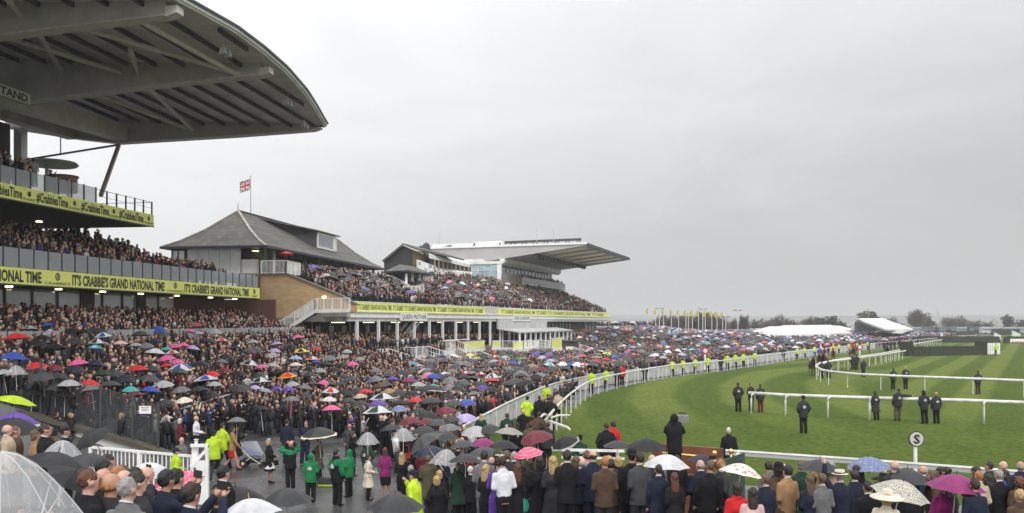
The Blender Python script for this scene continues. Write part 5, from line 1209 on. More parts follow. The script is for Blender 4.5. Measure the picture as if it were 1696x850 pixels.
def hairmesh(kind):
    k=('hair',kind)
    if k in MC: return MC[k]
    b=MB(); r_=random.Random(len(kind)*7+3); vox,rat=.010,.45
    if kind in('short','thick','bob','long','bun','curly'): 
        g=.003 if kind=='short' else .008
        b.ell((0,-.018,.024),(.077+g,.091+g,.096+g),14,10)
    if kind=='sides':
        b.ell((0,-.024,-.012),(.081,.082,.058),14,8)
    if kind=='bob': loft(b,[(-.12,.070,.045,-.055),(-.06,.092,.072,-.035),(.02,.088,.085,-.02),(.06,.08,.08,-.015)])
    if kind=='long': loft(b,[(-.34,.045,.022,-.085),(-.26,.085,.038,-.080),(-.14,.098,.052,-.062),(-.04,.092,.072,-.035),(.04,.086,.085,-.02)])
    if kind=='bun': b.ell((0,-.10,.06),(.045,.045,.042),8,6)
    if kind=='curly':
        for i in range(26):
            a=r_.uniform(0,6.28); q=r_.uniform(-.09,.11); b.ell((math.cos(a)*.085,-.035+math.sin(a)*.075*(1 if math.sin(a)<.3 else .3),q),(.032,)*3,6,4)
    me=remesh(b,vox,rat,1)
    for v in me.vertices:
        q=v.co.copy(); v.co+=Vector((r_.uniform(-1,1),r_.uniform(-1,1),r_.uniform(-1,1)))*.0034+q.normalized()*(.013*noise.noise(Vector((q.x*24,q.y*24,q.z*14)))+.007*noise.noise(Vector((q.x*70,q.y*70,q.z*22))))
    me.name='hair'; me.materials.append(steel); MC[k]=me; return me
def hatmesh(kind):
    k=('hat',kind)
    if k in MC: return MC[k]
    b=MB()
    if kind=='cap': b.lathe([(.086,.0),(.092,.035),(.082,.075),(.05,.105),(.01,.115)],(0,-.01,.03),14,sy=1.12); b.hexa([(-.06,.06,.03),(.06,.06,.03),(.045,.165,.02),(-.045,.165,.02),(-.06,.06,.042),(.06,.06,.042),(.045,.165,.028),(-.045,.165,.028)])
    if kind=='boater': b.lathe([(.155,.0),(.155,.012),(.093,.014),(.092,.085),(.088,.092),(.02,.094)],(0,0,.045),20,sy=1.05)
    if kind=='band': b.lathe([(.0955,.014),(.0955,.045)],(0,0,.045),20,sy=1.05)
    if kind=='wide': b.lathe([(.27,-.05),(.26,-.035),(.18,.0),(.095,.015),(.088,.08),(.06,.105),(.01,.11)],(0,0,.045),22)
    if kind=='cloche': b.lathe([(.13,-.02),(.12,.0),(.098,.015),(.098,.08),(.085,.125),(.05,.15),(.01,.155)],(0,-.01,.02),16,sy=1.08)
    if kind=='bowler': b.lathe([(.125,.0),(.125,.01),(.09,.012),(.09,.06),(.07,.105),(.02,.12)],(0,-.005,.045),16,sy=1.1)
    if kind=='fascinator':
        b.lathe([(.07,0),(.05,.02),(.01,.025)],(.03,.0,.10),10)
        for i in range(7): a=i*.9; b.path([(.03,0,.11),(.03+.06*math.cos(a),.05*math.sin(a),.16),(.03+.11*math.cos(a),.09*math.sin(a),.15)],[.012,.010,.003],4)
    me=b.mesh('hat',[steel],smooth=True); MC[k]=me; return me
def facemesh():
    k='face'
    if k in MC: return MC[k]
    b=MB()
    for s in (1,-1): b.ell((s*.030,.0815,.006),(.011,.006,.006),6,4); b.bar((s*.016,.088,.026),(s*.045,.078,.026),.006,.006)
    b.bar((-.022,.083,-.064),(.022,.083,-.064),.006,.008)
    MC[k]=b.mesh('face_features',[mat('eye_dark',(.05,.025,.02),.5)]); return MC[k]
COL={'black':(.012,.012,.014),'charcoal':(.032,.033,.036),'navy':(.016,.020,.038),'dark grey':(.055,.056,.06),'grey':(.14,.14,.145),'pale grey':(.32,.32,.33),'brown':(.075,.048,.032),'tan':(.30,.18,.09),'beige':(.42,.34,.25),'cream':(.62,.56,.45),'white':(.62,.63,.66),
'red':(.50,.02,.025),'maroon':(.13,.018,.03),'pink':(.62,.10,.26),'pale pink':(.58,.38,.37),'purple':(.10,.045,.30),'lilac':(.36,.30,.50),'blue':(.03,.07,.33),'pale blue':(.26,.38,.55),'teal':(.05,.30,.30),'green':(.015,.17,.065),'mint green':(.04,.30,.20),'dark green':(.018,.045,.03),'olive':(.085,.08,.045),'lime yellow':(.43,.60,.03),'orange':(.65,.16,.02),'yellow':(.72,.55,.03),'plum':(.20,.02,.11),'auburn':(.10,.03,.015),'blonde':(.40,.27,.12),'ginger':(.32,.14,.05),'dark brown':(.025,.016,.011),'fair brown':(.10,.065,.035),'grey haired':(.26,.25,.24),'white haired':(.5,.49,.47)}
def cloth(c):
    n='cloth_'+c.replace(' ','_')
    if n in MATS: return MATS[n]
    v=COL[c]; return mat(n,v,.85 if c!='lime yellow' else .6,.25,5,bump=.6,bscale=11,spec=.2)
def hairm(c):
    n='hair_'+c.replace(' ','_')
    if n in MATS: return MATS[n]
    return mat(n,COL[c],.6,.35,30,bump=.5,bscale=70)
SKIN=[mat('skin_a',(.46,.25,.18),.55,.10,9),mat('skin_b',(.52,.31,.24),.55,.10,9),mat('skin_c',(.40,.21,.14),.55,.1,9),mat('skin_d',(.16,.08,.05),.55,.1,9)]
def child(nm,me,m,par,loc=None,slotn=1):
    o=bpy.data.objects.new(nm,me); C.objects.link(o); o.parent=par
    if loc is not None: o.location=loc
    ms=m if isinstance(m,(list,tuple)) else [m]
    for i,q in enumerate(ms):
        o.material_slots[i].link='OBJECT'; o.material_slots[i].material=q
    return o
NP=0
def person(pos,label,sex='m',pose='down',face=0.,top=('jacket','black'),bottom=('trousers','black'),hair=('short','dark brown'),hat=None,tall=None,skin=None,extra=(),collar=True,group=None,shoes='black'):
    global NP; NP+=1
    rr=random.Random(NP*13+5)
    tall=tall or (rr.uniform(1.70,1.86) if sex=='m' else rr.uniform(1.58,1.72)); sc_=tall/1.75
    me=body_mesh(sex,pose); o=bpy.data.objects.new('person',me); C.objects.link(o)
    o.material_slots[0].link='OBJECT'; o.material_slots[0].material=SKIN[skin if skin is not None else rr.choice([0,0,1,1,2])]
    o.location=pos; wf_=sc_*rr.uniform(.94,1.10); o.scale=(wf_,wf_*rr.uniform(.97,1.06),sc_); o.rotation_euler=(R(rr.gauss(0,1.6)),R(rr.gauss(0,1.8)),R(face))
    tag(o,label,'person',group)
    J=skeleton(sex,pose); hl=Vector((0,.05 if J['drop'] else 0,HEADZ-J['drop']))
    if bottom: child(bottom[0] if bottom[0]!='flared' else 'skirt',garment(bottom[0],sex,pose),bottom[2] if len(bottom)>2 else cloth(bottom[1]),o)
    if top: child({'hoodup':'hooded_jacket','top':'sleeveless_top'}.get(top[0],top[0]),garment(top[0],sex,pose),cloth(top[1]),o)
    if hair and hair[0]!='bald': child('hair',hairmesh(hair[0]),hairm(hair[1]),o,hl)
    child('face_features',facemesh(),mat('eye_dark',(0,0,0)),o,hl)
    if hat:
        h=child('hat',hatmesh(hat[0]),cloth(hat[1]),o,hl)
        if hat[0]=='boater': child('hat_band',hatmesh('band'),black,h)
    if collar and top and top[0]=='jacket' and sex=='m' and rr.random()<.62: child('collar',garment('collar',sex,pose),cloth('white'),o)
    if bottom and bottom[0]=='trousers' or True: child('shoes',garment('shoes',sex,pose),cloth(shoes),o)
    for e_ in extra:
        if e_=='print': child('back_print',garment('back_print',sex,pose),cloth('white'),o)
        elif e_=='phone': child('phone',garment('phone_in_hands',sex,pose),black,o)
        elif isinstance(e_,tuple) and e_[0]=='yoke': child('shoulder_panel',garment('yoke',sex,pose),cloth(e_[1]),o)
        elif isinstance(e_,tuple) and e_[0]=='bag':
            b=MB(); b.hexa([(-.05,-.12,0),(.05,-.12,0),(.05,.12,0),(-.05,.12,0),(-.03,-.10,.2),(.03,-.10,.2),(.03,.10,.2),(-.03,.10,.2)]); b.path([(0,-.08,.19),(0,-.05,.33),(0,.05,.33),(0,.08,.19)],.009,5)
            c=child('handbag',b.mesh('handbag',[steel]),cloth(e_[1]),o,(J['wr'][1].x,J['wr'][1].y+.02,J['wr'][1].z-.38))
        elif isinstance(e_,tuple) and e_[0]=='paper':
            b=MB(); b.hexa([(-.07,0,-.1),(.07,0,-.1),(.07,.02,-.1),(-.07,.02,-.1),(-.07,-.05,.1),(.07,-.05,.1),(.07,-.03,.1),(-.07,-.03,.1)]); child('race_card',b.mesh('race_card',[white]),cloth(e_[1]),o,(J['wr'][0].x,J['wr'][0].y+.08,J['wr'][0].z+.06))
        elif isinstance(e_,tuple) and e_[0]=='scarf':
            b=MB(); b.tube((0,-.02,1.43),(0,0,1.53),.095,.075,12); b.hexa([(-.05,.12,1.0),(.05,.12,1.0),(.05,.15,1.0),(-.05,.15,1.0),(-.06,.09,1.45),(.06,.09,1.45),(.06,.12,1.45),(-.06,.12,1.45)]); child('scarf',b.mesh('scarf',[steel],smooth=True),cloth(e_[1]),o)
    return o
# ================= umbrellas =================
def panelmat(name,base,kind,c2):
    if name in MATS: return MATS[name]
    m=mat(name,base,.45,.1,2); n,l,b=nodes_of(m); t=n.new('ShaderNodeTexCoord'); v=n.new('ShaderNodeTexVoronoi')
    v.inputs['Scale'].default_value={'dots':9,'floral':5,'speckle':38,'leopard':34}[kind]
    l.new(t.outputs['Object'],v.inputs[0]); r=n.new('ShaderNodeValToRGB'); r.color_ramp.interpolation='CONSTANT' if kind!='floral' else 'LINEAR'; l.new(v.outputs['Distance'],r.inputs[0])
    e=r.color_ramp.elements; e[0].color=tuple(c2)+(1,); e[1].color=tuple(base)+(1,); e[1].position={'dots':.30,'floral':.44,'speckle':.42,'leopard':.46}[kind]
    if kind=='dots': v.inputs['Randomness'].default_value=.15
    if kind=='floral': q=e.new(.30); q.color=(c2[0]*1.1,c2[1]*3+.03,c2[2]*2,1); q=e.new(.40); q.color=tuple(base)+(1,)
    l.new(r.outputs[0],b.inputs['Base Color']); return m
def umat(c):
    if c=='clear': return mat('umbrella_clear_film',(.72,.74,.76),.12,.05,2,alpha=.30)
    if c=='floral': return panelmat('umbrella_floral',(.66,.64,.56),'floral',(.45,.05,.08))
    if c=='pink dots': return panelmat('umbrella_pink_dots',(.60,.06,.15),'dots',(.75,.55,.58))
    if c=='leopard': return panelmat('umbrella_leopard',(.52,.49,.42),'leopard',(.06,.05,.045))
    if c=='blue floral': return panelmat('umbrella_blue_floral',(.05,.07,.20),'speckle',(.35,.40,.52))
    if c=='speckled': return panelmat('umbrella_speckled',(.30,.27,.23),'speckle',(.10,.09,.08))
    if c=='stripe': 
        m=mat('umbrella_stripe',(.4,.4,.4),.4); n,l,b=nodes_of(m)
        if len(n)<9:
            t=n.new('ShaderNodeTexCoord'); w_=n.new('ShaderNodeTexWave'); w_.inputs['Scale'].default_value=4; l.new(t.outputs['Object'],w_.inputs[0]); r=n.new('ShaderNodeValToRGB'); r.color_ramp.interpolation='CONSTANT'; r.color_ramp.elements[1].position=.6; r.color_ramp.elements[0].color=(.10,.10,.11,1); r.color_ramp.elements[1].color=(.6,.6,.6,1); l.new(w_.outputs['Fac'],r.inputs[0]); l.new(r.outputs[0],b.inputs['Base Color'])
        return m
    n='nylon_'+c.replace(' ','_')
    if n in MATS: return MATS[n]
    v=COL[c] if c!='white' else (.50,.51,.53); k=1.0
    return mat(n,(v[0]*k+.002,v[1]*k+.002,v[2]*k+.002),.5,.2,2.2,bump=.25,bscale=8,spec=.28)
def canopy(kind):
    k=('canopy',kind)
    if k in MC: return MC[k]
    D={'flat':.26,'dome':.62,'std':.33}[kind]; b=MB(); nseg=8; sub=4; rings=6
    def P(i,q,fr): # rib i, fraction fr between ribs, radius q
        a=(i+fr)*2*math.pi/nseg; sag=1-.085*math.sin(math.pi*fr)*q**1.5
        z=D*(math.cos(q*math.pi/2*.92)-1)/(1-math.cos(math.pi/2*.92)); z=z+ .035*math.sin(math.pi*fr)*q**2*(-1 if False else -.6)
        if q>.98: z+= .035*math.sin(math.pi*fr)
        return (q*sag*math.cos(a),q*sag*math.sin(a),z)
    qs=[.03,.22,.42,.62,.82,.90,1.0]
    for i in range(nseg):
        vs=[P(i,q,f/sub) for q in qs for f in range(sub+1)]; m=sub+1
        k0=len(b.v); b.v+=vs
        for r_ in range(len(qs)-1):
            for f in range(sub):
                b.f.append((k0+r_*m+f,k0+(r_+1)*m+f,k0+(r_+1)*m+f+1,k0+r_*m+f+1)); b.m.append(2 if r_==len(qs)-2 else i%2)
    b.add([P(i,.03,0) for i in range(8)]+[(0,0,.006)],[(i,(i+1)%8,8) for i in range(8)])
    me=b.mesh('canopy',[steel,steel,steel])
    me.polygons.foreach_set('use_smooth',[True]*len(me.polygons)); MC[k]=me; return me
def umesh(nm):
    k=('u',nm)
    if k in MC: return MC[k]
    b=MB()
    if nm=='shaft': b.tube((0,0,-1.28),(0,0,0),.010,n=6)
    if nm=='handle': b.path([(0,0,-1.18),(0,0,-1.42),(.03,0,-1.50),(.08,0,-1.50),(.10,0,-1.44)],.017,6)
    if nm=='straight_handle': b.tube((0,0,-1.45),(0,0,-1.15),.022,.020,8)
    if nm=='tip': b.tube((0,0,-.01),(0,0,.075),.012,.006,6)
    if nm[:3]=='rib':
        D={'ribflat':.26,'ribdome':.62,'ribstd':.33}[nm]
        ps=[]
        for q in (.04,.25,.5,.75,1.0):
            ps.append((q,0,D*(math.cos(q*math.pi/2*.92)-1)/(1-math.cos(math.pi/2*.92))-.012))
        rr_=.0085 if nm!='ribdome' else .0045; b.path(ps,rr_,4); (nm=='ribdome') or b.path([(0,0,-D*.75-.1),(.5,0,ps[2][2])],.004,4)
    me=b.mesh(nm.replace('ribflat','rib').replace('ribdome','rib').replace('ribstd','rib'),[steel]); MC[k]=me; return me
UL=[]
def umbrella(px,py,wpx,cols,label=None,kind='std',Y=None,h=2.12,tilt=None,ribs=None,R_=None):
    """px,py: top of the canopy in the photograph; stands on the ground below it"""
    rr=random.Random(int(px*31+py*7))
    if Y is None: g=on(px,py,h,28.); Y=g.y; 
    p=W(px,py,Y); rad=R_ or max(.42,min(.80,wpx/2/F*Y))
    a=cols if isinstance(cols,(tuple,list)) else (cols,)
    ms=[umat(a[0]),umat(a[1] if len(a)>1 else a[0]),umat(a[2] if len(a)>2 else a[0])]
    if len(a)<3: ms[2]=ms[0]
    o=thing('umbrella',label or '', 'umbrella',tuple(p)); o['group']='open umbrellas in the crowd'
    tl=tilt if tilt is not None else (rr.uniform(-9,9),rr.uniform(-9,9))
    o.rotation_euler=(R(tl[0]),R(tl[1]),R(rr.uniform(0,45)))
    c=child('canopy',canopy(kind),ms,o); c.scale=(rad,rad,min(1.0,rad*1.5))
    if len(a)==2 and False: pass
    zs=1 if kind!='dome' else 1
    child('shaft',umesh('shaft'),steel_lt,o); child('handle',umesh('handle' if rr.random()<.6 else 'straight_handle'),black,o); child('tip',umesh('tip'),darkm if a[0]!='white' else brass,o)
    if ribs or (ribs is None and wpx>=24 ):
        for k in range(8):
            q=child('rib',umesh('rib'+kind),steel_lt,o); q.rotation_euler=(0,0,k*math.pi/4); q.scale=(rad,rad,min(1.0,rad*1.5))
    UL.append([o,px,py,wpx,' and '.join(dict.fromkeys(a)).replace('clear','clear domed'),label]); return o
# ================= the umbrellas one can point to =================
for u in [
 (24,583,44,'blue'),(60,600,38,'red'),(92,604,28,'maroon'),(128,595,34,'pink'),(158,571,28,('teal','pale blue')),(150,629,38,'red'),(48,539,30,('pale grey','grey')),(78,535,24,'blue'),(118,543,38,'black'),(160,543,40,'charcoal'),(199,564,26,'pale pink'),(224,568,24,'pale grey'),
 (258,577,36,'white'),(285,580,26,('white','red')),(276,575,18,'teal'),(228,605,36,'red'),(252,606,38,'charcoal'),(275,602,18,'red'),(299,603,46,('white','blue','yellow')),(330,598,40,'navy'),(350,615,28,'red'),(340,622,46,('white','blue')),(216,640,28,'teal'),(221,648,36,'maroon'),(250,640,36,'blue'),(299,640,34,'grey'),(304,658,30,'cream'),(272,662,36,'charcoal'),(322,534,26,('red','grey')),(316,546,16,'pink'),(329,549,20,'lilac'),(367,560,24,('pale pink','red')),(290,570,18,'pink'),(295,595,26,'pink'),(368,595,24,'grey'),(395,637,40,'charcoal'),(412,577,26,'dark grey'),(355,632,22,'pale grey'),(165,578,22,'navy'),
 (4,612,30,'pale grey'),(492,555,22,'pink'),(457,566,22,'lilac'),(421,575,34,'dark grey'),(455,577,22,'lilac'),(451,584,24,'clear'),(481,570,24,'black'),(497,577,30,('yellow','black')),(490,589,24,'pale blue'),(518,590,26,('white','red')),(524,597,18,'blue'),(417,597,36,('white','black')),(451,601,26,'clear'),(530,610,24,'clear'),(428,617,26,'dark green'),(475,617,34,('red','orange','yellow')),(431,625,38,('white','black')),(483,632,26,'pale grey'),(506,637,28,'grey'),(537,630,22,'pink'),(518,632,22,'dark grey'),(404,636,26,'charcoal'),(422,638,22,'lilac'),(457,640,22,'purple'),(440,643,26,'clear'),(549,642,34,('white','red')),(505,650,22,'charcoal'),(484,656,26,'grey'),(545,657,16,'white'),(549,671,34,'pink'),(431,673,30,'black'),(596,652,22,'beige'),(575,579,18,'pale grey'),(526,575,16,'red'),(551,580,20,'navy'),(569,587,18,'clear'),(595,591,20,'clear'),(567,601,22,'black'),
 (634,651,54,('white','black')),(627,672,60,('white','dark green')),(630,634,26,'brown'),(661,672,26,'blue floral'),(679,625,30,'plum'),(685,599,16,'teal'),(693,603,16,'lilac'),(719,619,24,'blue'),(720,639,46,('navy','navy','cream')),(688,658,30,'red'),(713,658,48,'charcoal'),(683,647,30,'black'),(743,652,28,'black'),(751,662,34,'dark grey'),(757,638,24,'charcoal'),(770,621,28,'black'),(751,611,24,'grey'),(736,616,14,'white'),(772,615,18,('red','white')),(796,616,20,('red','white')),(787,610,20,'navy'),(791,591,18,('lime yellow','orange')),(815,618,28,('white','black')),(816,626,26,'red'),(783,648,20,'grey'),(799,638,22,'purple'),(767,636,22,'black'),(711,681,48,'black'),(706,693,38,'maroon'),(723,694,36,'dark grey'),(744,690,36,'charcoal'),(694,675,30,'charcoal'),
 (646,703,38,'charcoal'),(739,714,48,'charcoal'),(744,702,40,'grey'),(765,729,44,'dark grey'),(788,706,52,'stripe'),(392,691,34,'grey'),
 (885,584,20,'purple'),(863,592,13,'mint green'),(883,603,22,'tan'),(911,600,22,('white','teal')),(948,600,20,'blue'),(967,601,16,('white','red')),(935,592,16,('red','white')),(988,589,24,'tan'),(1007,583,22,('yellow','mint green')),(856,612,26,'charcoal'),(841,615,22,'black'),(862,619,22,'charcoal'),(820,588,16,('red','white')),(1036,584,18,'blue'),(1050,586,12,'pink'),(1085,585,20,'white'),(1145,577,24,('mint green','pale blue')),(1161,580,18,'blue'),(1092,571,20,'orange'),(1203,572,18,'white'),(1216,575,16,'purple'),(1277,569,20,'pale blue'),(1254,570,20,'purple'),(1314,567,18,'blue'),(1318,573,14,'white'),(1360,564,16,'pale blue'),
 (475,447-28,22,'red')][:-1]: umbrella(*u)
# near ones, placed at their own depth
umbrella(-2,746,0,'clear','huge clear bubble umbrella filling the bottom left corner','dome',Y=5.3,R_=.47,tilt=(2,0),ribs=True)
umbrella(104,729,0,'clear','clear dome umbrella in front of the white sloping wall','dome',Y=16,R_=.40,tilt=(0,3),ribs=True)
umbrella(97,749,0,'black','black umbrella tucked behind the huge clear bubble umbrella',Y=12,R_=.52,tilt=(-8,16),ribs=True)
umbrella(30,684,0,('purple','purple','white'),'purple umbrella with white edge at the left edge, over a black one',Y=22,R_=.55,tilt=(0,8),ribs=True)
umbrella(22,692,0,'black','black umbrella below the purple one at the left edge',Y=19,R_=.62,tilt=(0,3),ribs=True)
umbrella(145,716,0,'black','small black umbrella tilted against the white sloping wall',Y=17,R_=.34,tilt=(20,-28),ribs=True)
umbrella(95,716,0,'charcoal','dark umbrella behind the clear dome umbrella',Y=19,R_=.3,ribs=True,kind='flat')
umbrella(155,752,0,'charcoal','dark grey umbrella right of the clear dome, by the white railing',Y=13,R_=.30,tilt=(5,12),kind='flat',ribs=True)
umbrella(125,780,0,'black','black umbrella beside a raised hand near the bottom left',Y=10,R_=.28,tilt=(10,32),kind='flat',ribs=True)
umbrella(28,656,0,'lime yellow','lime green umbrella lowered behind the glass screen at left',Y=38,R_=.85,tilt=(0,14),kind='flat')
umbrella(250,766,0,'white','white umbrella in front of the steward in yellow at the gate',Y=14,R_=.40,tilt=(0,6),ribs=True)
umbrella(291,783,0,'pink dots','pink umbrella with white dots beside the white gate',Y=12,R_=.30,kind='flat',tilt=(12,-10),ribs=True)
umbrella(390,806,0,'black','black umbrella on the wet plaza in front of the pushchair',Y=15,R_=.52,tilt=(0,0),ribs=True)
umbrella(412,826,0,'white','white umbrella with faint red mark at the bottom below the charcoal one',Y=11.5,R_=.40,ribs=True)
umbrella(474,809,0,'charcoal','large charcoal umbrella in front of the four medics in green',Y=17,R_=.50,tilt=(2,-2),ribs=True)
umbrella(655,818,0,'charcoal','large charcoal umbrella in front of the steward with a hand to the face',Y=16,R_=.52,tilt=(2,0),ribs=True)
umbrella(527,708,0,('charcoal','charcoal','cream'),'dark umbrella with a broad cream border over the medics',Y=34,R_=.72,tilt=(0,-5),ribs=True)
umbrella(609,716,0,'clear','clear dome umbrella left of a second clear one above the woman in cream','dome',Y=32,R_=.42,tilt=(3,0),ribs=True)
umbrella(668,709,0,'clear','clear dome umbrella over the long blonde hair','dome',Y=31,R_=.43,tilt=(3,0),ribs=True)
umbrella(697,722,0,'dark grey','dark grey umbrella tipped steeply down to the left behind the olive overcoat',Y=26,R_=.60,tilt=(0,-33),ribs=True)
umbrella(844,708,0,'speckled','speckled beige umbrella in front of the kneeling photographers',Y=33,R_=.55,tilt=(0,5),kind='flat',ribs=True)
umbrella(886,714,0,'maroon','dark maroon umbrella above the pink dotted umbrella',Y=27,R_=.52,tilt=(4,-14),ribs=True)
umbrella(873,741,0,'pink dots','pink dotted umbrella over the woman in the green skirt',Y=21.5,R_=.37,tilt=(4,-10),ribs=True)
umbrella(932,724,0,('black','black','pale grey'),'black umbrella with pale border tilted behind the bald man',Y=24,R_=.42,tilt=(4,-24),ribs=True)
umbrella(1022,730,0,'charcoal','flat dark umbrella left of a bigger black one near the rostrum',Y=25,R_=.40,kind='flat',ribs=True)
umbrella(1070,726,0,'black','broad black umbrella in front of the cameraman on the rostrum',Y=22.5,R_=.52,tilt=(2,-3),ribs=True)
umbrella(1105,753,0,'white','plain white umbrella with a brass tip below the cameraman',Y=19,R_=.49,tilt=(2,1),ribs=True)
umbrella(1164,753,0,'navy','navy blue umbrella between the white and the flowered umbrellas',Y=21,R_=.34,tilt=(0,8),ribs=True)
umbrella(1230,768,0,'floral','cream umbrella with red roses held over a red coat',Y=16.5,R_=.40,tilt=(4,12),ribs=True)
umbrella(1358,761,0,'charcoal','charcoal umbrella behind the raised arm of the man in a boater',Y=19,R_=.46,tilt=(2,4),ribs=True)
umbrella(1438,757,0,'blue floral','blue and white patterned umbrella behind the straw boater',Y=20,R_=.48,tilt=(3,-4),ribs=True)
umbrella(1503,776,0,'charcoal','charcoal umbrella below the round letter S sign',Y=19,R_=.56,tilt=(2,6),ribs=True)
umbrella(1496,797,0,'leopard','black and cream leopard spotted umbrella above the wide cream hat',Y=14.5,R_=.46,tilt=(12,7),ribs=True)
umbrella(1585,786,0,'plum','bright plum umbrella over the curly blonde hair',Y=16,R_=.50,tilt=(4,3),kind='std',ribs=True)
umbrella(474,417,0,'red','red umbrella under the slate eaves above the buff brick wall',Y=97,R_=.85)
# ================= hand placed people =================
def at(px,py,Y,tall):
    p=W(px,py,Y); return Vector((p.x,p.y,ground(p.x,p.y)))
def P_(px,Y,label,sex='m',pose='down',face=0,top=('jacket','black'),bottom=('trousers','black'),py=None,**k):
    x=(px-CX)/F*Y; z=ground(x,Y)
    if py is not None:
        tall=k.get('tall') or (1.77 if sex=='m' else 1.66); k['tall']=tall
        zt=H-(py-HY)/F*Y; hs_=max(.93,min(1.07,(zt-z)/tall)); k['tall']=tall*hs_
    return person((x,Y,z),label,sex,pose,face,top,bottom,**k)
T='trousers'
P_(1165,17.5,'man in a black suit between the white and the flowered umbrella',py=763,hair=('short','fair brown'),tall=1.8)
P_(1219,15.6,'woman in a red coat under the rose patterned umbrella','f','brolly',5,('coat','red'),(T,'black'),py=800,hair=('bob','dark brown'))
P_(1243,15.0,'woman in a pale pink jacket below the rose patterned umbrella','f','front',-5,('jacket','pale pink'),('skirt','beige'),py=808,hair=('long','dark brown'))
P_(1264,16.4,'man in a navy suit right of the pale pink jacket',top=('jacket','navy'),py=795,face=30,hair=('short','fair brown'))
P_(1276,18.2,'woman in a black cloche hat and dark brown coat','f','front',0,('coat','brown'),(T,'black'),py=765,hair=('bob','dark brown'),hat=('cloche','black'))
P_(1296,19.2,'man with receding hair half hidden by the tan jacket',py=768,hair=('sides','fair brown'),top=('jacket','charcoal'))
P_(1303,17.0,'man in a tan jacket with thick black hair',py=771,top=('jacket','tan'),hair=('thick','black'),pose='front',face=25,bottom=(T,'brown'))
P_(1338,16.6,'woman with long fair brown hair and a navy top','f','front',15,('jacket','navy'),('skirt','navy'),py=787,hair=('long','fair brown'))
P_(1361,16.6,'man in a mid grey suit with cropped hair','m','front',15,('jacket','grey'),(T,'grey'),py=787,hair=('short','fair brown'))
P_(1394,17.0,'man in a straw boater and blue suit raising an arm','m','raise',10,('jacket','navy'),(T,'navy'),py=782,hair=('short','grey haired'),hat=('boater','cream'))
P_(1417,18.2,'man in a navy suit right of the straw boater','m','down',8,('jacket','navy'),(T,'navy'),py=783,hair=('thick','dark brown'))
P_(1437,15.6,'man in a black suit in front of the blue patterned umbrella','m','front',5,py=797,hair=('short','dark brown'))
P_(1462,18.5,'woman in a wide black hat beneath the blue patterned umbrella','f','brolly',0,('coat','black'),(T,'black'),py=795,hair=('bob','dark brown'),hat=('wide','black'))
P_(1461,13.9,'woman in a wide cream hat at the bottom edge','f','front',-20,('jacket','cream'),('skirt','cream'),py=828,hair=('bob','blonde'),hat=('wide','cream'))
P_(1502,15.4,'man in black holding the leopard spotted umbrella','m','brolly',0,py=815,hair=('short','dark brown'))
P_(1556,16.2,'woman with curly blonde hair in a plum coat','f','brolly',0,('coat','plum'),(T,'black'),py=818,hair=('curly','blonde'))
P_(1582,16.6,'woman turned sideways under the plum umbrella','f','front',70,('jacket','charcoal'),(T,'black'),py=822,hair=('short','dark brown'))
P_(1614,15.6,'man in a black suit right of the plum umbrella edge','m','front',5,('jacket','navy'),(T,'black'),py=815,hair=('thick','dark brown'))
P_(1627,17.0,'man in a pale beige jacket with cropped sandy hair','m','front',15,('jacket','beige'),(T,'brown'),py=797,hair=('short','ginger'))
P_(1639,19.0,'woman in black standing behind the beige jacket','f','down',5,('coat','black'),(T,'black'),py=797,hair=('long','dark brown'))
P_(1661,17.4,'grey haired man in a black suit near the right edge','m','down',0,py=796,hair=('short','grey haired'))
P_(1690,17.2,'woman in a brown fur coat with curly brown hair','f','front',0,('coat','brown'),(T,'black'),py=800,hair=('curly','auburn'))
P_(1688,14.2,'strawberry blonde woman at the bottom right corner','f','down',0,('coat','brown'),(T,'black'),py=832,hair=('thick','blonde'))
P_(1090,17.2,'man in a navy suit under the plain white umbrella','m','brolly',0,('jacket','navy'),(T,'navy'),py=790,hair=('short','dark brown'))
fl_=panelmat('skirt_floral_grey',(.12,.12,.12),'floral',(.6,.6,.6))
P_(1119,16.8,'woman with long auburn hair and a grey flowered skirt','f','front',10,('jacket','black'),('flared','grey',fl_),py=788,hair=('long','auburn'))
P_(1041,18.6,'man in a black suit and black cap with a white collar','m','front',0,py=745,hair=('short','black'),hat=('bowler','black'))
P_(1059,18.0,'dark haired man in a charcoal suit looking right','m','front',25,('jacket','dark grey'),(T,'charcoal'),py=751,hair=('thick','dark brown'))
P_(1080,20.0,'bald man just left of the plain white umbrella','m','down',10,('jacket','charcoal'),py=753,hair=('sides','fair brown'))
P_(1121,21.0,'dark head directly behind the plain white umbrella','m','down',0,py=750,hair=('thick','black'))
P_(1190,20.5,'person in an olive hood raising a camera beside the green cloth','m','phone',10,('hoodup','olive'),(T,'black'),py=758,hair=None,extra=('phone',))
P_(803,20.5,'man in a mid grey suit with dark hair','m','front',0,('jacket','grey'),(T,'grey'),py=737,hair=('thick','dark brown'))
P_(823,21.0,'dark haired man in black between two heads','m','down',0,py=728,hair=('short','dark brown'))
P_(840,20.4,'man in a dark suit with cropped brown hair looking right','m','front',20,('jacket','charcoal'),py=731,hair=('short','fair brown'))
P_(849,23.0,'grey haired man in blue behind two dark suits','m','down',30,('jacket','navy'),py=723,hair=('short','grey haired'))
P_(824,19.0,'woman in a purple dress with a pale fascinator','f','front',10,('top','purple'),('dress','purple'),py=757,hair=('thick','dark brown'),hat=('fascinator','cream'))
P_(839,18.6,'man in a white shirt and black trousers','m','front',12,('shirt','white'),(T,'black'),py=757,hair=('thick','dark brown'))
P_(852,18.8,'woman in an off the shoulder black dress','f','front',20,('top','black'),('dress','black'),py=768,hair=('long','auburn'))
P_(873,20.2,'woman in a mint green skirt and black cardigan','f','front',15,('jacket','black'),('flared','mint green'),py=762,hair=('long','dark brown'),extra=(('paper','white'),))
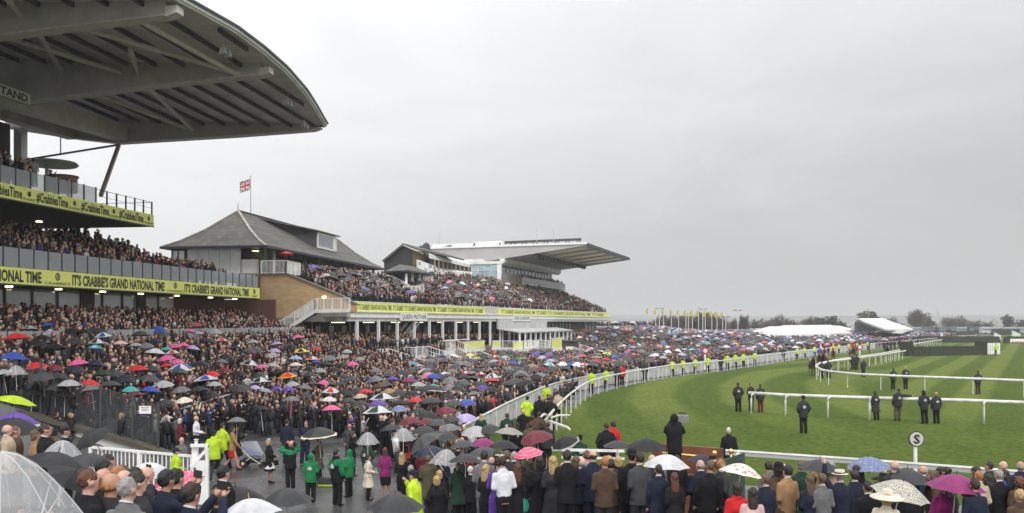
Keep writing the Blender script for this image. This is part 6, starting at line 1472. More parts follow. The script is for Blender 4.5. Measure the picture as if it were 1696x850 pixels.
P_(896,20.0,'broad woman in black right of the mint green skirt','f','down',5,('coat','black'),(T,'black'),py=756,hair=('bob','dark brown'))
P_(921,19.6,'woman with long blonde hair in a charcoal coat','f','front',5,('coat','charcoal'),('skirt','teal'),py=753,hair=('long','blonde'))
P_(938,18.4,'man all in black with thick dark hair','m','front',5,('jacket','black'),(T,'black'),py=745,hair=('thick','dark brown'))
P_(951,20.2,'woman in a lilac blouse partly behind the man in black','f','front',10,('shirt','lilac'),(T,'black'),py=751,hair=('bob','fair brown'))
P_(966,20.2,'young man in a lilac shirt','m','front',12,('shirt','lilac'),(T,'black'),py=744,hair=('short','fair brown'))
P_(982,18.6,'man in a dark navy suit with sparse hair','m','front',12,('jacket','navy'),(T,'navy'),py=747,hair=('sides','dark brown'))
P_(977,23.0,'dark haired man farther back near the short white rail','m','down',20,('jacket','charcoal'),py=731,hair=('thick','dark brown'))
P_(1000,18.0,'man with ginger cropped hair in a brown grey suit','m','front',8,('jacket','brown'),(T,'charcoal'),py=756,hair=('short','ginger'))
P_(1013,18.8,'person in an olive brown jacket beside the ginger haired man','m','front',8,('jacket','olive'),(T,'brown'),py=762,hair=('thick','dark brown'))
P_(1011,21.2,'woman with short golden hair behind the brown suits','f','down',5,('coat','charcoal'),py=745,hair=('curly','blonde'))
P_(1029,21.8,'woman with straight golden hair left of the broad black umbrella','f','down',5,('coat','black'),py=748,hair=('bob','blonde'))
P_(932,25.5,'bald man with a yellow collar by the bent rail end','m','down',0,('puffer','charcoal'),py=711,hair=None)
P_(960,31.5,'steward in a dark green coat and black cap on the turf','m','down',10,('puffer','dark green'),py=703,hair=('short','black'),hat=('cap','black'),extra=('print',))
P_(1004,32.0,'man in a heavy black coat standing at the turf edge','m','pocket',10,('puffer','black'),py=699,hair=('short','dark brown'),tall=1.85)
P_(1011,33.0,'person in a bright red jacket behind the heavy black coat','m','down',20,('puffer','red'),py=696,hair=('thick','black'))
cm=P_(1117,25.0,'cameraman in a black hood standing on the rostrum','m','phone',-12,('hoodup','black'),py=None,hair=None,tall=1.83); cm.location.z=1.1
P_(1210,30.8,'white haired man in a black coat by the end of the near rail','m','down',-25,('puffer','black'),py=706,hair=('short','white haired'))
# plaza people
P_(610,31.0,'woman in a cream coat with a blue scarf holding a race card','f','front',-80,('coat','cream'),(T,'black'),py=762,hair=('bob','dark brown'),extra=(('scarf','blue'),('paper','white')))
P_(692,20.5,'steward in a lime jacket and navy cap with a hand to the face','m','mouth',70,('puffer','lime yellow'),(T,'navy'),py=781,hair=('short','dark brown'),hat=('cap','navy'))
P_(713,28.5,'man in a long olive grey overcoat','m','front',-15,('coat','olive'),(T,'charcoal'),py=728,hair=('short','fair brown'))
P_(731,28.5,'fair haired man in a navy suit beside the olive overcoat','m','front',-15,('jacket','navy'),(T,'navy'),py=728,hair=('short','ginger'))
P_(755,29.0,'woman in a white dress with a black side panel','f','down',0,('top','white'),('dress','white'),py=747,hair=('bob','dark brown'))
P_(776,29.3,'woman in a bright red dress','f','front',-10,('shirt','red'),('dress','red'),py=745,hair=('thick','fair brown'))
P_(793,28.0,'grey haired man in a black suit under the dark umbrella','m','front',-15,('jacket','charcoal'),py=724,hair=('short','grey haired'))
P_(668,30.0,'woman with long blonde hair in a black dress','f','front',0,('jacket','black'),('dress','black'),py=734,hair=('long','blonde'))
P_(639,31.0,'woman in a plum cape carrying a pale clutch bag','f','front',0,('jacket','plum'),('skirt','black'),py=730,hair=('bob','auburn'),extra=(('bag','pale pink'),))
P_(609,33.5,'officer in a dark green jacket under the clear dome','m','brolly',-30,('puffer','dark green'),(T,'black'),py=733,hair=('short','dark brown'),extra=('print',))
P_(448,34.0,'woman in a black coat and white dress with a white hat','f','front',-60,('coat','black'),('flared','white'),py=729,hair=('bob','blonde'),hat=('fascinator','white'),extra=(('bag','black'),))
P_(481,33.0,'bald medic in green and black holding both hands to the head','m','head',35,('puffer','black'),(T,'black'),py=731,hair=None,extra=(('yoke','green'),))
P_(514,30.5,'medic with the green hood up seen from behind','m','front',0,('hoodup','green'),(T,'black'),py=751,hair=None,extra=('print',))
P_(559,30.0,'tallest medic in green and black with arms at the sides','m','down',-35,('puffer','black'),(T,'black'),py=734,hair=('thick','dark brown'),extra=(('yoke','green'),'print'))
P_(578,31.5,'medic in a plain green hooded jacket facing left','m','front',60,('hoodup','green'),(T,'black'),py=749,hair=None)
P_(528,34.5,'person in an olive coat beneath the cream bordered umbrella','f','brolly',150,('coat','olive'),(T,'black'),py=729,hair=('bob','auburn'))
P_(504,38.0,'man in a navy suit and tie facing the camera','m','front',180,('jacket','navy'),(T,'navy'),py=697,hair=('thick','dark brown'))
P_(476,38.5,'man in a navy suit seen from behind on the plaza','m','down',0,('jacket','navy'),(T,'navy'),py=694,hair=('short','dark brown'))
P_(578,38.0,'bald man in a grey suit facing the camera','m','pocket',170,('jacket','dark grey'),(T,'dark grey'),py=702,hair=('sides','grey haired'))
P_(584,35.5,'woman in black holding a phone to one ear','f','ear',-60,('jacket','black'),(T,'black'),py=717,hair=('bob','dark brown'))
P_(290,30.6,'steward in lime yellow and navy cap leaning over the white railing','m','front',-60,('puffer','lime yellow'),(T,'navy'),py=742,hair=('short','black'),hat=('cap','navy'),tall=1.7)
P_(299,33.0,'steward in a grey plastic poncho over lime yellow','m','down',-20,('coat','grey'),(T,'black'),py=716,hair=None)
P_(298,40.0,'white haired woman in a maroon jacket behind the glass','f','front',-60,('jacket','maroon'),(T,'black'),py=687,hair=('bob','white haired'))
P_(326,40.0,'balding man in a white shirt reading a card','m','front',-85,('shirt','white'),(T,'black'),py=680,hair=('sides','grey haired'))
P_(356,34.5,'steward in a lime jacket walking away across the plaza','m','walk',5,('puffer','lime yellow'),(T,'charcoal'),py=707,hair=('short','black'),hat=('cap','navy'))
P_(369,37.0,'second lime jacketed steward just beyond the walking one','m','walk',-30,('puffer','lime yellow'),(T,'black'),py=699,hair=('short','dark brown'))
P_(383,37.0,'woman in a tan jacket and red skirt behind the pushchair','f','walk',-70,('jacket','tan'),('skirt','red'),py=706,hair=('bob','dark brown'))
P_(394,37.5,'woman in black under the small grey umbrella','f','brolly',-60,('coat','black'),None,py=705,hair=('bob','dark brown'),shoes='red')
# bottom left: close heads, some filming
for a in [
 (260,9.4,'dark haired man in a navy suit filming with a phone','m','phone',-35,('jacket','navy'),(T,'navy'),dict(py=790,hair=('thick','black'),extra=('phone',))),
 (236,8.9,'man with thick brown hair looking right','m','down',-60,('jacket','charcoal'),(T,'black'),dict(py=806,hair=('thick','dark brown'))),
 (213,9.3,'man with a shiny bald crown among the close heads','m','down',-30,('jacket','black'),(T,'black'),dict(py=806,hair=None)),
 (310,8.3,'person in a dark jacket holding a pale phone high in both hands','m','phone',-30,('jacket','navy'),(T,'navy'),dict(py=812,hair=('thick','dark brown'),extra=('phone',),tall=1.8)),
 (211,12.2,'brown haired man in front of the white railing','m','down',-40,('jacket','charcoal'),(T,'black'),dict(py=776,hair=('short','fair brown'))),
 (241,12.0,'bald man with glasses left of the pink dotted umbrella','m','down',-50,('jacket','charcoal'),(T,'black'),dict(py=775,hair=('sides','grey haired'))),
 (372,13.0,'dark haired head below the black plaza umbrella','m','down',-40,('jacket','black'),(T,'black'),dict(py=816,hair=('thick','black'))),
 (358,9.6,'brown hair just showing at the bottom edge by the white umbrella','f','down',0,('jacket','black'),(T,'black'),dict(py=842,hair=('thick','fair brown'))),
 (165,11.5,'man with a tall black haircut in profile','m','down',-55,('jacket','black'),(T,'black'),dict(py=762,hair=('thick','black'))),
 (146,8.2,'big head with cropped reddish brown hair beside the clear umbrella','m','down',-50,('jacket','black'),(T,'black'),dict(py=808,hair=('short','auburn'))),
 (184,8.4,'man with a bald pink head at the bottom edge','m','down',-30,('jacket','charcoal'),(T,'black'),dict(py=818,hair=('sides','ginger'))),
 (207,7.9,'grey haired man at the bottom edge','m','down',-20,('jacket','grey'),(T,'black'),dict(py=828,hair=('short','grey haired'))),
 (172,9.8,'balding man behind the big reddish brown head','m','down',-40,('jacket','black'),(T,'black'),dict(py=797,hair=('sides','fair brown'))),
 (186,13.5,'small head beneath the raised red phone','m','down',-40,('jacket','charcoal'),(T,'black'),dict(py=754,hair=('short','dark brown'))),
 (206,13.4,'person reaching up with a red phone','f','phone',-40,('shirt','pale pink'),(T,'black'),dict(py=772,hair=('bob','fair brown'),extra=('phone',))),
 (284,12.0,'dark haired woman below the pink dotted umbrella','f','down',-30,('jacket','black'),(T,'black'),dict(py=812,hair=('bob','dark brown'))),
 (300,10.2,'black haired man right of the navy suit','m','down',-30,('jacket','black'),(T,'black'),dict(py=815,hair=('thick','black'))),
 (140,11.4,'person holding a black umbrella beside the clear bubble','m','front',-60,('jacket','black'),(T,'black'),dict(py=786,hair=('short','dark brown'))),
 (12,6.2,'dark haired head seen through the huge clear umbrella','f','brolly',-20,('coat','black'),(T,'black'),dict(py=822,hair=('thick','dark brown'))),
 (14,17.5,'pink faced man beneath the black umbrella at the left edge','m','down',-70,('jacket','beige'),(T,'black'),dict(py=720,hair=('sides','grey haired'))),
 (30,18.5,'smaller head beside the pink faced man at the left edge','m','down',-70,('jacket','brown'),(T,'black'),dict(py=727,hair=('short','fair brown'))),
 (58,17.5,'fair head between the umbrellas at far left','f','down',-60,('jacket','tan'),(T,'black'),dict(py=735,hair=('bob','fair brown'))),
 (76,16.5,'man in black and white left of the clear dome umbrella','m','down',-60,('jacket','black'),(T,'black'),dict(py=728,hair=('short','dark brown'))),
 (113,18.0,'man in a peaked cap against the white sloping wall','m','down',-60,('jacket','black'),(T,'black'),dict(py=716,hair=('short','dark brown'),hat=('cap','charcoal'))),
 (85,18.6,'person in a black brimmed hat behind the clear dome','f','down',-40,('coat','black'),(T,'black'),dict(py=722,hair=('bob','fair brown'),hat=('bowler','black'))),
 (225,10.8,'dark haired man between two bald heads','m','down',-40,('jacket','black'),(T,'black'),dict(py=792,hair=('short','black'))),
 (195,11.0,'sandy haired man by the raised phones','m','down',-50,('jacket','charcoal'),(T,'black'),dict(py=788,hair=('short','ginger'))),
]:
    P_(*a[:8],**a[8])
# stewards and others on the course, standing on the turf
def course(px,py_foot,label,**k):
    g=G(px,py_foot,0.); k.setdefault('hair',('short','dark brown')); return person((g.x,g.y,0),label,k.pop('sex','m'),k.pop('pose','down'),k.pop('face',0),k.pop('top',('puffer','charcoal')),k.pop('bottom',(T,'black')),extra=k.pop('extra',('print',)),**k)
course(1223,682,'steward in black leftmost of the three by the gooseneck rail end',pose='pocket')
course(1244,681,'photographer in black bending behind the gooseneck rail end',pose='front',sex='m',face=200,extra=())
course(1260,683,'steward in dark jacket and dark red trousers',bottom=(T,'maroon'),pose='down')
course(1331,718,'steward in a black beret walking alone on the turf with a bottle',pose='pocket',hat=('cap','black'))
course(1452,696,'steward in a long black coat left of the pointing one',top=('coat','charcoal'),sex='f',hair=('long','dark brown'))
course(1486,697,'steward in khaki trousers with an arm stretched along the rail',pose='point',bottom=(T,'olive'))
course(1532,702,'steward with a dark hood beside the fair haired one',pose='pocket',top=('hoodup','charcoal'),hair=None)
course(1551,702,'fair haired steward all in black beside the rail',pose='down',hair=('short','blonde'))
course(1479,645,'steward behind the far inner rail, left of a pair',pose='pocket')
course(1500,645,'fair haired steward behind the far inner rail, right of a pair',pose='down',hair=('bob','blonde'))
course(1620,653,'lone steward in brown trousers at the far rail',pose='pocket',bottom=(T,'brown'))
course(1430,625,'person in black standing inside the bend of the rails',pose='pocket',extra=())
course(1361,627,'person at the bend of the far rail, left of the red bib',pose='pocket',extra=())
course(1373,627,'person with a red bib at the bend of the far rail',pose='pocket',extra=())
course(1412,612,'person in a red cap near the far marker disc',hair=None,hat=('cap','red'),extra=())
course(1418,613,'person with a camera near the marker disc',extra=())
course(1649,588,'yellow jacketed steward by the white fence wing',top=('puffer','lime yellow'),extra=())
course(1508,583,'person at the near end of the steeplechase fence',extra=())
for i,px in enumerate((1465,1475,1482,1490,1509,1520)): course(px,581-i*1.3,'distant person on the turf beside the dark fence, %s from left'%words[i],extra=(),top=(('puffer',r_.choice(['charcoal','navy','dark green']))))
# between the running rail and the paling fence
def between(px,py_head,label,**k):
    g=on(px,py_head,k.get('tall',1.75),29.)
    if px>975 and k.get('pose')!='crouch':
        yy=60.
        while yy<260 and (px-CX)/F*yy<interp(yy,RAIL)-1.0 : yy+=.5
        # walk along the sight line until it meets the strip just behind the rail
        best=min((abs((px-CX)/F*q-(interp(q,RAIL)-.9)),q) for q in [58+.5*i for i in range(380)])[1]
        g=Vector(((px-CX)/F*best,best,ground((px-CX)/F*best,best)))
    return person((g.x,g.y,g.z),label,k.pop('sex','m'),k.pop('pose','down'),k.pop('face',0),k.pop('top',('puffer','charcoal')),k.pop('bottom',(T,'black')),hair=k.pop('hair',('short','dark brown')),**k)
LY='lime yellow'
between(905,638,'steward with broad yellow back standing inside the bend of the rail',top=('puffer',LY),hat=('cap','black'),face=-10,pose='front')
between(871,658,'steward in yellow sitting lower left of the broad yellow back',top=('puffer',LY),hat=('cap','black'),pose='pocket')
between(979,612,'steward in yellow just past the corner of the running rail',top=('puffer',LY),hat=('cap','black'))
between(1003,613,'steward in yellow vest leaning on the running rail',top=('puffer',LY))
between(1021,606,'person in dark green between two yellow stewards at the rail',top=('puffer','dark green'))
between(1030,606,'person in a red jacket at the running rail',top=('puffer','red'))
between(1047,608,'yellow steward crouching right of the red jacket',top=('puffer',LY),pose='crouch',tall=1.75*.8)
for i,(px,py) in enumerate(((1068,606),(1114,599),(1132,597),(1151,594),(1172,592),(1194,591),(1205,588),(1218,588),(1231,585.5),(1250,583),(1298,577),(1320,575.5),(1333,574),(1349,572),(1359,570.5),(1372,569.5),(1389,568),(1406,566.5),(1419,565.5),(1437,564.5))):
    between(px,py,'yellow jacketed steward, %s along the far running rail from the red jacket'%((words+('thirteenth','fourteenth','fifteenth','sixteenth','seventeenth','eighteenth','nineteenth','twentieth'))[i]),top=('puffer',LY) if i%5 else ('puffer','charcoal'),group='stewards along the running rail') if i%5 else between(px,py,'dark coated person at the running rail, %s in the line from the red jacket'%((words+('thirteenth','fourteenth','fifteenth','sixteenth','seventeenth'))[i]),top=('puffer','charcoal'))
for i,(px,py,l_) in enumerate(((839,685,'officer in dark green at the lower end of the grass strip'),(856,698,'officer with a white crest on a black back'),(868,680,'bald officer with a yellow collar on the grass strip'),(880,690,'man in a rust coloured cap on the grass strip'),(890,684,'person in brown fur hat on the grass strip'),(897,698,'person in black by the bent rail end'),(905,704,'person in a dark cap right beside the bent rail end'),(797,680,'blonde woman in dark green leaning at the white fence'),(893,655,'policeman in black facing the photographers'),(925,648,'photographer in a red and beige jacket by the rail'),(912,660,'photographer with camera just below the broad yellow back'),(877,700,'person in a flat cap above the speckled umbrella'),(846,712,'person in black left of the dark maroon umbrella'))):
    between(px,py,l_,top=('puffer',['dark green','black','black','brown','brown','black','charcoal','dark green','black','beige','black','olive','black'][i]),hair=(('long','blonde') if i==7 else None if i==2 else ('short','dark brown')),pose=['down','pocket','front'][i%3],hat=('cap','brown') if i in(3,11) else None,sex='f' if i==7 else 'm',extra=('print',) if i in (0,1) else ())
for i in range(16):
    f=i/15; px=915+62*f+r_.uniform(-3,3); py=702-72*f+(6 if i%2 else 0)
    pos=G(px-1,py,0.); person((pos.x-.9,pos.y,ground(pos.x-.9,pos.y)),'crouching photographer in black, %s along the curved rail from the bent end'%((words+('thirteenth','fourteenth','fifteenth','sixteenth'))[i]),'m','crouch',-60+r_.uniform(-20,20),('puffer',r_.choice(['black','charcoal','navy'])),(T,'black'),hair=('short',r_.choice(['dark brown','fair brown','grey haired'])),group='photographers along the curved rail',extra=('phone',))
# woman in red on the balcony
p=PR(76.5,-.5,8.8); person(tuple(p),'woman in a red coat waving from the lower balcony','f','raise',-60,('coat','red'),(T,'black'),hair=('long','blonde'),tall=1.75)
# ---------------- auto people and umbrellas: fill ----------------
used=set()
TOPS=[('jacket','black','black suit'),('jacket','navy','navy suit'),('jacket','charcoal','charcoal suit'),('jacket','grey','grey suit'),('coat','black','black overcoat'),('jacket','brown','brown jacket'),('coat','beige','beige coat'),('coat','navy','navy coat'),('jacket','dark grey','dark grey jacket'),('coat','red','red coat'),('puffer','black','padded black jacket'),('shirt','white','white shirt'),('coat','olive','olive coat'),('jacket','tan','tan jacket'),('coat','pale grey','pale grey coat'),('jacket','pink','pink jacket'),('coat','cream','cream coat'),('jacket','blue','blue jacket'),('coat','purple','purple coat'),('coat','dark green','dark green coat'),('jacket','maroon','maroon jacket')]
WT=[14,10,9,5,9,4,3,5,6,1.5,5,2,3,2,2,1,2,1.5,1,3,2]
HAIRS=[('short','dark brown','short dark hair'),('short','fair brown','short brown hair'),('thick','dark brown','thick dark hair'),('sides','grey haired','a balding head'),('short','grey haired','grey hair'),('long','blonde','long blonde hair'),('long','dark brown','long dark hair'),('bob','fair brown','bobbed brown hair'),('bob','blonde','bobbed blonde hair'),('bald','grey haired','a bald head'),('short','ginger','ginger hair'),('bob','auburn','auburn hair'),('short','white haired','white hair'),('bun','dark brown','a dark bun')]
def nearest_u(px,py,skip=None):
    best=None
    for u in UL:
        if u[0] is skip or not u[6 if len(u)>6 else 4]: continue
        d=math.hypot(u[1]-px,(u[2]-py)*1.6)
        if best is None or d<best[0]: best=(d,u)
    return best
LM=[(60,620,'the glass screen'),(250,690,'the white notice'),(330,735,'the white gate'),(500,590,'the buff brick wall'),(590,590,'the first white pillar'),(680,600,'the queen mother steps'),(740,600,'the brown dado wall'),(800,600,'the lime hoardings'),(880,600,'the lean-to canopy'),(780,690,'the paling fence end'),(960,620,'the rail corner'),(1000,600,'the kiosk'),(1100,575,'the lamp posts'),(1170,590,'the red marker disc'),(1300,565,'the large marquee'),(1420,560,'the tilted canopy'),(430,640,'the plaza edge'),(300,560,'the glass barrier'),(130,540,'the ground floor windows'),(540,640,'the crowd below the stair'),(620,700,'the clear dome umbrellas'),(900,780,'the mint green skirt'),(1200,780,'the rose umbrella'),(1400,790,'the straw boater'),(1600,800,'the plum umbrella')]
def where(px,py):
    l=min(LM,key=lambda q: math.hypot(q[0]-px,(q[1]-py)*1.5)); dx,dy=px-l[0],py-l[1]
    if abs(dx)>abs(dy)*1.3: w_='left of' if dx<0 else 'right of'
    else: w_='beyond' if dy<0 else 'in front of'
    return w_+' '+l[2]
nP_auto=0
LIM=300
occ=[(o.location.x,o.location.y) for o in C.objects if o.get('category')=='person']
def autoperson(x,y,face,umb=False):
    global nP_auto
    rr=r_; z=ground(x,y); px=CX+F*x/y; py=HY-F*(z+1.7-H)/y
    for _ in range(60):
        t=rr.choices(TOPS,WT)[0]; h=rr.choice(HAIRS); wv=where(px,py)
        lab='person in a %s with %s, %s'%(t[2],h[2],wv)
        if lab not in used and len(lab.split())<=16: break
    else:
        u=nearest_u(px,py)[1]; lab='person in a %s with %s beside the %s umbrella'%(t[2],h[2],u[4])
        if lab in used or len(lab.split())>16: return None
    used.add(lab); fem=h[0] in('long','bob','bun')
    ps='brolly' if umb else rr.choice(['down','front','front','pocket','down','phone' if rr.random()<.3 else 'front'])
    bt=(T,'black') if not fem else rr.choice([('skirt','black'),(T,'black'),('skirt','navy')])
    o=person((x,y,z),lab,'f' if fem else 'm',ps,face,(t[0],t[1]),bt,hair=(h[0],h[1])); nP_auto+=1; return o
def free(x,y,d=.42):
    for a,b_ in occ:
        if abs(a-x)<d and abs(b_-y)<d: return False
    return True
# second and third rows of the near crowd
cnt=0
for k in range(900):
    if cnt>=40: break
    px=r_.uniform(640,1690); Yq=r_.uniform(19,26.5) if px<900 else r_.uniform(18.8,21.5 if px>1150 else 23.5)
    x=(px-CX)/F*Yq
    if px>1120 and px<1215 and Yq>20.5: continue
    if not free(x,Yq,.5): continue
    if Yq>edge_y(x)-1.2 or (px<720 and Yq<24): continue
    if 1.9<x<6.5 and Yq>23: continue
    if autoperson(x,Yq,r_.gauss(0,34)): occ.append((x,Yq)); cnt+=1
CB=[(380,668),(430,708),(480,700),(560,716),(600,728),(640,738),(690,790),(720,850),(900,850)]
def crowd_ok(x,y):
    """the packed enclosure between the foot of the steps and the paling fence"""
    px=CX+F*x/y; z=ground(x,y); pf_=HY-F*(z-H)/y
    lim=np.interp(px,[c[0] for c in CB],[c[1] for c in CB])
    if pf_>lim+18: return False
    if y<40 and (x>-2.3+(40-y)*.26 or (x-0)/y*F+CX<640 and y<33): return False
    if y>=40 and x>interp(y,PALW)-.5: return False
    return True
cand=[]
y=26.
while y<52:
    x=-24.
    while x<2.5:
        xx,yy=x+r_.uniform(-.22,.22),y+r_.uniform(-.25,.25)
        if yy>41.3 or xx>xt(yy)+.2:
            if crowd_ok(xx,yy): cand.append((yy,xx))
        x+=.72
    y+=.78
cand.sort()
left=LIM-sum(1 for o in C.objects if o.get('category')=='person')
taken=[]
for yy,xx in cand:
    if left<=0: break
    if not free(xx,yy,.4): continue
    o=autoperson(xx,yy,(-70 if xx<xt(yy) else -45 if yy>34 else -15)+r_.gauss(0,28),r_.random()<.12)
    if o: left-=1; occ.append((xx,yy)); taken.append((xx,yy))
lastY=taken[-1][1] if taken else 40
# auto umbrellas to fill
UC=[('charcoal',14),('black',15),('dark grey',10),('navy',6),('grey',4),('pale grey',2),('red',2),('blue',2),('white',1.6),('clear',2.5),('pink',1.2),('purple',1.2),('maroon',1.6),(('white','red'),1.2),(('white','black'),1.5),(('white','blue'),.8),('teal',.7),('dark green',1.2),('tan',.8),('plum',.7),(('yellow','black'),.4),('lilac',.8),('cream',.8),('orange',.3)]
occu=[(u[1],u[2]) for u in UL]
tries=0
while len(UL)<298 and tries<6000:
    tries+=1
    if r_.random()<.80: px,py=(r_.uniform(560,860),r_.uniform(640,760)) if tries<900 else (r_.uniform(400,940),r_.uniform(585,715))
    elif r_.random()<.3: px,py=r_.uniform(800,1100),r_.uniform(580,610)
    else: px,py=r_.uniform(20,420),r_.uniform(540,650)
    g=on(px,py,2.1,26.5); x,y=g.x,g.y
    if y>230: continue
    if px<430 and y<90 and x<xt(y)-.5:
        if r_.random()<.5: continue
        if x<-38+.155*y+3: continue
    elif not crowd_ok(x,y) or y<27: continue
    elif y>95 and x<FL(y)+2: continue
    rad=r_.uniform(.50,.60) if r_.random()<.7 else r_.uniform(.62,.76); wp=rad*2*F/y
    if any(abs(a-px)<wp*.50 and abs(b_-py)<wp*.24 for a,b_ in occu): continue
    c=r_.choices([u[0] for u in UC],[u[1] for u in UC])[0]
    umbrella(px,py,wp,c,None,'dome' if c=='clear' else 'std',Y=y,R_=rad); occu.append((px,py))
# labels for every umbrella that has none yet: its colours, then what stands next to it
seen=set(u[5] for u in UL if u[5])
for u in UL:
    if u[5]: continue
    o,px,py,wp,c=u[:5]
    cands=[]
    wv=where(px,py); cands.append('%s umbrella %s'%(c,wv))
    ns=sorted((math.hypot(v[1]-px,(v[2]-py)*1.6),v) for v in UL if v[0] is not o and v[4]!=c) if False else sorted([(math.hypot(v[1]-px,(v[2]-py)*1.6),i) for i,v in enumerate(UL) if v[0] is not o and v[4]!=c])[:6]
    for d,i in ns:
        v=UL[i]; w_='left of' if px<v[1]-4 else 'right of' if px>v[1]+4 else ('just beyond' if py<v[2] else 'just in front of')
        cands.append('%s umbrella %s a %s one, %s'%(c,w_,v[4],wv)); 
    lab=next((q for q in cands if q not in seen and len(q.split())<=16),None)
    if lab is None: 
        lab=next((q for q in cands if len(q.split())<=16),cands[0])
        a,b_=ns[0][1],ns[1][1]; lab2='%s umbrella between a %s one and a %s one, %s'%(c,UL[a][4],UL[b_][4],wv)
        if len(lab2.split())<=16: lab=lab2
    seen.add(lab); u[5]=lab; o['label']=lab
# ================= the rest of the crowd: one body of many small figures =================
def lowpoly(level,fem,seed,umb=False):
    """returns verts, tri/quad faces, colour index per face: 0 skin 1 hair 2 top 3 bottom 4 white"""
    V=[];Fc=[];Ci=[]
    def add(b,ci):
        k=len(V); V.extend(b.v); 
        for f in b.f: Fc.append(tuple(i+k for i in f)); Ci.append(ci)
    w=.215 if not fem else .185
    nh=8 if level==0 else 6; nv=6 if level==0 else 4
    b=MB(); b.ell((0,.015,1.625),(.082,.100,.118),nh,nv); add(b,0)
    b=MB(); b.ell((0,-.022,1.655),(.090,.098,.108),nh,nv if level==0 else 3); add(b,1)
    n=7 if level==0 else 5
    b=MB(); rs=[(.86,w*.86,.15),(1.1,w*.84,.13),(1.33,w*1.02,.14),(1.44,w*.85,.10),(1.50,.07,.07)]
    if level>=1: rs=[(.86,w*.86,.15),(1.3,w*1.02,.15),(1.44,w*.85,.10),(1.5,.07,.06)]
    loft(b,rs,n); add(b,2)
    if level<2:
        for s in (1,-1):
            b=MB(); 
            if umb and s==1: b.path([(w,0,1.40),(w+.05,.12,1.18),(.1,.26,1.32)],[.06,.05,.035],4)
            elif seed==3 and s==1: b.path([(w,0,1.40),(w+.05,.2,1.35),(.05,.34,1.62)],[.06,.05,.035],4)
            elif seed%3==0: b.path([(s*w,0,1.40),(s*(w+.05),-.02,1.15),(s*.07,.22,1.08)],[.06,.055,.035],4)
            else: b.path([(s*w,0,1.40),(s*(w+.05),-.02,1.14),(s*(w+.03),.04,.90)],[.06,.05,.04],4)
            add(b,2)
            if seed%3==0 and level==0: b=MB(); b.ell((s*.05,.25,1.09),(.045,.045,.045),5,3); add(b,0)
        b=MB(); b.prism([(-.045,.105,1.47),(.045,.105,1.47),(0,.150,1.26)],(0,.02,0)) if not fem else b.ell((0,-.06,1.56),(.085,.055,.15),6,4); add(b,4 if not fem else 1)
    if level==0:
        for s in (1,-1): b=MB(); b.tube((s*.09,0,.88),(s*.1,0,.02),.09,.06,5); add(b,3)
    elif level==1: b=MB(); b.tube((0,0,.86),(0,0,.02),.16,.12,5); add(b,3)
    return V,Fc,Ci
TPL={}
for lv in (0,1,2):
    TPL[lv]=[lowpoly(lv,f,s) for f in (0,1) for s in (0,1,2,3)]
TPL={lv:[(np.array(v,dtype=np.float32),f,np.array(c)) for v,f,c in L] for lv,L in TPL.items()}
rs=np.random.RandomState(5)
topc=np.array([(.012,.012,.014),(.018,.021,.036),(.030,.031,.034),(.05,.052,.056),(.012,.012,.014),(.10,.10,.105),(.065,.042,.03),(.20,.14,.09),(.36,.30,.23),(.30,.015,.02),(.55,.55,.57),(.26,.26,.27),(.03,.05,.18),(.10,.016,.03),(.45,.16,.24),(.05,.055,.035),(.08,.04,.16),(.02,.02,.024),(.5,.47,.42)])
topw=np.array([14,10,9,6,10,4,4,2.6,2.2,2.0,2.4,2.4,1.6,2,1.5,2.4,1.2,10,1.4]); topw/=topw.sum()
skc=np.array([(.46,.25,.18),(.52,.31,.24),(.42,.22,.16),(.38,.20,.14),(.15,.08,.055)]); skw=[.3,.25,.22,.18,.05]
hrc=np.array([(.014,.010,.008),(.03,.018,.012),(.065,.04,.022),(.11,.07,.035),(.30,.20,.09),(.24,.23,.22),(.45,.44,.42),(.09,.03,.014),(.46,.27,.2)]); hrw=np.array([5,6,4,3,2.4,2.6,1.3,1,2.0]); hrw/=hrw.sum()
placed={0:[],1:[],2:[]}
from mathutils import noise
def put(x,y,z,face,lv=None):
    if noise.noise(Vector((x*.55,y*.55,z*.3)))>.34 and rs.rand()<.8: return
    x+=rs.normal(0,.07); y+=rs.normal(0,.09)
    if lv is None: lv=0 if y<62 else 1 if y<118 else 2
    placed[lv].append((x,y,z,math.radians(face),rs.uniform(.86,1.09)))
def freeq(x,y): return True
grid_occ=set((round(a*1.6),round(b_*1.6)) for a,b_ in occ)
# 1 near stand, standing steps
s=40.
while s<93.2:
    t=-2.9
    while t<16.3:
        p=PR(s+rs.uniform(-.14,.14),t+rs.uniform(-.16,.16),0); z=ground(p.x,p.y)
        t+=.70
        if p.y<41.7 or rs.rand()<.05: continue
        if (round(p.x*1.6),round(p.y*1.6)) in grid_occ and p.y<lastY+1: continue
        put(p.x,p.y,z,-72+rs.normal(0,34))
    s+=.50
# 2 enclosure on the flat
y=lastY-6
while y<96:
    x=xt(y)-.5
    while x<interp(y,PALW)-.6:
        xx,yy=x+rs.uniform(-.2,.2),y+rs.uniform(-.2,.2); x+=.66
        if not crowd_ok(xx,yy) or rs.rand()<.10: continue
        if yy<lastY+.2 and not free(xx,yy,.45): continue
        put(xx,yy,ground(xx,yy),-60+rs.normal(0,32))
    y+=.72
y=93.
while y<330:
    st_=.72 if y<150 else .95 if y<215 else 1.35
    x=FL(y)+(1.4 if y<175 else 1.) if y<216 else FL(216)-(y-216)*.1
    while x<interp(y,PALW)-.6:
        xx,yy=x+rs.uniform(-.2,.2),y+rs.uniform(-.25,.25); x+=st_
        if rs.rand()<.10: continue
        put(xx,yy,ground(xx,yy),-60+rs.normal(0,35))
    y+=st_*1.12
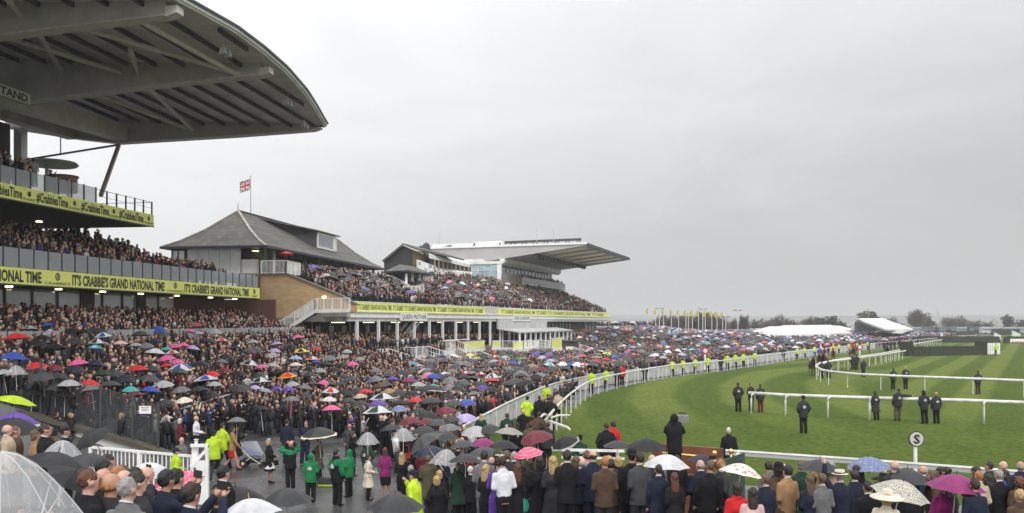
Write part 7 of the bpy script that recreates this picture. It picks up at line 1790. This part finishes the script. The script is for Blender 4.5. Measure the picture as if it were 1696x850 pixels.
# 3 lower balcony terrace
s=38.
while s<84:
    for i in range(14):
        t=-.55-i*.80
        if s>76 and -t>2.6: continue
        if s<71.2 and -t>6.6 or -t>9.2: continue
        if rs.rand()<.05: continue
        p=PR(s+rs.uniform(-.12,.12),t+rs.uniform(-.1,.1),0); put(p.x,p.y,8.78+max(0,-t-.6)*.39,-72+rs.normal(0,34))
    s+=.50
# 4 top terrace
s=36.
while s<61:
    for i in range(9):
        t=-1.6-i*.9
        if rs.rand()<.1: continue
        p=PR(s+rs.uniform(-.15,.15),t,0); put(p.x,p.y,13.85+(-t-.7)*.34,-72+rs.normal(0,34))
    s+=.55
for s in (58.5,60,61.2,62.4): 
    p=PR(s,-1.2,0); put(p.x,p.y,13.55,-75)
# 5 hipped wing upper terrace and the long raked terrace
s=-.5
while s<126:
    T_=8.6 if s<42 else 8.6+min(6.2,(s-42)*.5)
    if s>84: T_=12.2
    t=-.5
    while t>-T_:
        zt_=6.8+(-t)*.42 if s<60 else 6.7+(-t)*.425
        st_=.55 if s<60 else .8
        if rs.rand()<.94 and not(s<3 and t<-.1 and (-t)>9.): 
            p=QM(s+rs.uniform(-.15,.15),t+rs.uniform(-.15,.15),0); put(p.x,p.y,zt_,-70+rs.normal(0,34))
        t-=.72 if s<60 else .85
    s+=.55 if s<60 else .75
k=3.
while k<40:
    for t in (-2.9,-3.6):
        p=HR(k,t,0); put(p.x,p.y,10.5,-75+rs.normal(0,25))
    k+=.6
# 6 under the pillars
s=-4.
while s<24:
    for i in range(8):
        p=QM(s+rs.uniform(-.15,.15),.9-i*.55,0)
        if rs.rand()<.93: put(p.x,p.y,(1.0 if i<1 else 1.95+.12*(i-1)),-70+rs.normal(0,34))
    s+=.5
s=26.
while s<118:
    for i in range(5):
        p=QM(s+rs.uniform(-.15,.15),-.6-i*.8,0)
        if rs.rand()<.85: put(p.x,p.y,1.95,-70+rs.normal(0,34))
    s+=.65
# 7 far balcony
s=94.
while s<128:
    for t in (-11.7,-12.6): 
        p=QM(s,t,0); put(p.x,p.y,13.5+(.35 if t<-12 else 0),-70)
    s+=.7
# assemble
allv=[];allc=[];loops=[];ls=[];lt_=[];voff=0
for lv,L in placed.items():
    if not L: continue
    A=np.array(L); n=len(A); which=rs.randint(0,8,n)
    for w_ in range(8):
        V,Fc,Ci=TPL[lv][w_]; idx=np.where(which==w_)[0]; m=len(idx)
        if m==0: continue
        a=A[idx]; c,s_=np.cos(a[:,3]),np.sin(a[:,3]); sc2=a[:,4]; wd_=rs.uniform(.90,1.20,m)
        lx=rs.normal(0,.035,m)[:,None]; ly=rs.normal(0,.04,m)[:,None]
        X=V[None,:,0]*(wd_*sc2)[:,None]+lx*V[None,:,2]; Yv=V[None,:,1]*(wd_*sc2)[:,None]+ly*V[None,:,2]; Z=V[None,:,2]*sc2[:,None]
        P=np.stack([X*c[:,None]-Yv*s_[:,None]+a[:,0:1],X*s_[:,None]+Yv*c[:,None]+a[:,1:2],Z+a[:,2:3]],-1)
        allv.append(P.reshape(-1,3))
        sk=skc[rs.choice(5,m,p=skw)]*rs.uniform(.78,1.15,(m,1)); hr_=hrc[rs.choice(9,m,p=hrw)]; tp=topc[rs.choice(len(topc),m,p=topw)]*rs.uniform(.8,1.25,(m,1)); bt_=topc[rs.choice(4,m)]; wh=np.where(rs.rand(m,1)<.6,np.array([[.74,.74,.78]]),tp)
        pal=np.stack([sk,hr_,tp,bt_,wh],1)   # m,5,3
        allc.append(pal[:,Ci,:].reshape(-1,3))
        flat=np.concatenate([np.array(f) for f in Fc]); tot=np.array([len(f) for f in Fc])
        lo=(flat[None,:]+(np.arange(m)*len(V))[:,None]+voff).reshape(-1); loops.append(lo); lt_.append(np.tile(tot,m)); voff+=m*len(V)
def bigmesh(name,allv,loops,lt_,allc,smooth=False):
    v=np.concatenate(allv).astype(np.float32); lo=np.concatenate(loops).astype(np.int32); lt=np.concatenate(lt_).astype(np.int32); c=np.concatenate(allc)
    me=bpy.data.meshes.new(name); me.vertices.add(len(v)); me.vertices.foreach_set('co',v.ravel()); me.loops.add(len(lo)); me.loops.foreach_set('vertex_index',lo)
    me.polygons.add(len(lt)); me.polygons.foreach_set('loop_start',np.concatenate([[0],np.cumsum(lt)[:-1]]).astype(np.int32)); me.polygons.foreach_set('loop_total',lt)
    at_=me.attributes.new('tint','FLOAT_COLOR','FACE'); at_.data.foreach_set('color',np.concatenate([c,np.ones((len(c),1))],1).astype(np.float32).ravel())
    me.polygons.foreach_set('use_smooth',np.full(len(lt),smooth)); me.update(calc_edges=True); return me
cm_=mat('crowd_cloth_and_skin',(.1,.1,.1),.75,spec=.3); n,l,b=nodes_of(cm_); an=n.new('ShaderNodeAttribute'); an.attribute_name='tint'; l.new(an.outputs['Color'],b.inputs['Base Color'])
me=bigmesh('crowd',allv,loops,lt_,allc,True); me.materials.append(cm_)
o=bpy.data.objects.new('crowd',me); C.objects.link(o); tag(o,'packed race day crowd filling the stands and the enclosure','crowd',kind='stuff')
print('CROWD',{k:len(v) for k,v in placed.items()},len(me.vertices),len(me.polygons))
# the rest of the umbrellas, too small and too many to pick out
uc=[('charcoal',8),('black',7),('dark grey',5),('navy',5),('grey',4),('pale grey',4),('red',3.5),('blue',4),('white',6),('pink',2),('purple',3.5),('maroon',2.5),('teal',1),('dark green',1.2),('tan',1),('lilac',2.5),('cream',2),('orange',.5),('pale blue',2),('yellow',.8),('mint green',.6)]
av=[];ac=[];al=[];at2=[];vo=0
def smallumb(x,y,z,rad,dk=0.):
    global vo
    c=np.array(COL[r_.choice(['charcoal','black','dark grey','charcoal','navy','grey'])] if r_.random()<dk else COL[r_.choices([u[0] for u in uc],[u[1] for u in uc])[0]])+.004; c2=c if r_.random()<.72+.3*(dk>0) else np.array(COL[r_.choice(['white','white','black','navy'])])
    c=c*.78+c.mean()*.22; c2=c2*.78+c2.mean()*.22
    tx,ty=r_.uniform(-.3,.3),r_.uniform(-.3,.3); pts=[(x,y,z)]
    ph=r_.uniform(0,1)
    for q,dz in ((.55,-.09),(1.0,-.30)):
        for k in range(8):
            a=ph+k*math.pi/4; dx,dy=rad*q*math.cos(a),rad*q*math.sin(a); pts.append((x+dx,y+dy,z+dz*rad*2+dx*tx+dy*ty))
    pts.append((x,y,z-1.2))
    f=[(0,1+k,1+(k+1)%8) for k in range(8)]+[(1+k,9+k,9+(k+1)%8,1+(k+1)%8) for k in range(8)]
    av.append(np.array(pts)); fl2=np.array([i for q in f for i in q])+vo; al.append(fl2); at2.append(np.array([len(q) for q in f])); vo+=len(pts)
    ac.append(np.array([c if k%2 else c2 for k in range(8)]*2))
# over the far enclosure
y=100.
while y<330:
    x=(FL(y) if y<216 else FL(216))+2.5
    dens=.16 if y<170 else .34 if y<215 else .55
    while x<interp(y,PALW)-.8:
        if r_.random()<dens*(1.0 if x>FL(y)+14 or y>215 else .7): smallumb(x+r_.uniform(-.5,.5),y+r_.uniform(-.5,.5),ground(x,y)+r_.uniform(1.95,2.15),r_.uniform(.5,.78),.45 if y<200 else .28)
        x+=1.35
    y+=1.5
y=58.
while y<100:
    x=xt(y)+1
    while x<interp(y,PALW)-1:
        if r_.random()<.22: smallumb(x+r_.uniform(-.5,.5),y,ground(x,y)+r_.uniform(1.95,2.2),r_.uniform(.5,.72),.55)
        x+=1.4
    y+=1.6
# raked terrace: a scatter of them
for k in range(180):
    s=r_.uniform(2,112)**1.0; t=-r_.uniform(.5,7.5 if s<45 else 12); 
    if s>75 and r_.random()<.5: continue
    if s<12 and r_.random()<.1: continue
    p=QM(s,t,0); smallumb(p.x,p.y,6.8+(-t)*.42+2.05,r_.uniform(.5,.68),.6)
me=bigmesh('far_umbrellas',av,al,at2,ac); me.materials.append(mat('umbrella_nylon_mixed',(.1,.1,.1),.5)); m=me.materials[0]; n,l,b=nodes_of(m); an=n.new('ShaderNodeAttribute'); an.attribute_name='tint'; l.new(an.outputs['Color'],b.inputs['Base Color'])
o=bpy.data.objects.new('far_umbrellas',me); C.objects.link(o); tag(o,'mass of small umbrellas over the far enclosure and the raked terrace','umbrellas',kind='stuff')
print('UMB',len(UL),len(av),'PERSONS',sum(1 for o in C.objects if o.get('category')=='person'))
# ================= pushchair =================
q=on(418,773); ps_=thing('pushchair','grey framed pushchair with a rain cover standing on the wet plaza','pushchair',tuple(q),rz=R(0))
def L(x,y,z): return Vector((q.x+x,q.y+y,q.z+z))
for s in (-.26,.26):
    part(ps_,'wheel',black,lambda b: b.tube(L(-.32,s-.03,.17),L(-.32,s+.03,.17),.17,n=16)); part(ps_,'wheel_rim',steel_lt,lambda b: b.tube(L(-.32,s-.035,.17),L(-.32,s+.035,.17),.07,n=10))
    part(ps_,'wheel',black,lambda b: b.tube(L(.42,s*.7-.02,.10),L(.42,s*.7+.02,.10),.10,n=12))
    part(ps_,'frame',steel_lt,lambda b:(b.path([L(-.62,s,1.02),L(-.35,s,.72),L(0,s,.40),L(.42,s*.7,.12)],.02,6),b.path([L(-.32,s,.17),L(0,s,.42)],.02,6)))
part(ps_,'push_bar',black,lambda b: b.tube(L(-.62,-.26,1.02),L(-.62,.26,1.02),.025)); 
part(ps_,'seat',cloth('blue'),lambda b: b.hexa([L(-.28,-.2,.52),L(.30,-.2,.46),L(.30,.2,.46),L(-.28,.2,.52),L(-.40,-.2,.80),L(.30,-.2,.58),L(.30,.2,.58),L(-.40,.2,.80)]))
part(ps_,'rain_cover',mat('clear_cover',(.6,.62,.65),.15,alpha=.4),lambda b: b.hexa([L(-.42,-.25,.5),L(.42,-.25,.5),L(.42,.25,.5),L(-.42,.25,.5),L(-.38,-.22,1.02),L(.12,-.22,1.05),L(.12,.22,1.05),L(-.38,.22,1.02)]))
part(ps_,'basket',black,lambda b: b.hexa([L(-.25,-.18,.18),L(.28,-.18,.18),L(.28,.18,.18),L(-.25,.18,.18),L(-.3,-.2,.32),L(.32,-.2,.32),L(.32,.2,.32),L(-.3,.2,.32)]))
# camera held on the rostrum
cb=thing('video_camera','grey video camera held up beside the black hood on the rostrum','camera',(4.75,25.5,2.75)); part(cb,'camera_body',mat('camera_grey',(.2,.2,.2),.4),lambda b: b.box(4.65,4.95,25.35,25.7,2.68,2.86)); part(cb,'lens',black,lambda b: b.tube((4.8,25.7,2.77),(4.8,25.95,2.77),.06,n=12)); part(cb,'handle',black,lambda b: b.box(4.7,4.9,25.4,25.6,2.92,2.95))
o=thing('kit_bag','black and lime kit bag lying on the plaza beside the medics','bag',tuple(on(540,805))); q=on(541,806)
part(o,'bag_body',black,lambda b: b.hexa([L(-.35,-.2,0),L(.35,-.2,0),L(.35,.2,0),L(-.35,.2,0),L(-.28,-.14,.32),L(.28,-.14,.32),L(.28,.14,.32),L(-.28,.14,.32)])); part(o,'lime_strip',cloth(LY),lambda b: b.box(q.x-.28,q.x+.28,q.y-.215,q.y-.2,q.z+.05,q.z+.10))
# ================= horses =================
def horse_mesh():
    b=MB()
    b.ell((0,0,1.25),(.27,.72,.32),12,8); b.ell((0,.55,1.28),(.24,.32,.34),10,7); b.ell((0,-.58,1.30),(.27,.32,.33),10,7)
    limb(b,Vector((0,.75,1.40)),Vector((0,1.22,1.92)),.19,.12); limb(b,Vector((0,1.22,1.95)),Vector((0,1.62,1.68)),.115,.065)
    for s in (1,-1): b.tube((s*.06,1.2,2.0),(s*.07,1.18,2.14),.03,.008,5)
    for s in (1,-1):
        f=.06*s
        limb(b,Vector((s*.15,.62,1.08)),Vector((s*.15,.66+f,.60)),.10,.055); limb(b,Vector((s*.15,.66+f,.60)),Vector((s*.15,.66+f*2,.10)),.05,.035); b.ell((s*.15,.69+f*2,.05),(.06,.075,.06),6,4)
        limb(b,Vector((s*.16,-.62,1.15)),Vector((s*.16,-.56-f,.78)),.16,.08); limb(b,Vector((s*.16,-.56-f,.78)),Vector((s*.16,-.80-f,.55)),.075,.05); limb(b,Vector((s*.16,-.80-f,.55)),Vector((s*.16,-.76-f,.10)),.05,.035); b.ell((s*.16,-.73-f,.05),(.06,.075,.06),6,4)
    return remesh(b,.035,.4,2)
hme=horse_mesh(); hme.materials.append(steel)
b=MB(); b.path([(0,-.88,1.42),(0,-1.02,1.25),(0,-1.0,.85),(0,-.97,.6)],[.05,.06,.055,.015],6); tme=b.mesh('tail',[steel])
b=MB()
for i in range(6): b.ell((.0,.72+i*.1,1.62+i*.085),(.05,.07,.09),5,4)
mme=b.mesh('mane',[steel])
b=MB(); b.ell((0,.05,1.60),(.19,.26,.06),8,5); sme=b.mesh('saddle',[steel])
def jockey_mesh():
    b=MB(); limb(b,Vector((0,0,1.72)),Vector((0,.12,2.15)),.14,.15); b.ell((0,.16,2.42),(.09,.11,.12),8,6)
    for s in (1,-1):
        limb(b,Vector((s*.09,0,1.72)),Vector((s*.27,.28,1.55)),.09,.07); limb(b,Vector((s*.27,.28,1.55)),Vector((s*.30,.05,1.12)),.06,.045)
        limb(b,Vector((s*.17,.12,2.12)),Vector((s*.2,.30,1.88)),.055,.045); limb(b,Vector((s*.2,.30,1.88)),Vector((s*.06,.5,1.80)),.04,.035)
    return remesh(b,.03,.4,2)
jme=jockey_mesh(); jme.materials.append(steel)
b=MB(); limb(b,Vector((0,0,1.78)),Vector((0,.12,2.17)),.16,.17)
for s in (1,-1): limb(b,Vector((s*.17,.12,2.14)),Vector((s*.2,.30,1.88)),.07,.06)
sme2=b.mesh('silks',[steel],smooth=True)
b=MB(); b.lathe([(.115,-.02),(.12,.03),(.09,.10),(.02,.14)],(0,.15,2.44),12); cme=b.mesh('riding_cap',[steel],smooth=True)
coatc=[('brown',(.055,.03,.018)),('dark_bay',(.03,.018,.012)),('chestnut',(.11,.05,.025))]
for i,(px,pf_,face,ci,silk,lab) in enumerate(((1345,622,170,1,'pale blue','dark bay racehorse leftmost of the runners, coming towards the bend'),(1357,612,160,0,'blue','brown racehorse second from the left among the runners'),(1366,612,150,1,'maroon','dark racehorse third from the left among the runners'),(1359,604,165,2,'white','chestnut racehorse just behind the leading three'),(1411,597,175,0,'red','brown racehorse near the round red marker disc'),(1470,592,150,1,'navy','dark racehorse beside the near end of the birch fence'),(1380,601,160,2,'yellow','chestnut racehorse behind the bend of the rail'))):
    g=G(px,pf_,0.); hm_=mat('horse_'+coatc[ci][0],coatc[ci][1],.45,.15,3)
    o=bpy.data.objects.new('horse',hme); C.objects.link(o); o.location=g; o.rotation_euler=(0,0,R(face)); tag(o,lab,'horse'); o.material_slots[0].link='OBJECT'; o.material_slots[0].material=hm_
    child('tail',tme,black,o); child('mane',mme,black,o); child('saddle',sme,black,o)
    j=bpy.data.objects.new('person',jme); C.objects.link(j); j.location=g; j.rotation_euler=(0,0,R(face)); tag(j,'jockey in %s silks riding the %s'%(silk,lab.split(',')[0].replace(' of the runners','').replace(' among the runners','')),'person'); j.material_slots[0].link='OBJECT'; j.material_slots[0].material=SKIN[1]
    child('silks',sme2,cloth(silk),j); child('riding_cap',cme,cloth(silk),j)
